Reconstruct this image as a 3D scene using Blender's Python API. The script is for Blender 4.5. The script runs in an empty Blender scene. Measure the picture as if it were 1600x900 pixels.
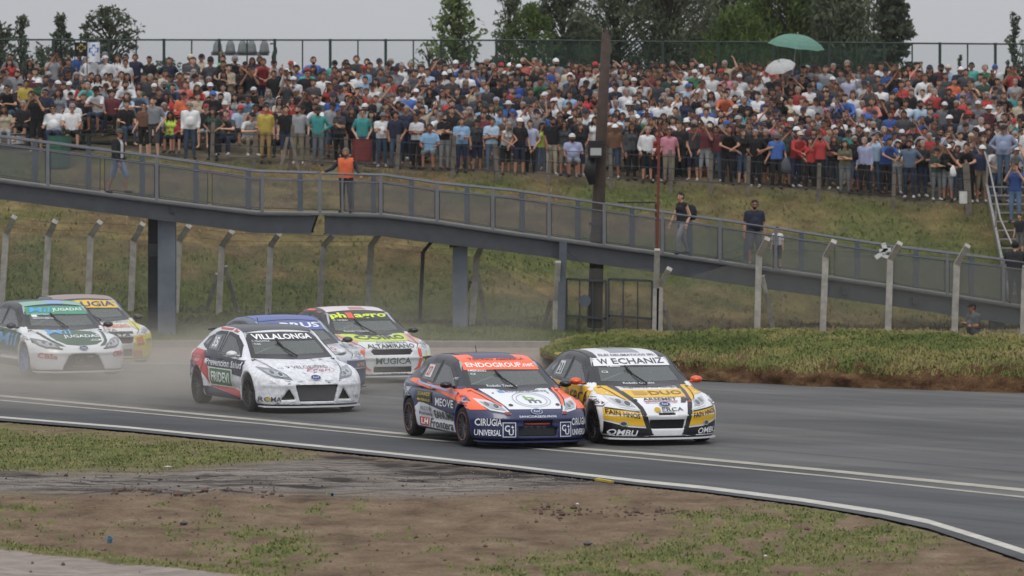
import bpy, bmesh, math, random
import numpy as np
from mathutils import Vector, Matrix
from mathutils.bvhtree import BVHTree
from bpy_extras.object_utils import world_to_camera_view
R = math.radians
random.seed(7); RNG = np.random.default_rng(7)
SC = bpy.context.scene; COL = SC.collection

# ------------------------------------------------------------------ camera, sky, sun
H, F, HZ = 5.45, 8000.0, 165.0            # camera height, focal length (px of a 1600 px frame), horizon row
cam_d = bpy.data.cameras.new('camera'); cam = bpy.data.objects.new('camera', cam_d); COL.objects.link(cam)
cam.location = (0, 0, H); cam.rotation_euler = (R(90), 0, 0)
cam_d.sensor_width = 36; cam_d.lens = 36 * F / 1600
cam_d.shift_y = (HZ - 450) / 1600
cam_d.clip_start = 1; cam_d.clip_end = 6000
cam_d.dof.use_dof = True; cam_d.dof.focus_distance = 86; cam_d.dof.aperture_fstop = 4.0
SC.camera = cam
SC.view_settings.view_transform = 'Standard'; SC.view_settings.look = 'None'
SC.view_settings.exposure = .08; SC.view_settings.gamma = 1; SC.view_settings.use_curve_mapping = False
SC.cycles.max_bounces = 6; SC.cycles.transparent_max_bounces = 24; SC.cycles.volume_bounces = 1
SC.cycles.volume_step_rate = 2.0; SC.cycles.use_denoising = True

SUN_EL, SUN_AZ = R(62), R(20)             # high veiled sun, a little behind the camera's left shoulder
W = bpy.data.worlds.new('World'); SC.world = W; W.use_nodes = True
nt = W.node_tree; nt.nodes.clear()
def N(t, tree=None, **kw):
    n = (tree or nt).nodes.new(t)
    for k, v in kw.items(): setattr(n, k, v)
    return n
out = N('ShaderNodeOutputWorld'); bg = N('ShaderNodeBackground')
sky = N('ShaderNodeTexSky', sky_type='NISHITA', sun_disc=False, sun_elevation=SUN_EL, sun_rotation=R(180) + SUN_AZ)
hs = N('ShaderNodeHueSaturation'); hs.inputs['Saturation'].default_value = .35
tc = N('ShaderNodeTexCoord'); sx = N('ShaderNodeSeparateXYZ')
mr = N('ShaderNodeMapRange'); mr.inputs[1].default_value = 0; mr.inputs[2].default_value = 1
mr.inputs[3].default_value = .93; mr.inputs[4].default_value = 2.3        # overcast sky: the zenith is brighter than the horizon
cl = N('ShaderNodeTexNoise'); cl.inputs['Scale'].default_value = 3.0; cl.inputs['Detail'].default_value = 5
cm = N('ShaderNodeMapping'); cm.inputs['Scale'].default_value = (1, 1, 4)
cr = N('ShaderNodeMapRange'); cr.inputs[1].default_value = .3; cr.inputs[2].default_value = .7; cr.inputs[3].default_value = .95; cr.inputs[4].default_value = 1.06
mul = N('ShaderNodeMath', operation='MULTIPLY')
sc_ = N('ShaderNodeVectorMath', operation='SCALE'); sc_.inputs[0].default_value = (4.85, 5.0, 5.32)
mx = N('ShaderNodeMix', data_type='RGBA'); mx.inputs[0].default_value = .88
L = nt.links.new
L(tc.outputs['Generated'], sx.inputs[0]); L(sx.outputs['Z'], mr.inputs[0])
L(tc.outputs['Generated'], cm.inputs[0]); L(cm.outputs[0], cl.inputs['Vector']); L(cl.outputs[0], cr.inputs[0])
L(mr.outputs[0], mul.inputs[0]); L(cr.outputs[0], mul.inputs[1]); L(mul.outputs[0], sc_.inputs['Scale'])
L(sky.outputs[0], hs.inputs['Color']); L(hs.outputs[0], mx.inputs[6]); L(sc_.outputs[0], mx.inputs[7])
L(mx.outputs[2], bg.inputs[0]); bg.inputs[1].default_value = .1; L(bg.outputs[0], out.inputs[0])
sun_d = bpy.data.lights.new('sun', 'SUN'); sun = bpy.data.objects.new('sun', sun_d); COL.objects.link(sun)
sun_d.energy = 1.0; sun_d.angle = R(25); sun_d.color = (1, .96, .9)
sdir = Vector((math.sin(-SUN_AZ) * math.cos(SUN_EL), -math.cos(SUN_AZ) * math.cos(SUN_EL), math.sin(SUN_EL)))
sun.rotation_euler = sdir.to_track_quat('Z', 'Y').to_euler()

# ------------------------------------------------------------------ helpers
def P(px, py, Y): return Vector(((px - 800) / F * Y, Y, H - (py - HZ) / F * Y))
def PX(X, Y): return 800 + X * F / Y
def G(px, py, z=0.0):
    Y = F * (H - z) / (py - HZ); return Vector(((px - 800) / F * Y, Y, z))
def lin(c):
    if isinstance(c, str):
        c = [int(c[i:i + 2], 16) / 255 for i in (0, 2, 4)]
    return tuple(((v / 12.92) if v <= .04045 else ((v + .055) / 1.055) ** 2.4) for v in c)
MATS = {}
def mat(name, col, rough=.6, metal=0, spec=.5, noise=0, nscale=8, bump=0, coat=0, emit=0, hexa=True):
    """plain principled with a little procedural mottling"""
    if name in MATS: return MATS[name]
    m = bpy.data.materials.new(name); m.use_nodes = True; MATS[name] = m
    t = m.node_tree; b = t.nodes['Principled BSDF']
    c = lin(col) if isinstance(col, str) else col
    b.inputs['Base Color'].default_value = (*c, 1); b.inputs['Roughness'].default_value = rough
    b.inputs['Metallic'].default_value = metal; b.inputs['Specular IOR Level'].default_value = spec
    if coat: b.inputs['Coat Weight'].default_value = coat; b.inputs['Coat Roughness'].default_value = .08
    if emit: b.inputs['Emission Color'].default_value = (*c, 1); b.inputs['Emission Strength'].default_value = emit
    if noise or bump:
        tx = N('ShaderNodeTexCoord', t); n = N('ShaderNodeTexNoise', t)
        n.inputs['Scale'].default_value = nscale; n.inputs['Detail'].default_value = 6; n.inputs['Roughness'].default_value = .65
        t.links.new(tx.outputs['Object'], n.inputs['Vector'])
        if noise:
            r = N('ShaderNodeMapRange', t); r.inputs[1].default_value = .3; r.inputs[2].default_value = .7
            r.inputs[3].default_value = 1 - noise; r.inputs[4].default_value = 1 + noise
            s = N('ShaderNodeVectorMath', t, operation='SCALE'); s.inputs[0].default_value = c
            t.links.new(n.outputs[0], r.inputs[0]); t.links.new(r.outputs[0], s.inputs['Scale']); t.links.new(s.outputs[0], b.inputs['Base Color'])
        if bump:
            bp = N('ShaderNodeBump', t); bp.inputs['Strength'].default_value = bump; bp.inputs['Distance'].default_value = .02
            t.links.new(n.outputs[0], bp.inputs['Height']); t.links.new(bp.outputs[0], b.inputs['Normal'])
    return m
def tag(o, label=None, cat=None, group=None, kind=None):
    if label: o['label'] = label
    if cat: o['category'] = cat
    if group: o['group'] = group
    if kind: o['kind'] = kind
    return o
def link(name, me, parent=None, loc=None):
    o = bpy.data.objects.new(name, me); COL.objects.link(o)
    if parent is not None: o.parent = parent
    if loc is not None: o.location = loc
    return o
def empty(name, loc=(0, 0, 0), rz=0, parent=None):
    o = link(name, None, parent, loc); o.rotation_euler.z = rz; o.empty_display_size = .3; return o
def mesh_from(name, V, Fc, mats=(), smooth=False, mi=None):
    me = bpy.data.meshes.new(name); me.from_pydata([tuple(v) for v in V], [], [tuple(f) for f in Fc])
    for m in (mats if isinstance(mats, (list, tuple)) else [mats]): me.materials.append(m)
    if mi is not None: me.polygons.foreach_set('material_index', np.asarray(mi, dtype=np.int32))
    if smooth: me.polygons.foreach_set('use_smooth', np.ones(len(me.polygons), dtype=bool))
    me.update(); return me
class MB:
    """collects simple solids and builds one mesh"""
    def __init__(s): s.v = []; s.f = []
    def add(s, V, Fc):
        o = len(s.v); s.v += [tuple(v) for v in V]; s.f += [tuple(i + o for i in f) for f in Fc]; return s
    def box(s, a, b, rz=0):
        (x0, y0, z0), (x1, y1, z1) = a, b
        V = [(x0, y0, z0), (x1, y0, z0), (x1, y1, z0), (x0, y1, z0), (x0, y0, z1), (x1, y0, z1), (x1, y1, z1), (x0, y1, z1)]
        return s.add(V, [(0, 3, 2, 1), (4, 5, 6, 7), (0, 1, 5, 4), (1, 2, 6, 5), (2, 3, 7, 6), (3, 0, 4, 7)])
    def cbox(s, c, d): return s.box([c[i] - d[i] / 2 for i in range(3)], [c[i] + d[i] / 2 for i in range(3)])
    def bar(s, p, q, w, h=None, up=(0, 0, 1)):
        p, q = Vector(p), Vector(q); h = h or w; d = (q - p).normalized(); u = Vector(up)
        if abs(d.dot(u)) > .95: u = Vector((0, 1, 0))
        a = d.cross(u).normalized(); b = a.cross(d).normalized()
        V = [e + a * (i * w / 2) + b * (j * h / 2) for e in (p, q) for i, j in ((-1, -1), (1, -1), (1, 1), (-1, 1))]
        return s.add(V, [(3, 2, 1, 0), (4, 5, 6, 7), (0, 1, 5, 4), (1, 2, 6, 5), (2, 3, 7, 6), (3, 0, 4, 7)])
    def tube(s, pts, rad, n=8, cap=True):
        pts = [Vector(p) for p in pts]; k = len(pts); rad = rad if isinstance(rad, (list, tuple)) else [rad] * k
        V = []; Fc = []; u = Vector((.31, .17, .93))
        for i, p in enumerate(pts):
            d = (pts[min(i + 1, k - 1)] - pts[max(i - 1, 0)]).normalized()
            a = d.cross(u)
            if a.length < .05: a = d.cross(Vector((1, 0, 0)))
            a.normalize(); b = d.cross(a).normalized(); u = b.cross(d) * -1 if False else u
            V += [p + (a * math.cos(t * 2 * math.pi / n) + b * math.sin(t * 2 * math.pi / n)) * rad[i] for t in range(n)]
        for i in range(k - 1):
            for t in range(n):
                t2 = (t + 1) % n; Fc.append((i * n + t, i * n + t2, (i + 1) * n + t2, (i + 1) * n + t))
        if cap: Fc += [tuple(range(n - 1, -1, -1)), tuple((k - 1) * n + t for t in range(n))]
        return s.add(V, Fc)
    def prism(s, poly, d0, d1, axes=(0, 2, 1)):
        n = len(poly); V = []
        for d in (d0, d1):
            for a, b in poly:
                v = [0, 0, 0]; v[axes[0]] = a; v[axes[1]] = b; v[axes[2]] = d; V.append(v)
        return s.add(V, [tuple(range(n)), tuple(range(2 * n - 1, n - 1, -1))] + [((i + 1) % n, i, n + i, n + (i + 1) % n) for i in range(n)])
    def lathe(s, prof, n=24, axis='z', c=(0, 0, 0)):
        V = []; k = len(prof)
        for r, h in prof:
            for t in range(n):
                a = 2 * math.pi * t / n; x, y = r * math.cos(a), r * math.sin(a)
                V.append({'z': (c[0] + x, c[1] + y, c[2] + h), 'x': (c[0] + h, c[1] + x, c[2] + y), 'y': (c[0] + y, c[1] + h, c[2] + x)}[axis])
        return s.add(V, [(i * n + t, i * n + (t + 1) % n, (i + 1) * n + (t + 1) % n, (i + 1) * n + t) for i in range(k - 1) for t in range(n)])
    def mesh(s, name, m, smooth=False): return mesh_from(name, s.v, s.f, m, smooth)
    def obj(s, name, m, parent=None, loc=None, smooth=False): return link(name, s.mesh(name, m, smooth), parent, loc)
def attr(me, name, vals):
    a = me.attributes.new(name, 'FLOAT', 'POINT'); a.data.foreach_set('value', np.asarray(vals, dtype=np.float32))
def attr_col(me, name, vals):
    a = me.attributes.new(name, 'FLOAT_COLOR', 'POINT'); v = np.ones((len(me.vertices), 4), np.float32); v[:, :3] = vals
    a.data.foreach_set('color', v.ravel())
_perm = RNG.random((64, 64, 8)).astype(np.float32)
def vnoise(x, y, k=0):
    """value noise in numpy, 0..1"""
    x = np.asarray(x, float); y = np.asarray(y, float)
    xi = np.floor(x).astype(int); yi = np.floor(y).astype(int); fx = x - xi; fy = y - yi
    fx = fx * fx * (3 - 2 * fx); fy = fy * fy * (3 - 2 * fy); T = _perm[:, :, k]
    g = lambda a, b: T[a % 64, b % 64]
    return (g(xi, yi) * (1 - fx) + g(xi + 1, yi) * fx) * (1 - fy) + (g(xi, yi + 1) * (1 - fx) + g(xi + 1, yi + 1) * fx) * fy
def fbm(x, y, o=4, k=0): return sum(vnoise(x * 2 ** i + 7.3 * i, y * 2 ** i + 3.1 * i, (k + i) % 8) * .5 ** i for i in range(o)) / sum(.5 ** i for i in range(o))
def inpoly(x, y, poly):
    r = np.zeros(np.shape(x), bool); n = len(poly)
    for i in range(n):
        (x0, y0), (x1, y1) = poly[i], poly[(i + 1) % n]
        if y0 == y1: continue
        c = ((y0 > y) != (y1 > y)) & (x < (x1 - x0) * (y - y0) / (y1 - y0) + x0); r ^= c
    return r
def segdist(x, y, pl):
    d = np.full(np.shape(x), 1e9)
    for (x0, y0), (x1, y1) in zip(pl, pl[1:]):
        dx, dy = x1 - x0, y1 - y0; t = np.clip(((x - x0) * dx + (y - y0) * dy) / (dx * dx + dy * dy), 0, 1)
        d = np.minimum(d, np.hypot(x - x0 - t * dx, y - y0 - t * dy))
    return d

# ------------------------------------------------------------------ terrain
BLACK = mat('black_plastic', '141416', .5)
ZP = lambda py, Y: H - (py - HZ) / F * Y
COLX = [-1200, 0, 300, 500, 800, 1100, 1300, 1500, 1620, 2600]
FENCE = [478, 478, 490, 496, 514, 530, 528, 528, 530, 530]      # image rows of the fence foot, bank foot, crowd foot ...
YFOOT = [139, 139, 139.5, 140, 140.5, 142.5, 144, 146, 147, 148]
PFOOT = [470, 470, 482, 488, 502, 508, 508, 508, 508, 508]
PFRONT = [240, 240, 250, 260, 276, 290, 302, 318, 326, 330]
PBACK = [158, 158, 160, 166, 168, 168, 168, 168, 168, 168]
PREAR = [118, 118, 116, 122, 150, 165, 165, 165, 165, 165]
YF, YB = 153.0, 166.0
KN = []
for i in range(len(COLX)):
    KN.append(([0, 100, 116, 131, 138, YFOOT[i], (YFOOT[i] * .45 + YF * .55), YF, YB + 1, 173, 300, 4000],
               [0, 0, -.35, -.70, ZP(FENCE[i], 138), ZP(PFOOT[i], YFOOT[i]), ZP(PFOOT[i] * .40 + PFRONT[i] * .60, YFOOT[i] * .45 + YF * .55), ZP(PFRONT[i], YF), ZP(PBACK[i], YB), ZP(PREAR[i], 173), 4.5, 3]))
def zT(px, Y):
    px = np.asarray(px, float); Y = np.asarray(Y, float)
    zs = np.stack([np.interp(Y, k[0], k[1]) for k in KN])
    j = np.clip(np.searchsorted(COLX, px) - 1, 0, len(COLX) - 2); cx = np.asarray(COLX, float)
    t = np.clip((px - cx[j]) / (cx[j + 1] - cx[j]), 0, 1)
    a = np.take_along_axis(zs, j[None], 0)[0]; b = np.take_along_axis(zs, j[None] + 1, 0)[0]
    return a * (1 - t) + b * t
def zt(px, Y): return float(zT(np.array([px]), np.array([Y]))[0])
def zXY(x, y): return zt(PX(x, y), y)
WHITE_NEAR = [(-700, 612), (0, 652), (200, 668), (400, 687.5), (600, 707.5), (800, 728.5), (1000, 752), (1100, 762), (1250, 781), (1375, 800), (1450, 815), (1525, 838), (1600, 862), (1700, 900), (1900, 990), (2300, 1200)]
LINE_A = [(-700, 560), (0, 618.5), (400, 655.5), (630, 678), (890, 700), (1000, 708), (1300, 736), (1600, 766), (2300, 838)]
LINE_B = [(-700, 565), (0, 625.5), (400, 661.5), (630, 684), (830, 700.5), (1000, 716), (1300, 745), (1600, 777), (2300, 852)]
def yline(pl, px): return np.interp(px, [p[0] for p in pl], [p[1] for p in pl])

def grid_mesh(name, PXs, Ys, zfun, mats, keep=None):
    A, B = np.meshgrid(PXs, Ys, indexing='ij'); Z = zfun(A, B); X = (A - 800) / F * B
    V = np.stack([X, B, Z], -1).reshape(-1, 3); n, m = A.shape
    idx = np.arange(n * m).reshape(n, m)
    Fq = np.stack([idx[:-1, :-1], idx[1:, :-1], idx[1:, 1:], idx[:-1, 1:]], -1).reshape(-1, 4)
    me = mesh_from(name, V, Fq, mats, True); return me, A.ravel(), B.ravel(), Z.ravel()
def near_edge(px): return yline(WHITE_NEAR, px) + np.interp(px, [0, 800, 1300, 1600, 1700], [5, 5, 7, 14, 18])

def ground_masks(A, B):
    """image-row space of the flat foreground, used to lay out grass and dirt patches where they lie on the ground"""
    py = HZ + F * H / B
    n1 = fbm(A / 42, py / 13, 4, 0); n2 = fbm(A / 16, py / 6, 3, 2); n3 = fbm(A / 120, py / 30, 3, 4)
    g = np.zeros_like(A)
    sd = lambda poly, soft: np.clip(.5 + np.where(inpoly(A, py, poly), 1, -1) * segdist(A, py * 2.2, [(x, y * 2.2) for x, y in poly + poly[:1]]) / soft, 0, 1)
    p1 = sd([(-900, 640), (0, 662), (150, 676), (300, 692), (420, 704), (485, 714), (400, 722), (240, 733), (60, 738), (-900, 750)], 60)
    g = np.maximum(g, p1 * np.clip((n1 * .55 + n2 * .45 - .24) * 6, 0, 1))
    bare = sd([(30, 668), (120, 668), (130, 676), (60, 679), (20, 675)], 24); g *= 1 - bare * .9
    for poly, st in (([(1060, 800), (1250, 790), (1400, 815), (1460, 840), (1420, 870), (1250, 872), (1100, 850)], .62),
                     ([(760, 880), (1060, 840), (1300, 850), (1340, 930), (700, 930)], .60),
                     ([(330, 815), (470, 835), (500, 870), (400, 900), (330, 860)], .62),
                     ([(640, 850), (800, 850), (800, 880), (660, 880)], .45), ([(980, 780), (1150, 790), (1200, 815), (1050, 815)], .45),
                     ([(0, 770), (90, 775), (130, 800), (60, 820), (0, 815)], .5), ([(420, 770), (640, 768), (660, 785), (450, 790)], .4)):
        g = np.maximum(g, sd(poly, 70) * np.clip((n1 * .5 + n2 * .5 - (1 - st) * 1.05) * 7, 0, 1))
    g = np.maximum(g, .55 * np.clip((n1 * .5 + n2 * .5 - .60) * 9, 0, 1) * (py > 778))
    strip = np.exp(-((py - np.interp(A, [-600, 0, 380, 900], [806, 848, 893, 950])) / 5.0) ** 2); g = np.maximum(g, strip * (A < 480) * np.clip(n2 * 2.2, 0, 1))
    path = (py > np.interp(A, [-600, 0, 380, 900], [812, 854, 899, 956])).astype(float); g *= 1 - path * .97
    gp = [(-900, 752), (0, 737), (240, 734), (400, 724), (500, 712), (650, 722), (800, 738), (950, 752), (960, 757), (700, 776), (300, 772), (0, 768), (-900, 790)]
    grav = sd(gp, 30); g *= 1 - grav * .97
    return g, grav, path, n3

PXg = np.concatenate([np.linspace(-1200, -160, 40), np.arange(-150, 1760, 5.0), np.linspace(1770, 2600, 32)])
Yg = np.concatenate([np.linspace(8, 50, 22), np.arange(51, 88, .13), np.arange(88, 136, .8), np.arange(136, 175, .35), [178, 185, 200, 230, 280, 350, 500, 800, 1300, 2000, 3000, 4000]])
def zground(A, B):
    z = zT(A, B); py = HZ + F * H / B; x = (A - 800) / F * B
    fg = (B < 95); ed = np.clip((py - near_edge(A)) / 14, 0, 1) * fg
    z = z + ed * ((fbm(x * .8, B * .5, 4, 1) - .5) * .10 + (fbm(x * 4, B * 2.5, 3, 3) - .5) * .05 - .015)
    gp = np.clip(1 - np.abs(py - 748) / 22, 0, 1) * fg * np.clip((1000 - A) / 200, 0, 1)
    z = z + ed * gp * (vnoise(x * .25, B * 5, 5) - .6) * .09
    cl1 = np.exp(-(((A - 330) / 75) ** 2 + ((py - 772) / 5.5) ** 2)) + .7 * np.exp(-(((A - 225) / 40) ** 2 + ((py - 769) / 4) ** 2)) + .6 * np.exp(-(((A - 950) / 70) ** 2 + ((py - 800) / 6) ** 2))
    z = z + cl1 * np.clip(fbm(x * 9, B * 5, 3, 6) - .35, 0, 1) * .16
    bank = np.clip((B - 137) / 3, 0, 1) * np.clip((169 - B) / 3, 0, 1)
    z = z + bank * ((fbm(x * .35, B * .35, 4, 2) - .5) * .35 + (fbm(x * 2.2, B * 2.2, 2, 5) - .5) * .12)
    return np.where((B > 60) & (B < 135) & (py < near_edge(A) + 2) , z - .05, z)
me, A, B, Z = grid_mesh('ground', PXg, Yg, zground, [])
g, grav, path, n3 = ground_masks(A, B)
bankm = np.clip((B - 131.5) / 1.2, 0, 1)
xx = (A - 800) / F * B
bn = fbm(xx * .22, B * .22, 4, 0) * .6 + fbm(xx * .9, B * .7, 3, 3) * .4
pyv = HZ + (H - Z) / B * F
diag = fbm((xx * .9 + B * .5) * .12, (B - xx * .25) * .35, 4, 6); bn = bn * .5 + diag * .5
green = np.clip((bn - .47) * 7 + .52 + .10 * (A < 800), 0, 1)
green = np.clip(green + .8 * np.clip((pyv - 455) / 35, 0, 1) * (A < 900) - .75 * np.clip((pyv - 455) / 50, 0, 1) * np.clip((A - 950) / 200, 0, 1), 0, 1)  # low ground at right turned browner: shade under the footbridge put into the colour
gg = np.where(B > 131.5, green * bankm, np.where(B > 116, .0, g))
attr(me, 'grass', gg); attr(me, 'gravel', np.where(B < 100, grav, 0)); attr(me, 'path', np.where(B < 100, path, np.where((B > 110) & (B < 131.5), .8, 0)))
pyf = HZ + F * H / B; sm = np.zeros_like(A)
for x0, y0, x1, y1, w_ in ((300, 758, 540, 763, 2.6), (560, 722, 760, 733, 3.5), (600, 732, 900, 744, 3.0), (740, 744, 945, 751, 2.6), (430, 746, 700, 752, 2.0), (0, 742, 260, 745, 1.8), (120, 768, 420, 771, 1.8), (820, 738, 1000, 758, 2.2), (480, 712, 640, 722, 2.4)):
    yc = y0 + (y1 - y0) * (A - x0) / (x1 - x0) + (vnoise(A / 60., A * 0 + y0, 3) - .5) * 5
    sm = np.maximum(sm, np.exp(-((pyf - yc) / w_) ** 2) * np.clip((A - x0) / 50, 0, 1) * np.clip((x1 - A) / 50, 0, 1) * np.clip(fbm(A / 40., pyf / 2.5, 3, 2) * 3 - .8, 0, 1))
attr(me, 'smear', sm * (B < 95)); attr(me, 'bank', bankm); attr(me, 'trod', np.clip((B - YF + .6) / 1.0, 0, 1) * .9)
m = bpy.data.materials.new('earth_and_grass'); m.use_nodes = True; t = m.node_tree; b = t.nodes['Principled BSDF']
b.inputs['Roughness'].default_value = .95; b.inputs['Specular IOR Level'].default_value = .15
def atn(n): return N('ShaderNodeAttribute', t, attribute_name=n)
def noi(s, d=6, vec=None, sc=None, rot=0):
    n = N('ShaderNodeTexNoise', t); n.inputs['Scale'].default_value = s; n.inputs['Detail'].default_value = d; n.inputs['Roughness'].default_value = .68
    tx = N('ShaderNodeTexCoord', t); mp = N('ShaderNodeMapping', t); mp.inputs['Scale'].default_value = sc or (1, 1, 1)
    src = tx.outputs['Object']
    if rot: m0 = N('ShaderNodeMapping', t); m0.inputs['Rotation'].default_value = (0, 0, rot); t.links.new(src, m0.inputs[0]); src = m0.outputs[0]
    t.links.new(src, mp.inputs[0]); t.links.new(mp.outputs[0], n.inputs['Vector']); return n.outputs[0]
def ramp(fac, stops):
    r = N('ShaderNodeValToRGB', t); e = r.color_ramp.elements
    while len(e) < len(stops): e.new(.5)
    for k, (p_, c_) in enumerate(stops): e[k].position = p_; e[k].color = (*lin(c_), 1)
    t.links.new(fac, r.inputs[0]); return r.outputs[0]
def mixc(f, a, b_, mode='MIX'):
    n = N('ShaderNodeMix', t, data_type='RGBA', blend_type=mode)
    for sock, v in ((0, f), (6, a), (7, b_)):
        if hasattr(v, 'links') or hasattr(v, 'is_linked'): t.links.new(v, n.inputs[sock])
        elif sock == 0: n.inputs[0].default_value = v
        else: n.inputs[sock].default_value = (*lin(v), 1)
    return n.outputs[2]
def mathn(op, a, b_=None):
    n = N('ShaderNodeMath', t, operation=op)
    for k, v in enumerate((a, b_)):
        if v is None: continue
        if hasattr(v, 'is_linked'): t.links.new(v, n.inputs[k])
        else: n.inputs[k].default_value = v
    return n.outputs[0]
dirt = ramp(noi(1.3, 8, sc=(1, .6, 1)), [(.28, '584636'), (.44, '7a6652'), (.58, '8d7862'), (.75, 'a38f78')])
fine = ramp(noi(24, 5), [(.33, '6a6a6a'), (.5, 'bdbdbd'), (.68, 'ffffff')])
dirt = mixc(.55, dirt, fine, 'MULTIPLY')
gravc = ramp(noi(2.6, 9, sc=(.16, 1.3, 1)), [(.34, '2f2c2b'), (.43, '5f5955'), (.54, '8c837b'), (.72, 'a69b90')])
gravc = mixc(.5, gravc, fine, 'MULTIPLY')
pathc = ramp(noi(3.5, 8, sc=(.4, 1, 1)), [(.35, '7d726c'), (.65, 'a3978e')])
grassc = ramp(noi(3.0, 8, sc=(1, .7, 1)), [(.30, '47512b'), (.5, '636d38'), (.68, '87834c')])
dry = ramp(noi(1.1, 9), [(.32, '4c3f2c'), (.5, '6b5c42'), (.66, '86754f')])
bankg = ramp(noi(1.6, 9), [(.30, '3b4527'), (.5, '525c33'), (.70, '69693f')])
basec = mixc(atn('gravel').outputs['Fac'], dirt, gravc); basec = mixc(atn('path').outputs['Fac'], basec, pathc)
basec = mixc(atn('bank').outputs['Fac'], basec, dry)
gcol = mixc(atn('bank').outputs['Fac'], grassc, bankg)
gf = mathn('MULTIPLY', atn('grass').outputs['Fac'], .85)
colr = mixc(gf, basec, gcol); soil = mixc(.6, ramp(noi(2.2, 8, sc=(1, 1, 2)), [(.32, '46331f'), (.5, '6a4e36'), (.68, '8d7050')]), fine, 'MULTIPLY'); colr = mixc(atn('soil').outputs['Fac'], colr, soil)
colr = mixc(mathn('MINIMUM', mathn('MULTIPLY', atn('smear').outputs['Fac'], 1.5), .88), colr, '2b2725'); trod = ramp(noi(2, 6), [(.35, '4d463d'), (.65, '6d6353')]); colr = mixc(atn('trod').outputs['Fac'], colr, trod)
t.links.new(colr, b.inputs['Base Color'])
bp = N('ShaderNodeBump', t); bp.inputs['Strength'].default_value = .9; bp.inputs['Distance'].default_value = .05
t.links.new(noi(9, 8), bp.inputs['Height']); t.links.new(bp.outputs[0], b.inputs['Normal'])
me.materials.append(m); EARTH = m
tag(link('ground', me), kind='structure')
GM = (A, B, Z, gg, grav, path)

# asphalt
def asphalt(name, c0, c1, c2):
    global t
    m = bpy.data.materials.new(name); m.use_nodes = True; t = m.node_tree; b = t.nodes['Principled BSDF']
    b.inputs['Roughness'].default_value = .72; b.inputs['Specular IOR Level'].default_value = .4
    TA = R(54.4); streak = ramp(noi(1.0, 8, sc=(.04, .9, 1), rot=TA), [(.32, c0), (.5, c1), (.68, c2)])
    blot = ramp(noi(.22, 5, sc=(.5, 1, 1)), [(.3, 'b4b4b4'), (.7, 'ffffff')])
    grain = ramp(noi(55, 3), [(.3, 'a8a8a8'), (.7, 'ffffff')])
    rub = mixc(1.0, ramp(noi(1.0, 5, sc=(.018, 1.5, 1), rot=TA), [(.42, 'ffffff'), (.56, 'f0f0f0'), (.66, 'a6a6a6')]), ramp(noi(.8, 7, sc=(.10, .35, 1), rot=R(20)), [(.40, 'c8c8c8'), (.55, 'ffffff'), (.70, 'f2f2f2')]), 'MULTIPLY')
    lite = ramp(noi(1.0, 4, sc=(.012, 2.6, 1), rot=TA), [(.62, '000000'), (.68, '1c1c1c'), (.74, '303030')]); c = mixc(1.0, mixc(.8, mixc(.8, streak, blot, 'MULTIPLY'), grain, 'MULTIPLY'), rub, 'MULTIPLY')
    c = mixc(1.0, c, lite, 'ADD'); t.links.new(c, b.inputs['Base Color'])
    bp = N('ShaderNodeBump', t); bp.inputs['Strength'].default_value = .5; bp.inputs['Distance'].default_value = .006
    t.links.new(noi(70, 3), bp.inputs['Height']); t.links.new(bp.outputs[0], b.inputs['Normal']); return m
ROADM = asphalt('track_asphalt', '5d5c5b', '706f6d', '817f7b'); LANEM = asphalt('lane_asphalt', '4a4b4f', '5a5b5e', '727274')
def sheet(name, top, bot, pxs, k, m, dz=0.0):
    """a strip of ground between two image-row polylines (bot nearer the camera), laid on the flat track plane"""
    V = []; Fc = []
    for px in pxs:
        yb = F * H / (bot(px) - HZ); ya = top(px)
        for i in range(k + 1):
            Y = yb + (ya - yb) * i / k; V.append(((px - 800) / F * Y, Y, zt(px, Y) + dz))
    n = k + 1
    for i in range(len(pxs) - 1):
        for j in range(k): Fc.append((i * n + j, (i + 1) * n + j, (i + 1) * n + j + 1, i * n + j + 1))
    return tag(link(name, mesh_from(name, V, Fc, m, True)), kind='structure')
pxs = np.arange(-1000, 2500, 25.0)
def YL(pl, off=0): return lambda px: F * H / (yline(pl, px) + off - HZ)
sheet('lane', YL(LINE_B, 0), near_edge, pxs, 6, LANEM)
sheet('road', lambda px: np.interp(px, [-1200, 700, 900, 2600], [116, 116, 104, 102]), lambda px: yline(LINE_B, px), pxs, 24, ROADM)
WP = mat('road_paint', 'b4b0a6', .7, noise=.22, nscale=3)
def paint(name, pl, wpx, dz=.004, a=-1000, b_=2450, m=WP):
    q = np.arange(a, b_ + 1, 25.0); hw = lambda px: np.interp(px, [0, 800, 1600], wpx) / 2
    V = []; Fc = []
    for px in q:
        for s in (1, -1):
            Y = F * H / (yline(pl, px) + s * hw(px) - HZ); V.append(((px - 800) / F * Y, Y, zt(px, Y) + dz))
    for i in range(len(q) - 1): Fc.append((2 * i, 2 * i + 2, 2 * i + 3, 2 * i + 1))
    tag(link(name, mesh_from(name, V, Fc, m)), kind='structure')
paint('road_edge_line', WHITE_NEAR, (2.6, 3.2, 7.5)); paint('road_marking', LINE_A, (2.6, 3.0, 4.6), m=mat('dusty_paint', '9f9a8e', .8, noise=.25, nscale=2)); paint('road_marking', LINE_B, (1.5, 1.5, 2.3), m=mat('dusty_paint', '9f9a8e'))
far_line = [(-1000, 559), (300, 559), (690, 562), (850, 570)]
V = []; Fc = []
for i, px in enumerate(range(-1000, 860, 30)):
    for Y in (114.2, 114.8): V.append(((px - 800) / F * Y, Y, zt(px, Y) + .006))
    if i: Fc.append((2 * i - 2, 2 * i, 2 * i + 1, 2 * i - 1))
tag(link('road_edge_line', mesh_from('road_edge_line', V, Fc, WP)), kind='structure')
kb = MB()
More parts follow.
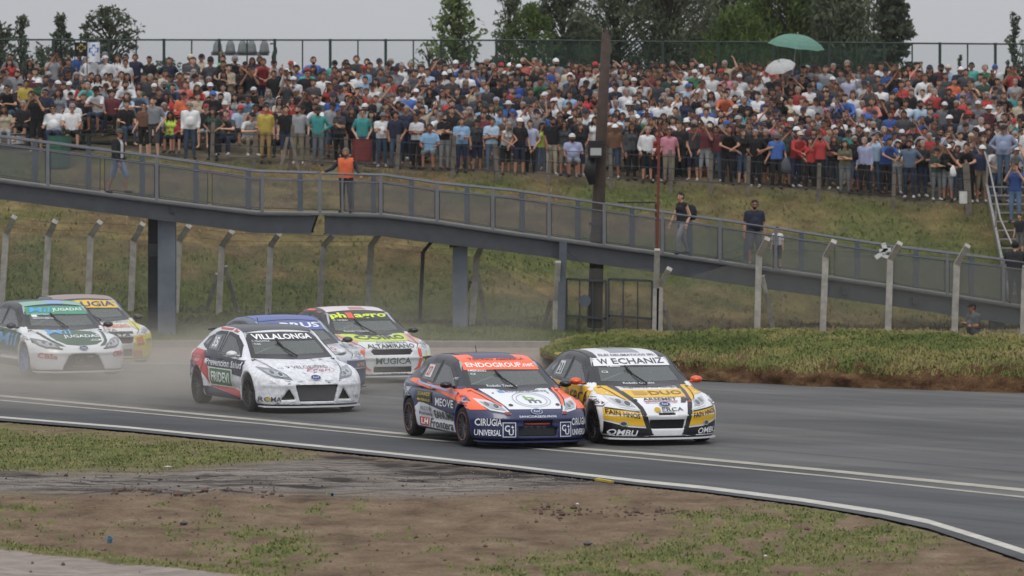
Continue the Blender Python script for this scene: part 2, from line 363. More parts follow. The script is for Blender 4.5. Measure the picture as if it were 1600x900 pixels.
for px in range(-1000, 860, 60):
    p, q = [Vector(((u - 800) / F * 131.2, 131.2, zt(u, 131.2))) for u in (px, px + 60)]; kb.bar(p + Vector((0, 0, .03)), q + Vector((0, 0, .03)), .35, .16)
tag(kb.obj('kerb', mat('kerb_concrete', '8b857d', .9, noise=.3, nscale=2)), kind='structure')

# grassy berm beside the track
bx = np.concatenate([np.arange(845, 1760, 6.0), np.arange(1770, 2500, 30.0)])
def berm_row(k, px):
    foot = np.interp(px, [845, 900, 1080, 1250, 1600, 2500], [556, 572, 591, 603, 614, 640])
    lip = np.interp(px, [845, 900, 1080, 1250, 1600, 2500], [552, 556, 566, 571, 575, 594])
    top = np.interp(px, [845, 870, 900, 960, 1050, 1250, 1450, 1600, 2500], [553, 541, 529, 522, 520, 520, 524, 530, 545])
    Y0 = F * H / (foot - HZ)
    return Y0, lip, top
V = []; info = []
rows = 26
for px in bx:
    Y0, lip, top = berm_row(0, px)
    for j in range(rows):
        wob = .25 * (vnoise(px / 31., j * .1, 3) - .5)
        if j <= 5: s = j / 5; Y = Y0 + .28 * s + .45 * (fbm(px / 22., j * .5, 3, 1) - .5); py = (HZ + F * H / Y0) * (1 - s) + lip * s
        elif j <= 18: s = (j - 5) / 13; Y = Y0 + .28 + s * 6.5; py = lip + (top - lip) * (1 - (1 - s) ** 1.8)
        else: s = (j - 18) / 7; Y = Y0 + 6.8 + s * 10; py = None
        if py is not None: z = ZP(py, Y); zl = z
        else: z = zl * (1 - s) ** 1.2 + (zt(px, Y) - .2) * (1 - (1 - s) ** 1.2)
        if 3 < j < 22: z += (fbm(px / 28., j * .5, 3, 2) - .5) * .22
        if j == 0: z = -.02
        V.append(((px - 800) / F * Y, Y, z)); info.append((0 if j <= 3 else min(1, (j - 3) / 2.5)) * np.clip(.35 + 1.5 * (fbm(px / 20., j * .6, 3, 5) - .3), 0, 1))
Fq = [(i * rows + j, (i + 1) * rows + j, (i + 1) * rows + j + 1, i * rows + j + 1) for i in range(len(bx) - 1) for j in range(rows - 1)]
me = mesh_from('grass_berm', V, Fq, EARTH, True)
attr(me, 'grass', info); attr(me, 'gravel', np.zeros(len(V))); attr(me, 'path', np.zeros(len(V))); attr(me, 'bank', [0 if (i % rows) <= 3 else 1 for i in range(len(V))]); attr(me, 'trod', np.zeros(len(V))); attr(me, 'soil', [float(np.clip(1.0 if i % rows < 3 else (1.25 - (i % rows - 3) / 4.5 + 3.0 * (fbm(bx[i // rows] / 34., (i % rows) * .22, 3, 4) - .52)) * (i % rows < 13), 0, 1)) for i in range(len(V))])
tag(link('earth_berm', me), kind='structure'); BERM = (np.array(V), np.array(info), rows)
# ------------------------------------------------------------------ footbridge
STEEL = mat('bridge_steel', '474a4f', .6, metal=0, noise=.18, nscale=3); STEELD = mat('bridge_steel_dark', '36393e', .65, metal=0, noise=.2, nscale=3)
RAILM = mat('rail_paint', '686b70', .55, metal=0, noise=.15, nscale=4); RAILB = mat('rail_paint_blue', '4f565f', .55, noise=.15, nscale=4)
CONC = mat('concrete', 'a29e97', .9, noise=.28, nscale=5, bump=.4); WOOD = mat('weathered_wood', '443830', .9, noise=.4, nscale=3, bump=.5); WOODG = mat('grey_wood', '6a6258', .9, noise=.35, nscale=4)
def meshmat(name, col, alpha):
    m = bpy.data.materials.new(name); m.use_nodes = True; t = m.node_tree; b = t.nodes['Principled BSDF']
    b.inputs['Base Color'].default_value = (*lin(col), 1); b.inputs['Roughness'].default_value = .7; b.inputs['Alpha'].default_value = alpha
    return m
GRID = meshmat('expanded_metal', '6a6d70', .21); CHAIN = meshmat('chain_link', '74756f', .16); GREENNET = meshmat('green_netting', '3a5048', .07); SHADE = meshmat('green_shade_net', '33483c', .24)
BY = lambda px: 131.5 + px / 1600 * 12
TOPY = [(-300, 240), (0, 283), (240, 315), (400, 334), (500, 335), (600, 338), (680, 348), (800, 366), (1000, 393), (1195, 421), (1400, 450), (1600, 481), (1900, 520)]
BOTY = [(-300, 268), (0, 310), (250, 343), (400, 363), (500, 365), (600, 368), (720, 384), (800, 393), (1000, 421), (1195, 450), (1400, 478), (1600, 508), (1900, 548)]
RAILY = [(-300, 170), (0, 214), (240, 245), (400, 268), (500, 271), (600, 274), (680, 286), (800, 298), (1030, 331), (1180, 352), (1300, 371), (1400, 386), (1590, 409), (1900, 455)]
yl = lambda pl, px: float(np.interp(px, [p[0] for p in pl], [p[1] for p in pl]))
def bp(pl, px, dy=0, dz=0):
    Y = BY(px); v = P(px, yl(pl, px), Y); v.y += dy; v.z += dz; return v
br = empty('footbridge', P(718, 510, BY(718))); tag(br, 'grey steel footbridge sloping down to the right across the bank', 'footbridge')
br_in = lambda name, mb, m, smooth=False: link(name, mesh_from(name, [Vector(v) - br.location for v in mb.v], mb.f, m, smooth), br)
WB = 1.7
for name, q in (('beam', [-300, 0, 240, 400, 485]), ('beam', [507, 600, 680, 800, 1000, 1195, 1400, 1600, 1900])):
    for dy in (0, WB):
        m_ = MB(); V = []; Fc = []
        for i, px in enumerate(q):
            a, b_ = bp(TOPY, px, dy), bp(BOTY, px, dy)
            if px == 485: a = bp(TOPY, 495, dy)
            V += [a, b_, b_ + Vector((0, .14, 0)), a + Vector((0, .14, 0))]
            if i: k = 4 * i; Fc += [(k - 4, k - 3, k + 1, k), (k - 3, k - 2, k + 2, k + 1), (k - 2, k - 1, k + 3, k + 2), (k - 1, k - 4, k, k + 3)]
        Fc += [(0, 3, 2, 1), (len(V) - 4, len(V) - 3, len(V) - 2, len(V) - 1)]
        m_.add(V, Fc)
        for px0, px1 in zip(q, q[1:]):
            for pl, off in ((TOPY, -.02), (BOTY, .0)): m_.bar(bp(pl, px0, dy - .03, off), bp(pl, px1, dy - .03, off), .14, .035)
        br_in(name, m_, STEEL)
V = []; Fc = []
dq = [-300, 0, 240, 400, 500, 600, 680, 800, 1000, 1195, 1400, 1600, 1900]
for i, px in enumerate(dq):
    a = bp(TOPY, px, -.10, .045); V += [a, a + Vector((0, WB + .35, 0)), a + Vector((0, WB + .35, -.06)), a + Vector((0, 0, -.06))]
    if i: k = 4 * i; Fc += [(k - 4, k, k + 1, k - 3), (k - 3, k + 1, k + 2, k - 2), (k - 2, k + 2, k + 3, k - 1), (k - 1, k + 3, k, k - 4)]
br_in('deck', MB().add(V, Fc), mat('deck_steel', '6b6a68', .7, noise=.25, nscale=2))
near_posts = [-260, -170, -90, -10, 75, 160, 245, 328, 410, 500, 535, 595, 683, 770, 858, 944, 1035, 1125, 1212, 1300, 1393, 1480, 1568, 1660, 1750, 1840]
for side, dy, ps in (('near', 0, near_posts), ('far', WB, [p + 46 + (p < 450) * 9 for p in near_posts[:-1]])):
    m_ = MB()
    rq = sorted(set([-300, 0, 240, 400, 495] + [])) if side == 'near' else [-300, 0, 240, 400, 495]
    for q in ([-300, 0, 240, 400, 495], [505, 600, 680, 800, 1030, 1180, 1300, 1400, 1590, 1900]):
        m_ = MB(); m_.tube([bp(RAILY, px, dy) for px in q], .027, 7)
        br_in('handrail', m_, RAILM)
        m_ = MB(); m_.tube([bp(RAILY, px, dy, -.20) for px in q], .018, 6); br_in('mid_rail', m_, RAILM)
    for k, px in enumerate(ps):
        if side == 'near' and px in (160, 328, 1300): continue  # paler towards the crest: light on the berm top painted into the blades
        a, b_ = bp(TOPY, px, dy - .05, -.02), bp(RAILY, px, dy - .0, .01); w = .085 if side == 'near' else .13
        if px == 535: w = .05
        br_in('post', MB().bar(a, b_, w, .07, up=(0, 1, 0)), RAILM if side == 'near' else RAILB)
    for p0, p1 in zip(ps, ps[1:]):
        if p0 < 495 < p1 or p0 == 500: 
            if side == 'near': continue
        e0, e1 = p0 + 3.5, p1 - 3.5; fr = MB()
        c = [bp(TOPY, e0, dy, .10), bp(TOPY, e1, dy, .10), bp(RAILY, e1, dy, -.21), bp(RAILY, e0, dy, -.21)]
        pn = MB().add(c + [v + Vector((0, .012, 0)) for v in c], [(0, 1, 2, 3), (7, 6, 5, 4), (0, 4, 5, 1), (1, 5, 6, 2), (2, 6, 7, 3), (3, 7, 4, 0)])
        br_in('mesh_panel', pn, GRID)
        for a, b_ in ((0, 1), (1, 2), (2, 3), (3, 0)): fr.bar(c[a], c[b_], .02, .02, up=(0, 1, 0))
        br_in('panel_frame', fr, STEELD)
def column(px, w, ytop, ybot, dy, dep=.34, name='pillar', m=mat('pillar_paint', '646b75', .6, noise=.2, nscale=2)):
    Y = BY(px) + dy; a = P(px, ybot, Y); b_ = P(px, ytop, Y); m_ = MB(); wf = w / 2
    m_.box((a.x - wf, Y - dep / 2, a.z - .4), (a.x + wf, Y - dep / 2 + .03, b_.z)); m_.box((a.x - wf, Y + dep / 2 - .03, a.z - .4), (a.x + wf, Y + dep / 2, b_.z))
    m_.box((a.x - .02, Y - dep / 2 + .03, a.z - .4), (a.x + .02, Y + dep / 2 - .03, b_.z)); br_in(name, m_, m)
column(261, .46, 333, 538, .35); column(240, .27, 342, 536, 1.5, m=STEELD)
Y = BY(250) + .8; br_in('cross_brace', MB().cbox(P(248, 391, Y), (.5, .2, .32)), STEEL); br_in('bearing', MB().cbox(P(264, 326, Y - .5), (.34, .4, .22)), STEELD)
column(719, .40, 382, 511, .5); br_in('bearing', MB().cbox(P(719, 376, BY(719) + .2), (.13, .3, .22)), STEELD); br_in('bearing', MB().cbox(P(708, 383, BY(708) + .5), (.2, .3, .12)), mat('rust', '6b4a3a', .9, noise=.4))
for px in (1320, 1430): br_in('bracket', MB().cbox(bp(BOTY, px, -.08, .22), (.16, .12, .2)), STEELD)
Y = BY(1557) + .6; a = P(1557, 503, Y); blk = MB().cbox((0, 0, 0), (.40, .5, .50)); tag(blk.obj('concrete_block', mat('pale_concrete', '8d9698', .9, noise=.2), None, a), 'pale concrete block under the right end of the footbridge', 'concrete block')

# ------------------------------------------------------------------ chain link fence with bent concrete posts
fe = empty('chain_link_fence', P(497, 492, 138)); tag(fe, 'chain link fence with bent-top concrete posts at the foot of the bank', 'fence')
FP = [((-66, 462), (-60, 366), (-48, 341)), ((2, 468), (10, 364), (22, 339)), ((69, 470), (76, 368), (86, 346)), ((137, 474), (142, 368), (156, 347)), ((204, 480), (209, 376), (223, 350)), ((274, 487), (280, 376), (295, 353)), ((341, 494), (347, 384), (362, 362)),
      ((418, 494), (423, 384), (436, 365)), ((497, 497), (506, 384), (521, 366)), ((573, 500), (580, 384), (592, 366)), ((655, 506), (661, 394), (674, 378)), ((736, 510), (745, 401), (759, 371)),
      ((867, 541), (869, 470), (872, 409)), ((1023, 528), (1025, 450), (1027, 390)), ((1030, 530), (1031, 447), (1046, 420)), ((1182, 532), (1186, 399), (1199, 373)), ((1284, 534), (1290, 401), (1303, 377)), ((1386, 536), (1391, 405), (1406, 380)), ((1490, 538), (1495, 413), (1512, 384)), ((1597, 540), (1602, 420), (1620, 392)), ((1705, 545), (1710, 425), (1727, 398))]
loc = fe.location.copy()
def in_fe(name, mb, m): return link(name, mesh_from(name, [Vector(v) - loc for v in mb.v], mb.f, m), fe)
for f_, k_, tp in FP:
    dark = f_[0] == 655; w = .10 if dark else .165
    pts = [P(*f_, 138) - Vector((0, 0, .3)), P(*k_, 138), P(*tp, 137.6)]
    in_fe('post', MB().bar(pts[0], pts[1], w, w, up=(0, 1, 0)).bar(pts[1] - (pts[2] - pts[1]) * .03, pts[2], w * .92, w * .9, up=(0, 1, 0)), STEELD if dark else CONC)
for a, b_ in (((374, 500), (352, 416)), ((320, 492), (340, 428)), ((761, 517), (747, 430)), ((709, 508), (734, 440)), ((842, 541), (861, 469)), ((1052, 525), (1034, 470)), ((1212, 532), (1191, 431))):
    in_fe('brace', MB().bar(P(*a, 138.5), P(*b_, 138.05), .12, .12, up=(0, 1, 0)), CONC if a[0] not in (709, 842) else WOODG)
for (f0, k0, t0), (f1, k1, t1) in zip(FP, FP[1:]):
    if f0[0] in (867, 1023): continue
    c = [P(f0[0], f0[1], 138.1), P(f1[0], f1[1], 138.1), P(*k1, 138.1), P(*k0, 138.1)]
    in_fe('chain_link', MB().add(c + [v + Vector((0, .01, 0)) for v in c], [(0, 1, 2, 3), (7, 6, 5, 4), (0, 4, 5, 1), (1, 5, 6, 2), (2, 6, 7, 3), (3, 7, 4, 0)]), CHAIN)
    wr = MB()
    for u in (.35, .9): wr.bar(P(k0[0] + (t0[0] - k0[0]) * u, k0[1] + (t0[1] - k0[1]) * u, 138 - .4 * u), P(k1[0] + (t1[0] - k1[0]) * u, k1[1] + (t1[1] - k1[1]) * u, 138 - .4 * u), .008)
    in_fe('wire', wr, STEELD)
ga = empty('gate', P(945, 500, 138)); tag(ga, 'double wire gate hung on a tall grey steel post, left of the red rod', 'gate'); gl = ga.location.copy()
def in_ga(n, mb, m): return link(n, mesh_from(n, [Vector(v) - gl for v in mb.v], mb.f, m), ga)
in_ga('gate_post', MB().bar(P(876, 540, 137.8), P(880, 378, 137.8), .20, .16, up=(0, 1, 0)), RAILB)
for a, b_ in ((885, 947), (951, 1019)):
    f_ = MB()
    for p, q in (((a, 436), (b_, 439)), ((a, 493), (b_, 498)), ((a, 436), (a, 520)), ((b_, 439), (b_, 520))): f_.bar(P(*p, 138), P(*q, 138), .06, .06, up=(0, 1, 0))
    in_ga('gate_frame', f_, STEELD)
    for k in (1, 2): u = a + (b_ - a) * k / 3; in_ga('gate_bar', MB().bar(P(u, 438, 138.02), P(u, 520, 138.02), .035, .035, up=(0, 1, 0)), STEELD)
    c = [P(a, 520, 138.05), P(b_, 520, 138.05), P(b_, 420, 138.05), P(a, 418, 138.05)]; in_ga('gate_mesh', MB().add(c + [v + Vector((0, .01, 0)) for v in c], [(0, 1, 2, 3), (7, 6, 5, 4)]), CHAIN)
in_ga('gate_sign', MB().lathe([(0, 0), (.16, 0), (.16, .02), (0, .02)], 20, 'y', P(914, 470, 137.9)), RAILB)
for v in ga.children:
    if v.name.startswith('gate_sign'): v.scale = (1, 1, 1)
in_ga('stay_wire', MB().bar(P(882, 388, 137.8), P(912, 415, 138), .02), STEELD)

# ------------------------------------------------------------------ timber pole, red rod, pipe frame
po = empty('wooden_pole', P(930, 505, 139.6)); tag(po, 'tall weathered wooden pole leaning slightly, rising through the crowd', 'wooden pole'); pl_ = po.location.copy()
def loc_obj(root):
    l = root.location.copy()
    return lambda n, mb, m, s=False: link(n, mesh_from(n, [Vector(v) - l for v in mb.v], mb.f, m, s), root)
ip = loc_obj(po)
pts = [P(929, 512, 139.6), P(934, 350, 139.6), P(940, 200, 139.6), P(948, 48, 139.6)]
ip('trunk', MB().tube(pts, [.21, .18, .155, .125], 12), WOOD, True)
ip('pole_cap', MB().bar(P(948, 50, 139.6), P(949, 46.5, 139.6), .24, .24), WOOD)
sp = ip('loudspeaker', MB().cbox(P(931, 233, 139.2), (.42, .3, .46)), BLACK)
ls = mesh_from('loudspeaker_face', *(lambda m_: (m_.v, m_.f))(MB().cbox(P(931, 237, 139.03) - pl_, (.30, .03, .2))), mat('lamp_face', 'a8aaa8', .5)); link('loudspeaker_face', ls, sp)
ip('cable_bundle', MB().tube([P(924, 246, 139.3), P(921, 268, 139.3), P(925, 288, 139.35)], [.13, .17, .08], 8), BLACK, True)
ip('pole_band', MB().tube([P(933, 352, 139.6), P(933, 347, 139.6)], .22, 12), STEELD)
rr = empty('iron_rod', P(1028, 390, 138.2)); tag(rr, 'thin rust-red iron rod standing on a concrete post', 'iron rod'); loc_obj(rr)('rod', MB().tube([P(1027, 395, 138.2), P(1030, 195, 138.2)], .038, 6), mat('red_oxide', '6e3226', .8, noise=.25))
rr2 = empty('pipe_frame', P(1025, 390, 140)); tag(rr2, 'thin black bent pipe frame beside the rust-red rod', 'pipe frame'); loc_obj(rr2)('pipe', MB().tube([P(965, 316, 141.5), P(1023, 316, 141.5), P(1025, 319, 141.5), P(1025, 398, 141.5)], .025, 6), BLACK)

# ------------------------------------------------------------------ green fence behind the crowd
rf = empty('boundary_fence', P(800, 170, 168)); tag(rf, 'tall green post-and-mesh fence behind the standing crowd', 'fence'); irf = loc_obj(rf)
GP = mat('green_paint', '24382f', .6, noise=.2); rtop = lambda px: float(np.interp(px, [0, 860, 1000, 1200, 1600], [62, 63, 65, 66, 69]))
qs = [-350 + 43.3 * i for i in range(54)]
for i, px in enumerate(qs):
    z0 = zt(px, 168) - .2; b_ = P(px, rtop(px), 168); a = Vector((b_.x, 168, z0)); irf('post', MB().bar(a, b_ + Vector((0, 0, .02 if i % 2 else .04)), .09 if i % 2 == 0 else .045, .07, up=(0, 1, 0)), GP)
irf('top_rail', MB().tube([P(px, rtop(px), 168) for px in range(-350, 1960, 60)], .03, 5), GP)
for i, (p0, p1) in enumerate(zip(qs, qs[1:])):
    c = [Vector((P(p0, 60, 168.05).x, 168.05, zt(p0, 168))), Vector((P(p1, 60, 168.05).x, 168.05, zt(p1, 168))), P(p1, rtop(p1), 168.05), P(p0, rtop(p0), 168.05)]
    irf('mesh_panel', MB().add(c + [v + Vector((0, .01, 0)) for v in c], [(0, 1, 2, 3), (7, 6, 5, 4)]), SHADE if 790 < p0 < 930 or 1110 < p0 < 1370 else GREENNET)
# wire fence in front of the crowd
wf = empty('wire_fence', P(1100, 290, 152.3)); tag(wf, 'low wire fence on leaning wooden posts along the front of the crowd', 'fence'); iwf = loc_obj(wf)
pfront = lambda px: float(np.interp(px, COLX, PFRONT))
wps = [330, 395, 452, 480, 545, 620, 706, 778, 855, 955, 1048, 1110, 1168, 1278, 1395, 1515]
for i, px in enumerate(wps):
    r_ = random.Random(i); a = Vector((P(px, 0, 152.3).x, 152.3, zt(px, 152.3) - .2)); h_ = 1.35 + r_.uniform(-.1, .25) + (.15 if px > 1500 else 0)
    iwf('post', MB().bar(a, a + Vector((r_.uniform(-.12, .12), 0, h_)), .11 if px < 1500 else .2, .10, up=(0, 1, 0)), WOODG)
iwf('brace', MB().bar(Vector((P(436, 0, 151.9).x, 151.9, zt(436, 152) - .1)), Vector((P(449, 0, 152.2).x, 152.2, zt(450, 152) + 1.1)), .09, .09, up=(0, 1, 0)), WOODG)
iwf('brace', MB().bar(Vector((P(470, 0, 151.9).x, 151.9, zt(470, 152) - .1)), Vector((P(455, 0, 152.2).x, 152.2, zt(450, 152) + 1.1)), .09, .09, up=(0, 1, 0)), WOODG)
for h_ in (.35, .7, 1.05):
    iwf('wire', MB().tube([Vector((P(px, 0, 152.25).x, 152.25, zt(px, 152.3) + h_)) for px in wps], .010, 4), STEELD)

# ------------------------------------------------------------------ steel stair at the right end
stn = empty('staircase', P(1575, 480, 146)); tag(stn, 'open steel staircase with pale handrail at the right end of the bank', 'staircase'); ist = loc_obj(stn)
A0, A1 = P(1541, 290, 152.8), P(1584, 500, 145.9); GALV = mat('galvanised', '8f8d8a', .5, metal=.3, noise=.2)
for off in (0, 1.5): ist('stringer', MB().bar(A0 + Vector((off, 0, 0)), A1 + Vector((off, 0, 0)), .07, .22), GALV)
for k in range(15):
    q = A0.lerp(A1, (k + .3) / 15); ist('tread', MB().box((q.x, q.y - .16, q.z + .02), (q.x + 1.5, q.y + .14, q.z + .06)), GALV)
for off in (0, ):
    ist('handrail', MB().tube([A0 + Vector((off - .02, .3, 1.0)), A0.lerp(A1, .12) + Vector((off, 0, 1.0)), A0.lerp(A1, .5) + Vector((off + .02, 0, .95)), A1 + Vector((off + .25, 0, 1.5))], .026, 7), mat('pale_rail', '8f8d89', .5))
    for u in (.02, .35, .75): q = A0.lerp(A1, u); ist('rail_post', MB().tube([q, q + Vector((.02, 0, 1.0))], .03, 6), GALV)

# ------------------------------------------------------------------ loose things along the crowd line
def barrel(name, px, py, Y, r, h, col, label, cat):
    a = P(px, py, Y); a.z = zt(px, Y) if Y > 152 else a.z
    root = empty(name, a); tag(root, label, cat)
    prof = [(0, 0), (r * .97, 0), (r, .03), (r, h * .32), (r * 1.035, h * .335), (r, h * .35), (r, h * .65), (r * 1.035, h * .665), (r, h * .68), (r, h - .03), (r * 1.02, h)]
    MB().lathe(prof, 22).obj('drum', mat(name + col, col, .55, noise=.2), root, smooth=False); MB().lathe([(r * 1.0, h - .012), (r * .95, h - .02), (0, h - .02)], 22).obj('lid', mat(name + col, col, .55, noise=.2), root); return root
barrel('oil_drum', 566, 252, 152.0, .29, .66, '6a2626', 'red oil drum standing by the wire fence above the orange-vested marshal', 'oil drum')
barrel('oil_drum', 1066, 290, 154.3, .28, .9, '2c4a38', 'dark green drum behind the wire fence, right of the red rod', 'oil drum')
barrel('rubbish_bin', 93, 262, 151.6, .34, .95, '2f5a47', 'large green rubbish bin below the seated crowd at the left', 'rubbish bin')
barrel('bucket', 1505, 318, 151.6, .12, .36, 'cdcbc6', 'white plastic bucket by the stout end post of the wire fence', 'bucket')
barrel('bucket', 28, 192, 155.5, .20, .32, 'd6d4d0', 'white plastic tub among the seated crowd at far left', 'bucket')
def bag(name, px, py, Y, w, h, col, label, cat='bag'):
    a = P(px, py, Y); V = []; n = 14; prof = [(.30, 0), (.5, .08), (.52, .35), (.42, .7), (.18, .92), (.08, 1), (0, 1.0)]
    for r_, z_ in prof:
        for k in range(n): t_ = k * 2 * math.pi / n; q = 1 + .12 * math.sin(3 * t_ + z_ * 7); V.append((math.cos(t_) * r_ * w * q, math.sin(t_) * r_ * w * .7 * q, z_ * h))
    me = mesh_from(name, V, [(i * n + k, i * n + (k + 1) % n, (i + 1) * n + (k + 1) % n, (i + 1) * n + k) for i in range(len(prof) - 1) for k in range(n)] + [tuple(range(n - 1, -1, -1))], mat(name + col, col, .6, noise=.1), True)
    return tag(link(name, me, None, a), label, cat)
bag('bag', 1489, 276, 152.15, .18, .34, 'd6d6d4', 'white carrier bag hanging on the wire fence near its stout end post')
bag('bag', 1228, 272, 152.0, .3, .5, '3f454c', 'dark grey bag hung on the wire fence below the green umbrella')
cl_ = MB(); 
for a_, b_, w_ in (((1368, 403), (1384, 392), .12), ((1374, 392), (1392, 390), .10), ((1384, 392), (1380, 380), .13), ((1379, 399), (1388, 402), .09)): cl_.bar(P(*a_, 141.6), P(*b_, 141.6), w_, .05, up=(0, 1, 0))
o = tag(cl_.obj('cloth', mat('white_cloth', 'd2d2d0', .9)), 'white rag knotted on the footbridge railing at the right', 'cloth')
# bleacher benches for the seated part of the crowd
BEN = mat('bench_green', '26332c', .7, noise=.2)
BROWS = [(156.0, 188, 60, 320), (158.2, 172, -60, 340), (160.4, 158, -60, 330)]
for k, (Y, py, x0, x1) in enumerate([(154.2, 214, -60, 150)] + BROWS):
    b_ = empty('bleacher_bench', Vector((P((x0 + x1) / 2, 0, Y).x, Y, zt((x0 + x1) / 2, Y)))); tag(b_, ['dark green bench plank nearest the footbridge at far left', 'dark green bench under the lowest seated row', 'dark green bench under the second seated row', 'dark green bench under the topmost seated row'][k], 'bench'); ib = loc_obj(b_)
    z = zt((x0 + x1) / 2, Y) + .42; X0, X1 = P(x0, 0, Y).x, P(x1, 0, Y).x
    ib('plank', MB().box((X0, Y - .18, z), (X1, Y + .18, z + .05)), BEN); ib('foot_plank', MB().box((X0, Y - .55, z - .36), (X1, Y - .25, z - .31)), BEN)
    for u in np.linspace(X0 + .2, X1 - .2, 5): ib('leg', MB().box((u - .04, Y - .5, z - .9), (u + .04, Y + .1, z - .002)), BEN)
# terrace kerbs under the standing rows
# umbrellas
def umbrella(px, py, Y, r, col, label, tilt, hpole):
    root = empty('umbrella', P(px, py, Y) - Vector((0, 0, hpole))); tag(root, label, 'umbrella'); um = mat('canopy_' + col, col, .8, noise=.1)
    n = 16; V = [(0, 0, hpole)]; Fc = []; rings = 5
    for j in range(1, rings + 1):
        q = j / rings
        for k in range(n): t_ = k * 2 * math.pi / n; rr_ = r * math.sin(q * 1.15) / math.sin(1.15) * (1 - (.05 * q if k % 2 else 0)); V.append((rr_ * math.cos(t_), rr_ * math.sin(t_), hpole - r * .42 * (1 - math.cos(q * 1.3)) / (1 - math.cos(1.3)) - (.0 if k % 2 == 0 else -.02)))
    Fc += [(0, 1 + k, 1 + (k + 1) % n) for k in range(n)]
    Fc += [(1 + (j - 1) * n + k, 1 + j * n + k, 1 + j * n + (k + 1) % n, 1 + (j - 1) * n + (k + 1) % n) for j in range(1, rings) for k in range(n)]
    c = link('canopy', mesh_from('canopy', V, Fc, um, False), root)
    rb = MB()
    for k in range(0, n, 2): t_ = k * 2 * math.pi / n; rb.bar((0, 0, hpole - .25), (r * .7 * math.cos(t_), r * .7 * math.sin(t_), hpole - r * .2), .012)
    link('stretcher', rb.mesh('stretcher', STEELD), root); MB().tube([(0, 0, .0), (0, 0, hpole + .08)], .022, 7).obj('pole', mat('pale_pole', '9a9a98', .5), root)
    root.rotation_euler = tilt; return root
umbrella(1232, 53, 163.6, .92, '587f70', 'large sea-green umbrella held above the back of the crowd', (R(6), R(7), 0), 2.3)
umbrella(1229, 90, 162.6, .50, 'a9aaa8', 'grey-white umbrella tilted beneath the large green one', (R(24), R(-14), 0), 1.2)
# flags
def flag(px, py, w, h, Y, col, fg, label, poleh=3.0):
    a = P(px, py, Y); root = empty('flag', Vector((a.x, Y, a.z - poleh))); tag(root, label, 'flag'); ww, hh = w * Y / F, h * Y / F
    V = []; nx, nz = 10, 10
    for i in range(nx + 1):
        for j in range(nz + 1): u, v = i / nx, j / nz; V.append((u * ww, .05 * math.sin(u * 5 + v * 2) - .0, poleh - v * hh))
    cl = link('cloth', mesh_from('cloth', V, [(i * (nz + 1) + j, (i + 1) * (nz + 1) + j, (i + 1) * (nz + 1) + j + 1, i * (nz + 1) + j + 1) for i in range(nx) for j in range(nz)], mat('flag_' + col, col, .9), True), root)
    # bow-tie cross outline printed on the cloth
    cx, cz, s_ = .5, .42, 1.0
    pts = [(.12, .50), (.36, .50), (.40, .68), (.62, .68), (.62, .50), (.88, .50), (.94, .28), (.66, .28), (.64, .12), (.40, .12), (.38, .28), (.16, .28)] 
    V = []; 
    for k_ in (1.0, .72):
        for u, v in pts: uu, vv = .53 + (u - .53) * k_, .40 + (v - .40) * k_; V.append((uu * ww, .05 * math.sin(uu * 5 + vv * 2) - .012, poleh - vv * hh))
    n = len(pts); link('emblem', mesh_from('emblem', V, [(i, (i + 1) % n, n + (i + 1) % n, n + i) for i in range(n)], mat('flagmark_' + fg, fg, .9)), root)
    MB().tube([(0, 0, 0), (0, 0, poleh + .05)], .015, 6).obj('pole', STEELD, root); return root
flag(136, 66, 20, 31, 164.5, 'd9dce2', '2f68b4', 'white flag with a blue cross outline above the crowd at left'); flag(117, 66, 19, 22, 164.9, '1c1c1e', 'b5a25a', 'black flag with a pale yellow cross outline beside the white flag')
# old horn loudspeakers on a frame behind the fence
hl = empty('horn_array', P(370, 100, 170.5)); tag(hl, 'row of grey bell-shaped lamps on a bar behind the green fence', 'lamp row'); ih = loc_obj(hl); LM = mat('horn_grey', '777b7d', .7, noise=.2)
for px in (340, 360, 379, 393, 413): ih('lamp', MB().lathe([(.02, .34), (.08, .30), (.14, .16), (.16, 0), (.19, -.10), (.10, -.13), (0, -.13)], 14, 'z', P(px, 78, 170.5)), LM, True)
ih('bar', MB().bar(P(330, 84, 170.5), P(420, 84, 170.5), .12), LM)
for px in (350, 405): ih('leg', MB().bar(P(px, 84, 170.6), P(px, 135, 170.6), .08), LM)
ih('dish', MB().lathe([(0, 0), (.22, .05), (.28, .14), (.26, .14), (.2, .07), (0, .03)], 16, 'x', P(424, 90, 170)), BLACK, True)
ih('hoop', MB().tube([P(425 + 7 * math.cos(t_), 80 + 12 * math.sin(t_), 170) for t_ in np.linspace(-2, 1.2, 9)], .025, 5), BLACK)

# ------------------------------------------------------------------ trees
BARK = mat('bark', '4c4338', .9, noise=.35, nscale=4)
def leafmat(name, c0, c1):
    m = bpy.data.materials.new(name); m.use_nodes = True; t_ = m.node_tree; b = t_.nodes['Principled BSDF']; b.inputs['Roughness'].default_value = .7; b.inputs['Specular IOR Level'].default_value = .25
    a = N('ShaderNodeAttribute', t_, attribute_name='tone'); r_ = N('ShaderNodeValToRGB', t_); r_.color_ramp.elements[0].color = (*lin(c0), 1); r_.color_ramp.elements[1].color = (*lin(c1), 1)
    t_.links.new(a.outputs['Fac'], r_.inputs[0]); t_.links.new(r_.outputs[0], b.inputs['Base Color'])
    tr = N('ShaderNodeBsdfTranslucent', t_); t_.links.new(r_.outputs[0], tr.inputs[0]); ms = N('ShaderNodeMixShader', t_); ms.inputs[0].default_value = .45
    o_ = t_.nodes['Material Output']; t_.links.new(b.outputs[0], ms.inputs[1]); t_.links.new(tr.outputs[0], ms.inputs[2]); t_.links.new(ms.outputs[0], o_.inputs[0]); return m
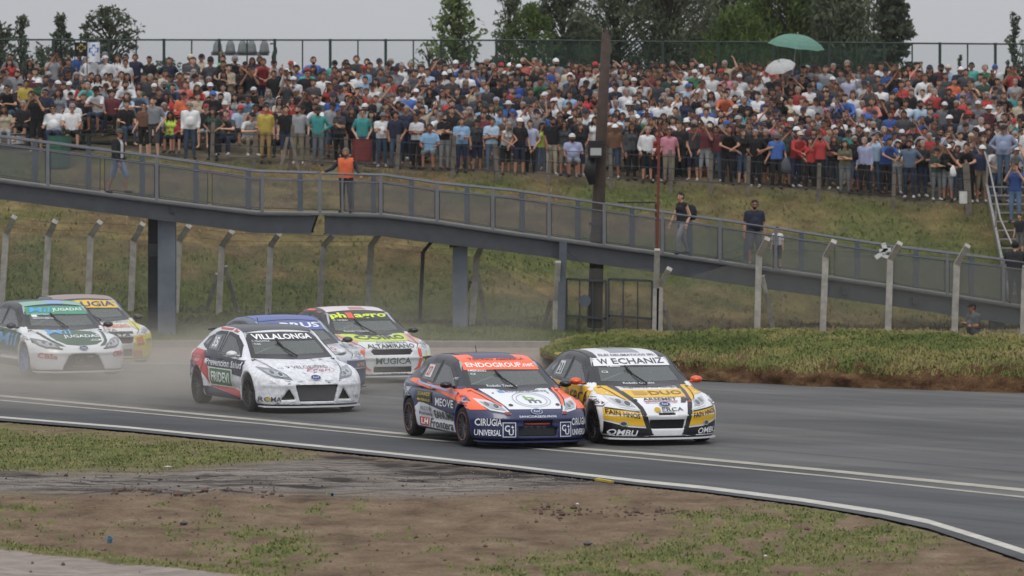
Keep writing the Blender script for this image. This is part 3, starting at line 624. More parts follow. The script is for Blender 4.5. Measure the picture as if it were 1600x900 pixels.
LEAF = {'euc': leafmat('eucalypt_leaf', '444c37', '7a8468'), 'light': leafmat('light_leaf', '4c5c34', '8a9a62'), 'willow': leafmat('willow_leaf', '394a24', '6a7d3e'), 'dark': leafmat('dark_leaf', '3d4636', '6a745c'), 'pale': leafmat('pale_leaf', '454d40', '767e6c')}
def tree(name, label, px, Y, top, w, kind, leaves, spread=.5, low=.25, clumps=26, size=.16, style='round', seed=1, base=None):
    r_ = np.random.default_rng(seed); z0 = zt(px, Y) - .2 if base is None else base; x0 = P(px, 0, Y).x; zt_ = ZP(top, Y); Ht = zt_ - z0; Wd = w * Y / F
    root = empty(name, (x0, Y, z0)); tag(root, label, 'tree', 'trees behind the crowd')
    tb = MB(); tr_ = max(.07, Ht * .018); bend = r_.normal(0, .03, 2) * Ht
    sp = [Vector((bend[0] * u * u, bend[1] * u * u, Ht * .93 * u)) for u in np.linspace(0, 1, 7)]; tb.tube(sp, [tr_ * (1.15 - u) for u in np.linspace(0, 1, 7)], 8)
    cs = []
    clumps = int(clumps * 2.2); size *= .75; leaves = int(leaves * (.42 if kind in ('dark', 'pale', 'light') and Wd < 2.5 else .62 if px < 850 else .78))
    for k in range(clumps):
        u = low + (1 - low) * ((k + r_.random()) / clumps); ang = r_.random() * 2 * math.pi
        if style == 'cone': rad = Wd * .5 * (1.06 - u) / (1.06 - low) * r_.uniform(.45, 1)
        elif style == 'tall': rad = Wd * .5 * (.35 + .65 * math.sin(min(1, (u - low) / (1 - low) * 1.1 + .12) * math.pi)) * r_.uniform(.1, 1)
        else: rad = Wd * .5 * math.sqrt(max(.02, 1 - ((u - (low + 1) / 2) / ((1 - low) / 2)) ** 2)) * r_.uniform(.25, 1)
        c = Vector((math.cos(ang) * rad, math.sin(ang) * rad * .8, Ht * u)); st = sp[0].lerp(sp[-1], max(.1, min(.95, u - .16 - .1 * r_.random())))
        mid = st.lerp(c, .5) + Vector((0, 0, .05 * Ht * r_.random())); tb.tube([st, mid, c], [tr_ * .42, tr_ * .26, .015], 5); cs.append((c, r_.uniform(.6, 1.25), r_.uniform(-.25, .25)))
    link('trunk', tb.mesh('trunk', BARK, True), root)
    n = leaves; ci = r_.integers(0, len(cs), n); C = np.array([c[0] for c in cs])[ci]; S = np.array([c[1] for c in cs])[ci] * Wd * spread * .19; T0 = np.array([c[2] for c in cs])[ci]
    off = r_.normal(0, 1, (n, 3)); off /= np.maximum(1, np.linalg.norm(off, axis=1, keepdims=True) / 1.7); Pn = C + off * S[:, None] * np.array([1, 1, .8])
    if style == 'weep': Pn[:, 2] -= r_.random(n) ** 1.5 * Ht * .28
    if style == 'cone': Pn[:, 2] = C[:, 2] + off[:, 2] * S * .35
    d1 = r_.normal(0, 1, (n, 3)); 
    if style == 'weep' or kind == 'euc': d1[:, 2] -= 1.6 if style == 'weep' else .8
    d1 /= np.linalg.norm(d1, axis=1, keepdims=True); d2 = np.cross(d1, r_.normal(0, 1, (n, 3))); d2 /= np.linalg.norm(d2, axis=1, keepdims=True)
    ln = size * r_.uniform(.6, 1.4, n)[:, None]; wd = ln * (.28 if kind in ('euc', 'willow') else .5)
    V = np.stack([Pn - d1 * ln, Pn + d2 * wd, Pn + d1 * ln, Pn - d2 * wd], 1).reshape(-1, 3); tone = np.clip(.5 + T0 + r_.normal(0, .16, n), 0, 1)
    me = mesh_from('crown', V, np.arange(4 * n).reshape(n, 4), LEAF[kind]); attr(me, 'tone', np.repeat(tone, 4)); link('crown', me, root)
TR = [('tree', 'small dark tree at the far left edge behind the fence', 4, 182, 38, 44, 'dark', 1500, .6, .3, 20, .13, 'round'), ('tree', 'thin airy tree, second from the left behind the fence', 35, 186, 26, 34, 'dark', 1100, .55, .3, 22, .12, 'tall'),
      ('tree', 'slim pointed tree left of the black and white flags', 95, 184, 26, 46, 'dark', 1700, .5, .25, 24, .13, 'tall'), ('tree', 'airy spreading tree just behind the white flag', 172, 184, 12, 92, 'dark', 2300, .38, .35, 34, .13, 'round'),
      ('shrub', 'low dark shrub beyond the fence right of the white flag', 66, 190, 76, 60, 'dark', 1100, .7, .1, 16, .14, 'round'), ('shrub', 'low bush on the dirt rise beyond the fence', 262, 196, 98, 60, 'dark', 900, .7, .1, 14, .14, 'round'),
      ('tree', 'tall light green eucalyptus standing alone left of the tree mass', 712, 188, -22, 80, 'light', 3600, .75, .34, 22, .15, 'tall'), ('shrub', 'thin sapling beside the lone light green eucalyptus', 672, 190, 66, 60, 'light', 650, .5, .2, 16, .12, 'round'),
      ('tree', 'slender airy tree between the lone eucalyptus and the dense trees', 795, 186, -18, 72, 'euc', 3000, .45, .3, 30, .14, 'tall'), ('tree', 'bright green bushy tree left of the dense tree mass', 832, 184, 12, 82, 'willow', 4800, .62, .15, 26, .15, 'round'),
      ('tree', 'dark eucalyptus with a full round crown left of the wooden pole', 880, 188, -16, 92, 'dark', 6000, .6, .2, 30, .16, 'round'), ('tree', 'open grey-green eucalyptus right behind the wooden pole', 965, 192, -70, 190, 'euc', 9000, .42, .22, 60, .17, 'round'),
      ('tree', 'gappy eucalyptus right of the wooden pole', 1050, 190, -70, 150, 'euc', 7500, .42, .2, 52, .17, 'round'), ('tree', 'green weeping willow left of the sea-green umbrella', 1150, 186, 18, 120, 'willow', 8500, .55, .2, 36, .17, 'weep'),
      ('tree', 'tall grey-green eucalyptus behind the weeping willow', 1130, 200, -90, 190, 'euc', 8500, .45, .25, 56, .19, 'round'), ('tree', 'tall drooping green tree behind the sea-green umbrella', 1235, 192, -75, 170, 'willow', 11000, .5, .15, 50, .2, 'weep'),
      ('tree', 'dark drooping tree right of the sea-green umbrella', 1322, 190, -60, 150, 'euc', 10500, .5, .12, 52, .19, 'weep'), ('tree', 'dark pine with level branches at the right end of the tree mass', 1394, 186, -40, 120, 'dark', 6500, .34, .12, 56, .15, 'cone'),
      ('tree', 'small pale slim tree at the far right behind the fence', 1586, 186, 20, 36, 'pale', 1300, .5, .2, 24, .12, 'tall'), ('shrub', 'dark cypress tip poking above the crowd at right', 1500, 180, 84, 12, 'dark', 500, .7, .1, 10, .1, 'cone')]
UND = [('bushy dark tree filling the gap left of the wooden pole', 912, 204, 34, 84, 'dark'), ('dark bushy tree low behind the gappy eucalyptus', 1092, 205, 44, 90, 'euc'), ('dark bushy tree between the willow and the green umbrella', 1192, 206, 18, 90, 'dark'), ('dark tree rising behind the green umbrella', 1280, 205, 6, 104, 'dark')]
for k, (lb_, px_, Y_, tp_, w_, kd_) in enumerate(UND): TR.append(('tree', lb_, px_, Y_, tp_, w_, kd_, 6500, .65, .12, 34, .18, 'round'))
for k, a in enumerate(TR): tree(*a, seed=40 + k)
# ------------------------------------------------------------------ race cars
# Body: the smooth intersection of side, roofline, nose and tail surfaces, meshed with surface nets. Local axes: x across, s from the nose back, z up.
def smax(a, b, k):
    h = np.maximum(k - np.abs(a - b), 0) / k; return np.maximum(a, b) + h * h * k / 4
def smooth_curve(kn, w=.07):
    xs = np.linspace(-1, 6, 1401); ys = np.interp(xs, [k[0] for k in kn], [k[1] for k in kn]); n = int(w / .005)
    ker = np.hanning(2 * n + 3); ker /= ker.sum(); ys = np.convolve(np.pad(ys, n + 1, 'edge'), ker, 'valid')
    return lambda v: np.interp(v, xs, ys)
def poly_sd(x, y, poly):
    return np.where(inpoly(x, y, poly), -1, 1) * segdist(x, y, list(poly) + [poly[0]])
HATCH = dict(L=4.34, ws=(.86, 3.51), wr=.315, top=[(-.5, .44), (0, .555), (.08, .605), (.25, .685), (.5, .765), (.8, .84), (1.08, .895), (1.2, .955), (1.5, 1.115), (1.8, 1.26), (1.98, 1.33), (2.2, 1.372), (2.5, 1.395), (2.9, 1.395), (3.3, 1.365), (3.78, 1.29), (3.9, 1.20), (4.12, .98), (4.3, .88), (5, .8)],
             front=[(0, .16), (.09, .05), (.14, 0), (.28, .0), (.44, .01), (.52, .03), (.60, .09), (.70, .22), (.9, .55), (1.6, 1.6)])
SALOON = dict(L=4.55, ws=(.90, 3.58), wr=.315, top=[(-.5, .55), (0, .66), (.08, .70), (.25, .755), (.5, .81), (.8, .865), (1.12, .915), (1.25, .97), (1.55, 1.12), (1.85, 1.265), (2.05, 1.335), (2.3, 1.38), (2.6, 1.395), (3.0, 1.37), (3.4, 1.28), (3.8, 1.10), (4.0, 1.03), (4.3, 1.02), (4.5, 1.0), (5, .9)],
              front=[(0, .16), (.09, .05), (.14, 0), (.3, .0), (.5, .0), (.62, .03), (.70, .08), (.78, .2), (.95, .5), (1.6, 1.6)])
def car_sdf(st, holes):
    T = smooth_curve(st['top']); FZ = smooth_curve(st['front'], .04); Ln = st['L']
    WPL = smooth_curve([(-.5, .74), (0, .87), (.3, .90), (.7, .915), (1.2, .90), (2, .905), (3, .91), (3.6, .90), (4.0, .86), (4.4, .78), (5, .7)], .2)
    def f(x, s, z):
        ax = np.abs(x)
        W = WPL(s) - .16 * np.clip(np.abs(z - .62) - .08, 0, 1) ** 1.4 * (z < .9)
        gh = np.clip((z - .86) / .08, 0, 1); W = W - .035 * gh * gh * (3 - 2 * gh) - .43 * np.clip(z - .90, 0, 2) - .13 * np.clip(s - 2.9, 0, 2) * np.clip((z - .85) / .3, 0, 1)
        W = W - .022 * np.exp(-((z - .80) / .025) ** 2) * np.clip((s - 1.0) * 4, 0, 1) * np.clip((3.9 - s) * 4, 0, 1) * .5
        W = W - .03 * np.exp(-((z - .36) / .07) ** 2) * np.clip((s - 1.25) * 4, 0, 1) * np.clip((3.1 - s) * 4, 0, 1)
        for sw in st['ws']:
            r = np.hypot(s - sw, z - .32); W = W + .05 * np.exp(-((r - .385) / .07) ** 2) * np.clip((z - .05) * 6, 0, 1)
        bow = .24 * np.clip((s - .85) / .35, 0, 1) * np.clip((2.3 - s) / .5, 0, 1)
        cr = np.interp(s, [0, .5, 1.1, 1.9, 2.4, 6], [.05, .085, .06, .05, .05, .05])
        top = T(s - bow * ax * ax) - cr * (ax / .8) ** 2.2
        top = top + .016 * np.clip((.5 - np.abs(ax - .0)) / .06, 0, 1) * np.clip((s - .2) * 6, 0, 1) * np.clip((1.05 - s) * 6, 0, 1)   # raised bonnet centre
        fr = FZ(z) + .36 * np.clip(ax / .9, 0, 1.2) ** 3.3 - s
        fr = fr - .02 * np.exp(-((z - .47) / .03) ** 2)
        re = s - (Ln - .03 - .16 * (ax / .9) ** 2.5 - .10 * np.clip(z - .62, 0, 1) - .05 * (z < .3) * (.3 - z) * 4)
        bt = .135 + .02 * np.clip(s, 0, 1) - z
        side = ax - W
        d = smax(side, z - top, .085); d = smax(d, fr, .075); d = smax(d, re, .09); d = smax(d, bt, .05)
        for sw in st['ws']:
            r = np.hypot(s - sw, z - .315) - .352; d = smax(d, -np.maximum(r, .52 - ax), .015)
        for poly, dep in holes:
            q = poly_sd(x, z, poly); d = smax(d, -np.maximum(q, -fr - dep), .012)
        return d
    return f, FZ
def surface_nets(f, lo, hi, h):
    n = [int(math.ceil((hi[i] - lo[i]) / h)) + 1 for i in range(3)]
    ax = [lo[i] + h * np.arange(n[i]) for i in range(3)]
    X, S, Z = np.meshgrid(*ax, indexing='ij'); D = f(X, S, Z)
    C = np.stack([D[i:n[0] - 1 + i, j:n[1] - 1 + j, k:n[2] - 1 + k] for i in (0, 1) for j in (0, 1) for k in (0, 1)])
    act = (C.min(0) < 0) & (C.max(0) >= 0); ids = -np.ones(act.shape, int); ids[act] = np.arange(act.sum())
    I = np.argwhere(act); c = C[:, act]
    acc = np.zeros((len(I), 3)); cnt = np.zeros(len(I)); cor = [(i, j, k) for i in (0, 1) for j in (0, 1) for k in (0, 1)]
    for a in range(8):
        for b_ in range(a + 1, 8):
            da = np.array(cor[b_]) - np.array(cor[a])
            if np.abs(da).sum() != 1: continue
            m_ = (c[a] < 0) != (c[b_] < 0); tt = np.where(m_, c[a] / np.where(m_, c[a] - c[b_], 1), 0)
            acc += m_[:, None] * (np.array(cor[a]) + tt[:, None] * da); cnt += m_
    V = (I + acc / cnt[:, None]) * h + np.array(lo); Fs = []
    for axn in range(3):
        u, v = [(1, 2), (2, 0), (0, 1)][axn]
        sl = [slice(1, n[i] - 1) for i in range(3)]; sl[axn] = slice(0, n[axn] - 1); a0 = D[tuple(sl)]
        sl2 = list(sl); sl2[axn] = slice(1, n[axn]); a1 = D[tuple(sl2)]
        e = np.argwhere((a0 < 0) != (a1 < 0)); neg = a0[tuple(e.T)] < 0
        off = np.ones(3, int); off[axn] = 0; e = e + off
        def cid(du, dv):
            q = e.copy(); q[:, u] -= du; q[:, v] -= dv; return ids[tuple(q.T)]
        q = np.stack([cid(1, 1), cid(0, 1), cid(0, 0), cid(1, 0)], 1); q[~neg] = q[~neg][:, ::-1]; Fs.append(q)
    Fs = np.concatenate(Fs); Fs = Fs[(Fs >= 0).all(1)]
    for _ in range(3):
        e = 1e-3; d = f(*V.T); g = np.stack([(f(*(V + np.eye(3)[i] * e).T) - f(*(V - np.eye(3)[i] * e).T)) / (2 * e) for i in range(3)], 1)
        V = V - np.clip(d / np.maximum((g * g).sum(1), .2), -.02, .02)[:, None] * g
    return V, Fs
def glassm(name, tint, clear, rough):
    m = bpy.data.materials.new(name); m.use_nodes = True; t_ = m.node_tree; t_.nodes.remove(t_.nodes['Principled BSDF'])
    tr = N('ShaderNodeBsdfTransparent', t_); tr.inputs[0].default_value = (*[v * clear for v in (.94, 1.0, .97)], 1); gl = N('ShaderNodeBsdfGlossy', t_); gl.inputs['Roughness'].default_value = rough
    df = N('ShaderNodeBsdfDiffuse', t_); df.inputs[0].default_value = (*lin(tint), 1); m0 = N('ShaderNodeMixShader', t_); m0.inputs[0].default_value = .36      # road dust film, thickened so its colour stands in for sky brightness
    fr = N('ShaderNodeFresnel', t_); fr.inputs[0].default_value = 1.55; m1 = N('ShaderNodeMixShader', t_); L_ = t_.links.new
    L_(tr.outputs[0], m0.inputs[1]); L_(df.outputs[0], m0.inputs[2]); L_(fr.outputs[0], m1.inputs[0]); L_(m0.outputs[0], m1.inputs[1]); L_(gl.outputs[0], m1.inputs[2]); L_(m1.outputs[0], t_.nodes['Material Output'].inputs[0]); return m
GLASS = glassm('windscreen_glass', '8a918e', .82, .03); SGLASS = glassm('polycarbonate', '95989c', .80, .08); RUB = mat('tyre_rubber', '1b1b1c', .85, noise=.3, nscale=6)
CHROME = mat('chrome', 'c8ccd0', .15, metal=1); LAMP = mat('headlight_lens', 'd2d5d8', .12, coat=1); LAMPD = mat('headlight_inner', '2b2e33', .15, coat=1)
def paintm(c, name=None): return mat('paint_' + c, c, .32, coat=.6, noise=.05, nscale=3)
def vinyl(c): return mat('vinyl_' + c, c, .4, coat=.25)
def grid_cut(bm, step):
    vs = [v.co for v in bm.verts]
    if not vs: return
    for a in (0, 1):
        lo, hi = min(v[a] for v in vs), max(v[a] for v in vs); k = math.floor(lo / step) + 1
        while k * step < hi - 1e-5:
            no = [0, 0, 0]; no[a] = 1; co = [0, 0, 0]; co[a] = k * step
            bmesh.ops.bisect_plane(bm, geom=bm.verts[:] + bm.edges[:] + bm.faces[:], plane_co=co, plane_no=no, dist=1e-6); k += 1
TXT = {}
def text_geo(s, bold=.012, shear=0):
    key = (s, bold, shear)
    if key not in TXT:
        c = bpy.data.curves.new('t', 'FONT'); c.body = s; c.resolution_u = 2; c.offset = bold; c.shear = shear
        o = bpy.data.objects.new('t', c); COL.objects.link(o); dg = bpy.context.evaluated_depsgraph_get()
        me = o.evaluated_get(dg).to_mesh(); V = np.array([v.co[:2] for v in me.vertices]); Fc = [tuple(p.vertices) for p in me.polygons]
        o.evaluated_get(dg).to_mesh_clear(); bpy.data.objects.remove(o); bpy.data.curves.remove(c)
        lo, hi = V.min(0), V.max(0); TXT[key] = ((V - lo) / (hi - lo), Fc, (hi - lo)[0] / (hi - lo)[1])
    return TXT[key]
class Car:
    def __init__(s, name, label, loc, yaw, style, base, holes=(), h=.025, roll=0, pitch=0, rim='2a2b2e', rim_ring=None, steer=0, cabin='14161a', mottle=False, scale=(1.06, 1.06, 1.0)):
        s.style = style; s.root = empty(name, loc); s.root.rotation_euler = (pitch, roll, yaw); s.root.scale = scale
        tag(s.root, label, 'race car', 'race cars on the track')
        f, FZ = car_sdf(style, holes); V, Fs = surface_nets(f, (-1.02, -.06, .06), (1.02, style['L'] + .06, 1.46), h)
        s.y0 = style['ws'][0]; W_ = V.copy(); W_[:, 1] -= s.y0
        c = V[Fs].mean(1); mi = np.zeros(len(Fs), int)
        frd = c[:, 1] - (FZ(c[:, 2]) + .36 * np.clip(np.abs(c[:, 0]) / .9, 0, 1.2) ** 3.3)
        for poly, dep in holes: mi[inpoly(c[:, 0], c[:, 2], poly) & (frd > .02) & (frd < dep + .05)] = 1
        for sw in style['ws']: mi[(np.hypot(c[:, 1] - sw, c[:, 2] - .315) < .349) & (np.abs(c[:, 0]) < .97)] = 1
        mi[c[:, 2] < .155] = 1
        mi[(c[:, 2] > .925) & (c[:, 1] > 1.12)] = 2
        me = mesh_from('body', W_, Fs, [mat('mottled_wrap', base, .4, noise=.24, nscale=13) if mottle else paintm(base), BLACK, vinyl(cabin)], True, mi); s.body = link('body', me, s.root)
        s.bvh = BVHTree.FromPolygons([tuple(v) for v in V], [tuple(q) for q in Fs])
        s.wheels(rim, rim_ring, steer)
    def proj(s, a, b, view):
        if view == 'front': o, d = Vector((a, -1, b)), Vector((0, 1, 0))
        elif view == 'side': o, d = Vector((-2, a, b)), Vector((1, 0, 0))
        elif view == 'side2': o, d = Vector((2, a, b)), Vector((-1, 0, 0))
        elif view == 'top': o, d = Vector((a, b, 3)), Vector((0, 0, -1))
        elif view == 'corner': o, d = Vector((a - .9 * .6, -.9 * .8, b)), Vector((.6, .8, 0)); 
        r = s.bvh.ray_cast(o, d)
        return (r[0], r[1], d) if r[0] is not None else None
    def patch(s, name, V2, F2, view, m, off=.005, parent=None, step=.045, thick=0, label=None):
        bm = bmesh.new(); vs = [bm.verts.new((v[0], v[1], 0)) for v in V2]
        for q in F2:
            try: bm.faces.new([vs[i] for i in q])
            except ValueError: pass
        grid_cut(bm, step); bm.verts.index_update(); pos = []; ok = []
        for v in bm.verts:
            h = s.proj(v.co.x, v.co.y, view)
            if h and abs(h[1].dot(h[2])) > (.30 if view[:4] == 'side' else .05):
                n = h[1] if h[1].dot(h[2]) < 0 else -h[1]
                pos.append(h[0] + n * off); ok.append(True)
            else: pos.append(Vector((0, 0, 0))); ok.append(False)
        fc = []
        for q in bm.faces:
            ii = [v.index for v in q.verts]
            if all(ok[i] for i in ii):
                dep = [pos[i].dot(Vector((0, 1, 0)) if view in ('front', 'corner') else Vector((1, 0, 0)) if view[:4] == 'side' else Vector((0, 0, 1))) for i in ii]
                if max(dep) - min(dep) < .55: fc.append(ii)
        bm.free(); used = sorted({i for q in fc for i in q}); mp = {i: k for k, i in enumerate(used)}
        if not fc: return None
        V = [pos[i] - Vector((0, s.y0, 0)) for i in used]; fc = [[mp[i] for i in q] for q in fc]
        # orient outward
        q = fc[0]; nn = (V[q[1]] - V[q[0]]).cross(V[q[2]] - V[q[1]]); dd = {'front': Vector((0, 1, 0)), 'corner': Vector((.6, .8, 0)), 'side': Vector((1, 0, 0)), 'side2': Vector((-1, 0, 0)), 'top': Vector((0, 0, -1))}[view]
        if nn.dot(dd) > 0: fc = [list(reversed(q)) for q in fc]
        o = link(name, mesh_from(name, V, fc, m, True), parent or s.root)
        if label: o['label'] = label
        return o
    def poly(s, name, pts, view, m, off=.005, **k):
        return s.patch(name, pts, [tuple(range(len(pts)))], view, m, off, **k)
    def quad(s, name, a0, b0, a1, b1, view, m, off=.005, **k): return s.poly(name, [(a0, b0), (a1, b0), (a1, b1), (a0, b1)], view, m, off, **k)
    def ring(s, name, c, rx, ry, w, view, m, off=.008, n=28, **k):
        V = [(c[0] + math.cos(t * 2 * math.pi / n) * (rx - i * w), c[1] + math.sin(t * 2 * math.pi / n) * (ry - i * w * ry / rx)) for i in (0, 1) for t in range(n)]
        return s.patch(name, V, [(t, (t + 1) % n, n + (t + 1) % n, n + t) for t in range(n)], view, m, off, **k)
    def disc(s, name, c, rx, ry, view, m, off=.008, n=20, **k):
        return s.poly(name, [(c[0] + math.cos(t * 2 * math.pi / n) * rx, c[1] + math.sin(t * 2 * math.pi / n) * ry) for t in range(n)], view, m, off, **k)
    def text(s, txt, a0, a1, b0, b1, view, col, off=.011, bold=.014, shear=0, skew=0, bskew=0, parent=None, flip=None):
        """lettering filling the box (a0..a1, b0..b1) of the projection plane; skew lifts its far end"""
        V, Fc, _ = text_geo(txt, bold, shear)
        P2 = [(a0 + (a1 - a0) * u, b0 + (b1 - b0) * v + skew * u) for u, v in V]
        return s.patch('lettering', P2, Fc, view, vinyl(col), off, step=.06, parent=parent)
    def mirror(s, fn): fn(1); fn(-1)
    def wheels(s, rim, ring, steer):
        T = MB().lathe([(.20, -.105), (.268, -.112), (.300, -.10), (.315, -.075), (.317, 0), (.315, .075), (.300, .10), (.268, .112), (.20, .105)], 32, 'x').mesh('tyre', RUB, True)
        rm = mat('rim_' + rim, rim, .35, metal=.6)
        r = MB().lathe([(.205, -.10), (.222, -.112), (.215, -.095), (.195, -.06), (.195, .10)], 32, 'x')
        r.lathe([(.0, -.085), (.05, -.09), (.06, -.07), (.06, .0)], 16, 'x')
        for k in range(10):
            a = k * 2 * math.pi / 10; d = Vector((0, math.cos(a), math.sin(a))); tq = Vector((0, -math.sin(a), math.cos(a)))
            for sgn in (-1, 1): r.bar(d * .045 + tq * .012 * sgn + Vector((-.075, 0, 0)), d * .205 + tq * .022 * sgn + Vector((-.098, 0, 0)), .02, .018)
        rmesh = r.mesh('rim', rm, False); bd = MB().lathe([(0, -.03), (.165, -.03), (.165, -.01), (0, -.01)], 24, 'x').mesh('brake_disc', mat('brake_steel', '55524f', .4, metal=.8))
        if ring: rg = MB().lathe([(.214, -.116), (.220, -.118), (.224, -.116), (.220, -.112)], 32, 'x').mesh('rim_stripe', vinyl(ring))
        for yw in s.style['ws']:
            for sx in (-1, 1):
                w = empty('wheel', (sx * .825, yw - s.y0, .317), parent=s.root); w.rotation_euler.z = (0 if sx < 0 else math.pi) + (steer if yw == s.style['ws'][0] else 0)
                link('tyre', T, w); link('rim', rmesh, w); link('brake_disc', bd, w)
                if ring: link('rim_stripe', rg, w)
    def glazing(s, banner=None, frame='0b0c0e', tint=None, bz=1.175, screen_top=1.275, pillars=None):
        fm = vinyl('0f1012'); z0 = .915 if s.style is HATCH else .93; gt = screen_top
        def ringpoly(name, pts, view, k0, k1, off):
            cx = sum(p[0] for p in pts) / len(pts); cy = sum(p[1] for p in pts) / len(pts); n = len(pts)
            def sh(k):      # offset the outline by k metres
                r_ = []
                for q in range(n):
                    a_, b_, d_ = Vector(pts[q - 1]), Vector(pts[q]), Vector(pts[(q + 1) % n]); e1, e2 = (b_ - a_).normalized(), (d_ - b_).normalized()
                    n1, n2 = Vector((e1.y, -e1.x)), Vector((e2.y, -e2.x)); m_ = n1 + n2; m_ = m_ / max(m_.dot(n1), .5)
                    if (Vector((cx, cy)) - b_).dot(m_) > 0: m_ = -m_
                    r_.append(b_ + m_ * k)
                return [tuple(v) for v in r_]
            V = sh(k1) + sh(k0); s.patch(name, V, [(q, (q + 1) % n, n + (q + 1) % n, n + q) for q in range(n)], view, fm, off); return sh(-.028)
        wp = [(-.68, z0), (0, z0 - .012), (.68, z0), (.60, bz + .01), (-.60, bz + .01)]
        hole_f = ringpoly('windscreen_surround', wp, 'front', -.035, .035, .007)
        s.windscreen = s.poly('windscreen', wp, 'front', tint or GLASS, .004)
        if banner: s.poly('windscreen_banner', [(-.622, bz - .015), (0, bz), (.622, bz - .015), (.585, gt), (0, gt + .018), (-.585, gt)], 'front', vinyl(banner), .009)
        if s.style is HATCH: wins = [[(1.44, .905), (1.66, 1.06), (1.98, 1.22), (2.30, 1.265), (2.40, 1.265), (2.47, .915)], [(2.54, .918), (2.49, 1.268), (2.85, 1.265), (3.12, 1.225), (3.26, .985), (3.15, .94)], [(3.33, .99), (3.22, 1.20), (3.55, 1.13), (3.64, 1.04)]]
        else: wins = [[(1.5, .925), (1.72, 1.06), (2.05, 1.22), (2.38, 1.265), (2.48, 1.265), (2.54, .93)], [(2.61, .932), (2.56, 1.265), (2.9, 1.25), (3.2, 1.18), (3.4, 1.0), (3.3, .96)]]
        hole_s = []
        for view in ('side', 'side2'):
            for q in wins:
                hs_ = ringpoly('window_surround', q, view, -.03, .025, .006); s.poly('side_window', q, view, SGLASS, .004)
                if view == 'side': hole_s.append(hs_)
        r0, r1 = (3.90, 4.10) if s.style is HATCH else (3.38, 3.74)
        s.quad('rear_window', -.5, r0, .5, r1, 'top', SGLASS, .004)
        me = s.body.data; C = np.empty(len(me.polygons) * 3, np.float32); me.polygons.foreach_get('center', C); C = C.reshape(-1, 3).astype(float); S_ = C[:, 1] + s.y0
        kill = inpoly(C[:, 0], C[:, 2], hole_f) & (S_ > .95) & (S_ < 2.2)
        for q in hole_s: kill |= inpoly(S_, C[:, 2], q) & (np.abs(C[:, 0]) > .45)
        kill |= (np.abs(C[:, 0]) < .46) & (S_ > r0 + .03) & (S_ < r1 - .03) & (C[:, 2] > .95)
        bm = bmesh.new(); bm.from_mesh(me); bm.faces.ensure_lookup_table(); bmesh.ops.delete(bm, geom=[bm.faces[int(q)] for q in np.flatnonzero(kill)], context='FACES'); bm.to_mesh(me); bm.free()
        y0 = s.y0; cg = MB()
        for sx in (-1, 1):
            cg.tube([(sx * .72, 1.35 - y0, .86), (sx * .60, 1.95 - y0, 1.27), (sx * .60, 2.55 - y0, 1.31), (sx * .62, 2.6 - y0, .5)], .022, 6); cg.tube([(sx * .60, 2.55 - y0, 1.30), (sx * .55, 3.5 - y0, .75)], .022, 6)
        cg.tube([(-.60, 2.55 - y0, 1.31), (.60, 2.55 - y0, 1.31)], .022, 6); cg.tube([(-.58, 2.58 - y0, 1.28), (.60, 2.6 - y0, .60)], .022, 6); cg.tube([(-.62, 1.92 - y0, 1.25), (.62, 1.92 - y0, 1.25)], .022, 6); cg.tube([(-.66, 1.45 - y0, .92), (-.05, 1.70 - y0, 1.10), (.60, 1.93 - y0, 1.25)], .014, 6)
        cg.obj('roll_cage', mat('cage_paint', 'b4b6b8', .5), s.root)
        MB().box((-.74, 1.18 - y0, .62), (.74, 1.62 - y0, .865)).obj('dashboard', BLACK, s.root); MB().box((-.76, 1.2 - y0, .2), (.76, 3.6 - y0, .24)).obj('cabin_floor', BLACK, s.root)
        st_ = MB().prism([(2.05 - y0, .30), (2.45 - y0, .28), (2.62 - y0, 1.12), (2.50 - y0, 1.14), (2.36 - y0, .46), (2.05 - y0, .46)], .16, .58, (1, 2, 0)); st_.obj('seat', mat('seat_cloth', '2a2c34', .9), s.root)
        MB().tube([(.37 + .17 * math.cos(t_), 1.72 - y0 + .05 * math.sin(t_), .86 + .17 * math.sin(t_)) for t_ in np.linspace(0, 6.283, 17)], .014, 6).obj('steering_wheel', BLACK, s.root)
        w = MB(); p = [s.proj(x_, z_, 'front')[0] + Vector((0, -s.y0, 0)) + Vector((0, -.025, .02)) for x_, z_ in ((.02, .90), (-.12, 1.03), (-.16, 1.14))]
        w.tube([p[0], p[1]], .014, 6).tube([p[1], p[2]], .010, 6); w.bar(p[1] + Vector((.03, -.01, -.06)), p[2] + Vector((-.03, -.01, .02)), .03, .02)
        w.obj('wiper', BLACK, s.root)
        dl = mat('door_gap', '08080a', .7)
        for view in ('side', 'side2'):
            for pts in ([(1.30, .30), (1.27, .86)], [(2.52, .28), (2.52, .88)], [(3.12, .42), (3.22, .62), (3.26, .93)]):
                V = []
                for a, b_ in pts: V += [(a - .006, b_), (a + .006, b_)]
                s.patch('door_seam', V, [(2 * i, 2 * i + 1, 2 * i + 3, 2 * i + 2) for i in range(len(pts) - 1)], view, dl, .013)
            for a in (2.34, 3.02): s.quad('door_handle', a - .09, .815, a + .09, .84, view, vinyl(frame), .015)
        # bonnet and bumper seams
        for sx in (-1, 1):
            V = [(sx * .50, .655), (sx * .515, .655), (sx * .60, .74), (sx * .615, .74), (sx * .69, .87), (sx * .70, .87)]
            s.patch('bonnet_seam', V, [(0, 1, 3, 2), (2, 3, 5, 4)], 'front', dl, .013)
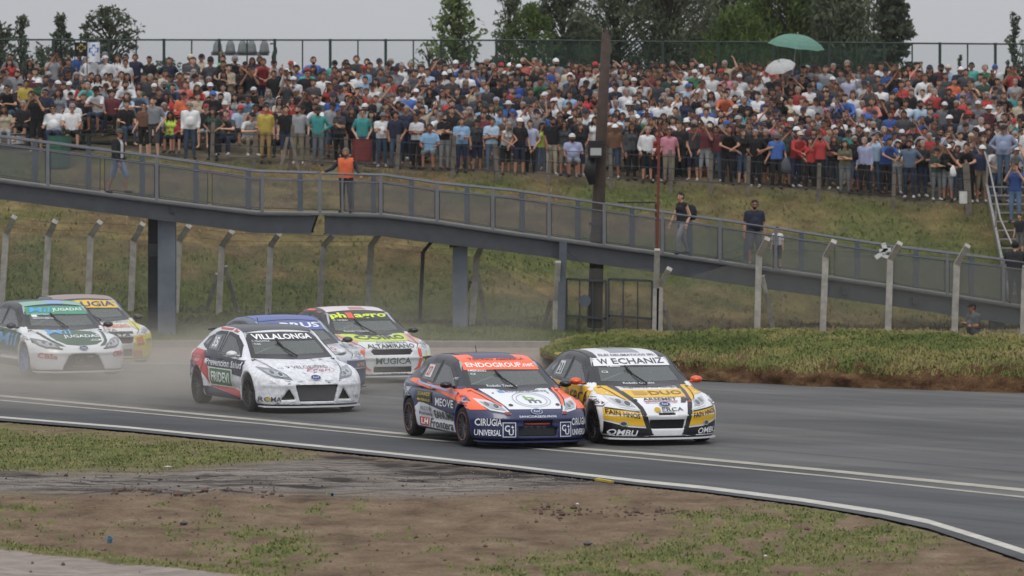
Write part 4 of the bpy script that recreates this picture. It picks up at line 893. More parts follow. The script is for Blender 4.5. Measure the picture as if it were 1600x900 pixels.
    def mirrors(s, col):
        for sx in (-1, 1):
            m_ = MB(); n = 12; V = []
            prof = [(.0, .0), (.03, .6), (.07, .95), (.13, 1.0), (.16, .85)]
            for dy, k in prof:
                for t_ in range(n):
                    a = t_ * 2 * math.pi / n; V.append((sx * .985 + math.cos(a) * .095 * k, 1.42 - s.y0 + dy, .945 + math.sin(a) * .06 * k))
            m_.add(V, [(i * n + t_, i * n + (t_ + 1) % n, (i + 1) * n + (t_ + 1) % n, (i + 1) * n + t_) for i in range(len(prof) - 1) for t_ in range(n)] + [tuple((len(prof) - 1) * n + t_ for t_ in range(n))])
            m_.bar((sx * .80, 1.5 - s.y0, .91), (sx * .95, 1.5 - s.y0, .925), .05, .03)
            m_.obj('wing_mirror', vinyl(col), s.root, smooth=True)
    def headlights(s, pts, ring=(.62, .655, .055), lens=None, dark=None):
        for sx in (-1, 1):
            hl = s.poly('headlight', [(sx * a, b_) for a, b_ in pts], 'front', lens or LAMP, .007, step=.03)
            if not hl: continue
            cx = sum(a for a, _ in pts) / len(pts); cz = sum(b_ for _, b_ in pts) / len(pts)
            s.poly('lamp_housing', [(sx * (cx + (a - cx) * .72), cz - .002 + (b_ - cz) * .60) for a, b_ in pts], 'front', dark or mat('lamp_housing', '9a9ea4', .2, coat=1), .010, parent=hl, step=.03)
            s.ring('lamp_ring', (sx * ring[0], ring[1]), ring[2], ring[2] * .85, .016, 'front', CHROME, .014, parent=hl)
            s.disc('lamp_bulb', (sx * ring[0], ring[1]), ring[2] * .7, ring[2] * .6, 'front', LAMPD, .013, parent=hl)
            s.disc('lamp_bulb', (sx * (ring[0] + .10), ring[1] + .035), ring[2] * .55, ring[2] * .5, 'front', LAMPD, .013, parent=hl)
    def emblem(s, z=.585, w=.17, hh=.075, txt='Ford', rim='d5d8dc', blue='23366e'):
        e = s.disc('emblem', (0, z), w / 2 + .008, hh / 2 + .007, 'front', vinyl(rim), .016)
        s.disc('emblem_field', (0, z), w / 2, hh / 2, 'front', vinyl(blue), .019, parent=e)
        s.text(txt, -w * .30, w * .30, z - hh * .22, z + hh * .22, 'front', 'e8eaee', .022, 0.0, .35, parent=e)
    def splitter(s, col='121214', z=.10):
        n = 24; V = []
        for zz in (z, z + .025):
            for i in range(n + 1):
                x_ = -.86 + 1.72 * i / n; V.append((x_, -.05 + .36 * (abs(x_) / .9) ** 2.8 - s.y0, zz))
            for i in range(n + 1): V.append((.86 - 1.72 * i / n, .55 - s.y0, zz))
        k = 2 * n + 2; m_ = MB().add(V, [tuple(range(k)), tuple(range(2 * k - 1, k - 1, -1))] + [((i + 1) % k, i, k + i, k + (i + 1) % k) for i in range(k)])
        m_.obj('splitter', vinyl(col), s.root)
    def spoiler(s, col='141418'):
        if s.style is HATCH:
            b = MB().prism([(3.70 - s.y0, 1.30), (3.98 - s.y0, 1.275), (3.98 - s.y0, 1.25), (3.70 - s.y0, 1.25)], -.56, .56, (1, 2, 0)); b.obj('spoiler', vinyl(col), s.root)
        a = MB().tube([(0, 2.95 - s.y0, 1.385), (.0, 3.02 - s.y0, 1.50)], .006, 5); a.obj('antenna', BLACK, s.root)
    def intake_mesh(s, x0, x1, z0, z1, depth=.06, col='3a3b3d', n=9):
        y = s.proj((x0 + x1) / 2, (z0 + z1) / 2, 'front')
        m_ = MB(); yy = y[0].y - s.y0 - .012
        for i in range(n): m_.bar((x0, yy, z0 + (z1 - z0) * (i + .5) / n), (x1, yy, z0 + (z1 - z0) * (i + .5) / n), .008, .008)
        m_.obj('grille', mat('grille_' + col, col, .5), s.root)
LIGHT3 = [(.80, .765), (.765, .67), (.69, .60), (.41, .545), (.475, .655), (.63, .74)]
def place(px, py, Y=None):
    return G(px, py)
def car_at(contact, yaw, style):
    """origin (front axle centre on the ground) from where the near front tyre touches the track"""
    p = G(*contact); c, s_ = math.cos(yaw), math.sin(yaw); x = -.92; return Vector((p.x - c * x, p.y - s_ * x, 0))

# --- 1: orange and navy hatchback
yaw = R(19)
A_ = Car('race_car', 'orange and navy race hatchback with a white bonnet, leading the field', car_at((727, 697.5), yaw, HATCH), yaw, HATCH, '182250',
        [([(-.23, .355), (.23, .355), (.235, .44), (-.235, .44)], .07), ([(-.30, .20), (.30, .20), (.31, .335), (-.31, .335)], .07)], cabin='15182a', rim='4a4b4e', rim_ring='a8453a', steer=R(2), roll=R(.4), scale=(1.04, 1.05, 1.0))
A_.glazing('fb6634', '15182a'); A_.mirrors('16161a'); A_.splitter('1c2550'); A_.spoiler('15182a')
OR, NV, WH, BK = vinyl('fb6634'), vinyl('1b2450'), vinyl('e4e6ea'), vinyl('121214')
A_.quad('roof_panel', -.60, 1.80, .60, 2.42, 'top', OR, .005); A_.quad('roof_panel', -.34, 2.02, .34, 2.44, 'top', NV, .008)
A_.quad('roof_panel', -.46, 2.45, .46, 3.5, 'top', NV, .006)
A_.text('TECNO AMERICA', -.46, .46, 1.305, 1.335, 'front', '7e2416', .013)
A_.poly('bonnet_panel', [(-.42, .617), (.42, .617), (.50, .75), (.57, .895), (-.57, .895), (-.50, .75)], 'front', WH, .005)
for sx in (-1, 1):
    A_.poly('fender_stripe', [(sx * .455, .66), (sx * .48, .655), (sx * .63, .74), (sx * .80, .765), (sx * .76, .66), (sx * .72, .61), (sx * .93, .60), (sx * .95, .80), (sx * .86, .85), (sx * .72, .90), (sx * .645, .90), (sx * .55, .75)], 'front', OR, .006)
    v = 'side' if sx < 0 else 'side2'
    A_.poly('side_stripe', [(.50, .60), (.42, .76), (.70, .845), (1.25, .875), (2.2, .895), (3.4, .955), (3.75, .94), (3.75, .90), (3.1, .86), (2.0, .785), (1.25, .70), (.85, .665)], v, OR, .005)
    A_.poly('side_stripe', [(1.30, .80), (3.3, .90), (3.3, .925), (1.30, .835)], v, vinyl('8fb6e0'), .008)
    A_.poly('side_panel', [(1.30, .19), (1.30, .445), (3.05, .60), (3.16, .50), (3.10, .20)], v, vinyl('cdd0d6'), .005)
    A_.quad('sticker', 3.18, .585, 2.45, .775, v, vinyl('17160f'), .008)
    A_.text('JUAREZ', *(3.13, 2.50) if sx < 0 else (2.50, 3.13), .685, .755, v, 'd3b830', .012); A_.text('MATERIALES', *(3.13, 2.5) if sx < 0 else (2.5, 3.13), .61, .65, v, 'd3b830', .012)
    ab = lambda a, b_: (a, b_) if sx < 0 else (b_, a)
    A_.text('MEOVE', *ab(2.2, 1.42), .575, .70, v, 'e8eaf0', .012, .004, bold=.006) if False else A_.text('MEOVE', *ab(2.25, 1.38), .57, .70, v, 'e8eaf0', .012, .018)
    A_.text('EANUMIR', *ab(2.34, 1.34), .36, .49, v, '17181c', .012, .024)
    A_.text('ALCOM', *ab(3.02, 2.45), .47, .53, v, '8a8f98', .012); A_.text('Rentame', *ab(3.05, 2.5), .385, .44, v, '70757e', .012)
    A_.quad('sticker', 3.05, .21, 2.64, .345, v, vinyl('b53a3c'), .008); A_.text('LH', *ab(3.0, 2.7), .235, .325, v, 'f0f0f0', .012, .02)
    A_.text('Frontera', *ab(2.58, 1.44), .205, .345, v, '17181c', .012, .02)
    A_.quad('number_plate', 3.05, 1.0, 2.72, 1.2, v, vinyl('d8d4d4'), .009); A_.text('27', *ab(3.0, 2.77), 1.02, 1.17, v, 'c83a2c', .013, .03)
    A_.text('PIRE', *ab(3.82, 3.50), .74, .80, v, 'dfe3ea', .012); A_.text('LIBRA', *ab(3.82, 3.46), .66, .72, v, 'dfe3ea', .012)
    A_.disc('sticker', (.78, .765), .125, .055, v, vinyl('d9dce2'), .008); A_.disc('sticker', (.78, .765), .115, .047, v, vinyl('223468'), .010); A_.text('Ford', *ab(.85, .71), .745, .785, v, 'e8eaee', .013, 0, .3)
    A_.text('DIELMA', *ab(1.60, 1.72) if False else ab(1.66, 1.50), 1.02, 1.05, v, 'd0d4dc', .012)
A_.text('ENDOGROUP.net', -.55, .55, 1.20, 1.265, 'front', 'f4f2ee', .014, .02)
A_.text('AMBRIANO', -.575, -.30, 1.135, 1.165, 'front', 'e6e6e6', .012); A_.text('C7', -.56, -.48, 1.085, 1.115, 'front', 'e6e6e6', .012)
A_.text('Rodolfo Trindade', -.42, .05, .915, .945, 'front', 'e2e4e6', .012, .01)
A_.quad('sticker', -.36, .845, -.27, .875, 'front', vinyl('5f9ad0'), .009); A_.text('BLOQUES ARGENTINA', -.25, .46, .845, .872, 'front', '4a5060', .010)
A_.ring('sticker', (.03, .745), .30, .105, .012, 'front', vinyl('9aa0aa'), .009); A_.ring('sticker', (.03, .745), .245, .084, .012, 'front', vinyl('9aa0aa'), .009)
A_.text('b', -.07, .09, .745, .80, 'front', '8bab5a', .010); A_.text('m', -.04, .16, .705, .745, 'front', '5c636e', .010)
for x_ in (-.36, .40): A_.disc('bonnet_pin', (x_, .675), .035, .016, 'front', BK, .012)
A_.quad('intake_bar', -.20, .372, .20, .402, 'front', vinyl('e0452f'), -.0 + .03)
A_.text('SANCORSEGUROS', -.30, .30, .488, .52, 'front', 'dfe3ee', .012)
A_.text('CIRUGIA', -.89, -.56, .36, .475, 'front', 'f0f2f6', .012, .018); A_.text('UNIVERSAL', -.89, -.57, .205, .30, 'front', 'f0f2f6', .012, .018)
A_.text('CIRUGIA', .56, .89, .36, .475, 'front', 'f0f2f6', .012, .018); A_.text('UNIVERSAL', .57, .89, .205, .30, 'front', 'f0f2f6', .012, .018)
for x0 in (-.55, .355):
    fr = [(x0, .185), (x0 + .195, .185), (x0 + .195, .42), (x0, .42)]; ins = [(x0 + .012, .197), (x0 + .183, .197), (x0 + .183, .408), (x0 + .012, .408)]
    A_.patch('sticker', fr + ins, [(i, (i + 1) % 4, 4 + (i + 1) % 4, 4 + i) for i in range(4)], 'front', vinyl('e8ebf2'), .010)
    A_.text('C', x0 + .03, x0 + .10, .27, .375, 'front', 'f0f2f6', .012, .02); A_.text('U', x0 + .085, x0 + .16, .215, .31, 'front', 'f0f2f6', .012, .02); A_.text('+', x0 + .12, x0 + .165, .32, .37, 'front', 'f0f2f6', .012, .01)
A_.headlights(LIGHT3, (.585, .655, .052)); A_.emblem(.578)
for sx in (-1, 1): A_.quad('indicator', sx * .42, .535, sx * .50, .575, 'front', vinyl('8c2a22'), .012)
A_.intake_mesh(-.30, .30, .205, .33)

# --- 2: white, yellow and black hatchback
yaw = R(17)
B_ = Car('race_car', 'white and yellow race hatchback with black stripes, beside the orange leader', car_at((931, 692.5), yaw, HATCH), yaw, HATCH, 'e3e4e6',
        [([(-.14, .475), (.14, .475), (.14, .51), (-.14, .51)], .05), ([(-.26, .265), (.26, .265), (.29, .405), (-.29, .405)], .07)], cabin='131417', rim='2a2a2c', steer=R(3), scale=(1.05, 1.05, 1.025))
B_.glazing('e6e7ea', '131417'); B_.mirrors('e0582a'); B_.splitter('d8d9dc'); B_.spoiler('d8c33a')
YE = vinyl('e3b41e')
B_.quad('roof_panel', -.56, 1.84, .56, 3.7, 'top', vinyl('dcdde0'), .004); B_.quad('roof_panel', -.24, 2.1, .24, 3.3, 'top', vinyl('8a8d93'), .006)
for sx in (-1, 1):
    B_.quad('roof_panel', sx * .62, 1.95, sx * .50, 3.7, 'top', BK, .006)
    B_.poly('bumper_panel', [(sx * .90, .585), (sx * .72, .575), (sx * .44, .535), (sx * .40, .50), (sx * .31, .30), (sx * .60, .325), (sx * .90, .41)], 'front', YE, .005)
    B_.poly('bumper_panel', [(sx * .95, .395), (sx * .60, .295), (sx * .31, .275), (sx * .22, .17), (sx * .5, .145), (sx * .95, .15)], 'front', BK, .005)
    B_.poly('bonnet_stripe', [(sx * .60, .885), (sx * .50, .885), (sx * .42, .70), (sx * .36, .60), (sx * .33, .50), (sx * .24, .18), (sx * .31, .18), (sx * .41, .50), (sx * .44, .60), (sx * .50, .70)], 'front', BK, .007)
    B_.poly('fender_panel', [(sx * .60, .885), (sx * .50, .70), (sx * .52, .665), (sx * .66, .755), (sx * .845, .775), (sx * .80, .84), (sx * .72, .885)], 'front', YE, .005)
    v = 'side' if sx < 0 else 'side2'; ab = lambda a, b_: (a, b_) if sx < 0 else (b_, a)
    B_.poly('side_panel', [(1.12, .44), (1.12, .86), (2.5, .885), (3.5, .93), (3.3, .62), (2.5, .50)], v, YE, .005)
    B_.text('ERCA', *ab(2.05, 1.18), .58, .79, v, '16161a', .012, .01); B_.disc('sticker', (2.22, .72), .10, .10, v, vinyl('a87a18'), .010)
    B_.poly('side_panel', [(1.25, .17), (1.25, .40), (3.1, .40), (3.1, .17)], v, BK, .005)
    B_.quad('sticker', .98, .60, .46, .735, v, vinyl('17181c'), .008); B_.quad('sticker', .965, .612, .475, .723, v, vinyl('e6e6e8'), .010); B_.text('ORGEN', *ab(.94, .50), .63, .70, v, '202126', .013)
    B_.quad('number_plate', 3.05, .99, 2.74, 1.2, v, vinyl('d9dadd'), .009); B_.text('21', *ab(3.0, 2.79), 1.01, 1.17, v, '17181c', .013, .03)
    x0, x1 = (-.875, -.43) if sx < 0 else (.43, .875)
    B_.poly('sticker', [(x0, .575), (x1, .515), (x1, .535), (x0, .595)][::1], 'front', BK, .010) if sx < 0 else B_.poly('sticker', [(x0, .515), (x1, .575), (x1, .595), (x0, .535)], 'front', BK, .010)
    B_.text('FAIN HNOS', x0, x1, (.495 if sx < 0 else .425), (.565 if sx < 0 else .495), 'front', '16161a', .012, .02, skew=-.07 if sx < 0 else .07)
    B_.ring('fog_lamp', (sx * .66, .345), .055, .04, .014, 'front', CHROME, .012); B_.disc('fog_lamp', (sx * .66, .345), .042, .03, 'front', LAMPD, .010)
    B_.text('OMBU', *((-.86, -.46) if sx < 0 else (.50, .88)), .175, .265, 'front', 'e4e5e8', .012, .02, .25, skew=-.02 if sx < 0 else .02)
    B_.disc('bonnet_pin', (sx * .36, .475), .022, .018, 'front', BK, .010)
B_.text('ECHANIZ', -.32, .54, 1.19, 1.27, 'front', '2c2e33', .014, .012); B_.text('W', -.53, -.38, 1.185, 1.265, 'front', '2c2e33', .014)
B_.text('ELEI NEUMATICOS SRL', -.46, .46, 1.305, 1.332, 'front', '44464c', .013)
B_.text('A. MENDEZ', -.44, -.24, 1.145, 1.17, 'front', 'e6e6e6', .012); B_.text('C3', -.56, -.47, 1.06, 1.09, 'front', 'e6e6e6', .012)
B_.text('Rodolfo Cristalex', -.34, .16, .90, .925, 'front', 'e2e4e6', .014)
B_.poly('bonnet_panel', [(-.47, .80), (-.43, .735), (.43, .735), (.48, .80), (.50, .835), (-.50, .835)], 'front', YE, .006)
B_.text('Eguiluz Artengo', -.40, .46, .85, .88, 'front', '3c3e44', .010, .01); B_.text('DUO', -.12, .42, .765, .815, 'front', '7a5c14', .011, .02); B_.poly('sticker', [(-.36, .765), (-.18, .765), (-.14, .79), (-.18, .815), (-.36, .815)], 'front', vinyl('b88d1a'), .010)
B_.text('ARSEMET', -.30, .24, .69, .725, 'front', '23262c', .010); B_.quad('sticker', -.30, .672, .24, .68, 'front', vinyl('b8403a'), .010); B_.text('Maquinas Agricolas', -.28, .22, .645, .662, 'front', '6a6d74', .010)
B_.poly('sticker', [(.28, .655), (.36, .655), (.41, .70), (.39, .725), (.33, .725)], 'front', vinyl('2b2d33'), .010); B_.poly('sticker', [(.40, .655), (.47, .655), (.44, .72), (.40, .725)], 'front', vinyl('a03038'), .010)
B_.text('ERCA', -.07, .27, .535, .59 if False else .585, 'front', '23262c', .012, .0); B_.disc('sticker', (-.145, .555), .05, .038, 'front', vinyl('c9a21c'), .011)
B_.headlights(LIGHT3, (.565, .645, .056)); B_.emblem(.628)
for sx in (-1, 1): B_.disc('bonnet_pin', (sx * .42, .695), .03, .014, 'front', BK, .012)
B_.intake_mesh(-.27, .27, .27, .40, col='1c1c1e')

# --- 3: white hatchback with the dark windscreen banner
yaw = R(22.5)
C_ = Car('race_car', 'white race hatchback with dark roof and red and navy tail, behind the leading pair', car_at((393, 643), yaw, HATCH), yaw, HATCH, 'd9dade',
        [([(-.31, .20), (.31, .20), (.38, .475), (-.38, .475)], .07), ([(.38, .235), (.62, .225), (.48, .42)], .05), ([(-.38, .235), (-.62, .225), (-.48, .42)], .05)], cabin='d9dade', rim='3a3b3d', steer=R(2), mottle=True, scale=(1.06, 1.06, 1.05))
C_.glazing('191b20', '1a1c26'); C_.mirrors('d5d6d8'); C_.splitter('d4d5d9'); C_.spoiler('1a1c26')
NV2, RD = vinyl('272c44'), vinyl('b63a38'); BL2 = vinyl('38406f')
C_.quad('roof_panel', -.62, 1.98, .62, 3.7, 'top', vinyl('23262f'), .006)
for sx in (-1, 1):
    v = 'side' if sx < 0 else 'side2'; ab = lambda a, b_: (a, b_) if sx < 0 else (b_, a)
    C_.poly('roof_rail', [(1.62, 1.10), (1.95, 1.262), (2.35, 1.315), (2.9, 1.315), (3.0, 1.345), (2.3, 1.345), (1.9, 1.29), (1.55, 1.11)], v, RD, .008)
    C_.poly('side_panel', [(1.22, .56), (1.22, .84), (3.2, .93), (3.9, .95), (3.9, .80), (3.3, .70)], v, NV2, .005)
    C_.poly('side_stripe', [(3.25, .93), (3.95, .95), (4.0, .72), (3.62, .69), (3.3, .66), (3.10, .50), (2.9, .34), (1.3, .20), (1.3, .30), (2.6, .46), (3.0, .66)], v, RD, .007)
    C_.poly('side_panel', [(3.6, .72), (4.05, .74), (4.1, .40), (3.9, .42)], v, BL2, .008)
    C_.poly('side_panel', [(1.45, .17), (1.40, .21), (2.9, .33), (3.12, .33), (3.1, .17)], v, NV2, .006)
    C_.quad('sticker', 2.92, .355, 1.74, .67, v, vinyl('e3e6e4'), .010); C_.quad('sticker', 2.87, .375, 1.79, .65, v, vinyl('35724c'), .012); C_.text('FRIDEVI', *ab(2.78, 1.88), .43, .60, v, 'eef2ee', .016, .028)
    C_.text('Prevencion Salud', *ab(3.05, 1.28), .70, .82, v, 'e9ebf2', .012, .014); C_.disc('sticker', (3.10, .77), .05, .05, v, vinyl('e9ebf2'), .010)
    C_.quad('number_plate', 3.05, .98, 2.68, 1.21, v, vinyl('8b8f98'), .009); C_.text('35', *ab(3.0, 2.73), 1.01, 1.18, v, 'eeeeee', .013, .03)
    C_.text('NEUQUEN', *ab(3.86, 3.4), .80, .84, v, 'd8c0c4', .012); C_.text('ALTO VALLE', *ab(3.86, 3.4), .74, .78, v, 'd8c0c4', .012)
C_.text('VILLALONGA', -.53, .53, 1.17, 1.255, 'front', 'f2f2f2', .014, .03)
C_.text('G. VILLALONGA', -.57, -.28, 1.135, 1.16, 'front', 'e0e0e0', .012); C_.text('C35', -.56, -.46, 1.085, 1.11, 'front', 'e0e0e0', .012)
C_.text('VELOCIDAD', -.30, .34, .735, .775, 'front', '6a5a60', .010, .0); C_.text('Fren', -.1, .34, .69, .735, 'front', 'b06068', .010, 0, .3); C_.ring('sticker', (.18, .71), .24, .05, .010, 'front', vinyl('b06068'), .010)
C_.text('ROMA', -.90, -.61, .20, .28, 'front', '4a4c52', .012, .01); C_.disc('sticker', (-.785, .24), .03, .03, 'front', vinyl('c8a838'), .014); C_.text('TBC', .66, .82, .24, .29, 'front', '8a8f8a', .012)
rg = random.Random(3)
for k in range(120):                                                  # scuffed grey flecks of the wrap
    x_, z_ = rg.uniform(-.8, .8), rg.choice([rg.uniform(.62, .86), rg.uniform(.48, .58), rg.uniform(.15, .2)])
    C_.poly('wrap_fleck', [(x_ + rg.uniform(-.06, .06), z_ + rg.uniform(-.02, .02)) for _ in range(4)], 'front', vinyl('b9bcc6'), .006, step=.2) if k < 70 else None
C_.headlights([(.82, .765), (.78, .67), (.69, .60), (.41, .555), (.47, .645), (.63, .735)], (.57, .645, .05), mat('headlight_grey', '6d7075', .12, coat=1)); C_.emblem(.588)
C_.intake_mesh(-.34, .34, .21, .46, col='6f7072', n=16)

# --- 4: white and green car on the left
yaw = R(23)
D_ = Car('race_car', 'white and green race hatchback with bright blue wheel rims at the left edge', car_at((42, 588), yaw, HATCH), yaw, HATCH, 'e0e2e3',
        [([(-.42, .16), (.42, .16), (.40, .22), (.30, .41), (.22, .455), (-.22, .455), (-.30, .41), (-.40, .22)], .08)], cabin='26282b', rim='4f8cc8', rim_ring='6aa6dc', steer=R(4), scale=(1.05, 1.06, 1.05))
D_.glazing('3d8f6f', '26282b', bz=1.15); D_.mirrors('1c1d20'); D_.splitter('d4d6d8'); D_.spoiler('d4d6d8')
GN = vinyl('24503a'); SB = '4a9fd8'
D_.quad('roof_panel', -.6, 1.98, .6, 2.3, 'top', vinyl('7fae98'), .006); D_.quad('roof_panel', -.1, 2.0, .25, 2.35, 'top', vinyl('7f9fd0'), .008)
D_.poly('bonnet_panel', [(-.46, .70), (-.50, .78), (-.40, .84), (0, .87), (.40, .84), (.50, .78), (.44, .68), (.30, .625), (0, .60), (-.30, .625)], 'front', GN, .006)
D_.text('Mil', -.50, -.02, .80, .875, 'front', SB, .013, .004, .2); D_.text('JUGADAS', -.28, .46, .725, .785, 'front', 'eef0ef', .013, .015, .1); D_.text('.COM', .20, .46, .675, .71, 'front', 'eef0ef', .013, .01, .2)
D_.text('Mil', -.54, -.12, 1.18, 1.265, 'front', SB, .014, .004, .2); D_.text('JUGADAS', -.10, .54, 1.185, 1.25, 'front', 'eef0ef', .014, .012, .1)
D_.quad('sticker', -.54, 1.10, -.44, 1.155, 'front', vinyl('e8e8e8'), .009); D_.text('FACUNDO', -.42, -.2, 1.13, 1.155, 'front', 'dfe3e3', .012); D_.text('GASTON SANCHEZ', -.54, -.12, 1.06, 1.09, 'front', 'dfe3e3', .012)
for sx in (-1, 1):
    D_.text('CBSe', *((-.84, -.52) if sx < 0 else (.60, .88)), .38, .48, 'front', 'c0303a', .012, .02, skew=-.03 if sx < 0 else .03)
    D_.poly('bonnet_stripe', [(sx * .62, .84), (sx * .52, .70), (sx * .34, .59), (sx * .46, .60), (sx * .58, .69), (sx * .66, .82)], 'front', GN, .007)
    D_.poly('headlight_trim', [(sx * .87, .72), (sx * .60, .575), (sx * .40, .555), (sx * .42, .53), (sx * .62, .55), (sx * .88, .66)], 'front', vinyl('25362e'), .006)
    v = 'side' if sx < 0 else 'side2'; ab = lambda a, b_: (a, b_) if sx < 0 else (b_, a)
    D_.poly('side_panel', [(1.22, .42), (1.22, .80), (1.6, .86), (3.1, .90), (3.1, .45)], v, GN, .006); D_.text('Mil', *ab(2.6, 1.35), .56, .80, v, SB, .012, .004, .2); D_.text('JUGADAS', *ab(2.6, 1.3), .33, .47, v, 'dfe3e3' if False else 'b9bfbd', .012, .01)
    D_.poly('side_panel', [(1.3, .17), (1.3, .30), (3.1, .30), (3.1, .17)], v, vinyl('1d2a24'), .005); D_.text('EGC', *ab(1.0, .65), .70, .76, v, '6a706c', .012)
D_.headlights([(.86, .74), (.83, .62), (.70, .555), (.42, .535), (.50, .62), (.66, .70)], (.60, .625, .05), mat('headlight_smoke', '4a4d50', .12, coat=1)); D_.emblem(.555)
D_.text('CH', -.16, .0, .26, .40, 'front', '6d7072', .07 if False else .012); D_.text('ASOCIADOS', -.2, .22, .20, .235, 'front', '8a8d90', .012); D_.text('TP', .06, .2, .375, .41, 'front', 'b9bcbe', .012)

# --- 5: red-edged white saloon with the yellow bonnet band
yaw = R(22)
E_ = Car('race_car', 'white race saloon with fluorescent yellow bonnet band and orange-red edges', car_at((535, 596), yaw, SALOON) if False else G(586, 597) + Vector((0, .9, 0)), yaw, SALOON, 'dddee0',
        [([(-.36, .535), (.36, .535), (.42, .60), (.38, .645), (-.38, .645), (-.42, .60)], .04), ([(-.38, .19), (.38, .19), (.37, .30), (-.37, .30)], .06)], cabin='2a2c2e', rim='2a2b2e')
FY = vinyl('c9e02a'); RO = vinyl('e5573a')
E_.glazing('17181a', '2a2c2e', bz=1.16); E_.mirrors('1c1d20'); E_.splitter('d8d9dc'); E_.spoiler()
E_.text('ph', -.57, -.28, 1.165, 1.285, 'front', 'd6e830', .014, .04); E_.text('ll', -.26, -.14, 1.185, 1.285, 'front', 'e8532e', .014, .06); E_.text('agro', -.12, .55, 1.165, 1.26, 'front', 'd6e830', .014, .03)
E_.text('D. COIRO', -.56, -.3, 1.135, 1.16, 'front', 'dddddd', .012); E_.text('Rodolfo Trindade', -.5, -.05, .935, .96, 'front', 'dddddd', .012)
E_.poly('bonnet_panel', [(-.62, .87), (-.50, .79), (.50, .79), (.62, .87), (.66, .905), (-.66, .905)], 'front', FY, .006); E_.text('COIRO', -.48, .50, .815, .878, 'front', '1d2020', .012, .03)
E_.text('GOMERIA', -.24, .38, .748, .775, 'front', '6a6d70', .012); E_.text('ALTAMIRANO', -.46, .48, .665, .735, 'front', '2b2d30', .012, .012)
E_.text('MUGICA', -.34, .36, .355, .475, 'front', '2c5a44', .012, .015); E_.text('COMERIA', -.2, .3, .155, .18, 'front', '50555a', .012)
for sx in (-1, 1):
    E_.poly('bumper_panel', [(sx * .62, .70), (sx * .52, .64), (sx * .55, .45), (sx * .50, .30), (sx * .42, .24), (sx * .45, .22), (sx * .56, .28), (sx * .62, .45), (sx * .60, .62)], 'front', RO, .006)
    E_.poly('fender_panel', [(sx * .66, .90), (sx * .50, .785), (sx * .62, .72), (sx * .84, .80), (sx * .78, .88)], 'front', vinyl('d8a092'), .006)
    E_.quad('sticker', sx * .74, .50, sx * .88, .62, 'front', vinyl('e6e8d8'), .008); E_.poly('bumper_panel', [(sx * .64, .50), (sx * .90, .56), (sx * .90, .36), (sx * .66, .34)], 'front', FY, .006); E_.text('Muy', *((-.88, -.68) if sx < 0 else (.68, .88)), .40, .48, 'front', '2a2d2a', .012, .02)
    v = 'side' if sx < 0 else 'side2'; ab = lambda a, b_: (a, b_) if sx < 0 else (b_, a)
    E_.poly('roof_rail', [(1.36, .93), (1.66, 1.10), (2.0, 1.27), (2.4, 1.32), (2.9, 1.31), (3.4, 1.22), (3.4, 1.26), (2.9, 1.345), (2.3, 1.35), (1.85, 1.28), (1.2, .93)], v, RO, .008)
    E_.poly('side_panel', [(1.2, .45), (1.2, .85), (3.6, .92), (4.2, .9), (3.9, .6), (2.5, .5)], v, RO, .006); E_.quad('number_plate', 3.1, 1.0, 2.75, 1.2, v, vinyl('8b8f98'), .009); E_.text('5', *ab(3.0, 2.85), 1.02, 1.18, v, 'eeeeee', .013, .03)
E_.poly('roof_panel', [(-.58, 2.05), (.58, 2.05), (.56, 2.9), (-.56, 2.9)], 'top', vinyl('d6c8c8'), .006); E_.poly('roof_panel', [(-.1, 2.1), (.25, 2.1), (.2, 2.35), (-.05, 2.35)], 'top', vinyl('b07070'), .008)
E_.headlights([(.88, .80), (.88, .68), (.66, .63), (.56, .645), (.62, .70), (.76, .78)], (.72, .70, .05))
E_.intake_mesh(-.36, .36, .545, .635, col='2a2b2d', n=4); E_.intake_mesh(-.36, .36, .20, .29, col='2a2b2d', n=5)

# --- 6: blue saloon half hidden behind the white hatchback
yaw = R(23)
F_ = Car('race_car', 'blue-roofed race saloon with grey bonnet, mostly hidden behind the white hatchback', G(480, 616) + Vector((0, .9, 0)), yaw, SALOON, 'b9bcc4',
        [([(-.4, .2), (.4, .2), (.4, .34), (-.4, .34)], .06)], cabin='555b70', rim='232427')
BLU = vinyl('44569c')
F_.glazing('4a5ca4', '555b70', bz=1.15); F_.mirrors('22242c'); F_.splitter('2a3150'); F_.spoiler()
F_.quad('roof_panel', -.6, 2.02, .6, 3.3, 'top', BLU, .006); F_.text('xBRUS', -.42, .54, 1.175, 1.265, 'front', 'e6e8f0', .014, .03)
for sx in (-1, 1): F_.poly('bumper_panel', [(sx * .40, .62), (sx * .90, .62), (sx * .92, .16), (sx * .40, .16)], 'front', vinyl('2c3560'), .006); F_.text('ATE', *((-.80, -.6) if sx < 0 else (.6, .8)), .50, .57, 'front', 'c8a050', .012)
F_.quad('sticker', .20, .78, .46, .85, 'front', vinyl('d8dadf'), .008); F_.text('Q', .27, .38, .79, .845, 'front', 'c05050', .012, .02)
F_.headlights([(.88, .80), (.88, .70), (.66, .64), (.50, .64), (.58, .71), (.76, .79)], (.70, .70, .055)); F_.emblem(.62, .14, .1, 'x', blue='8a8d94')

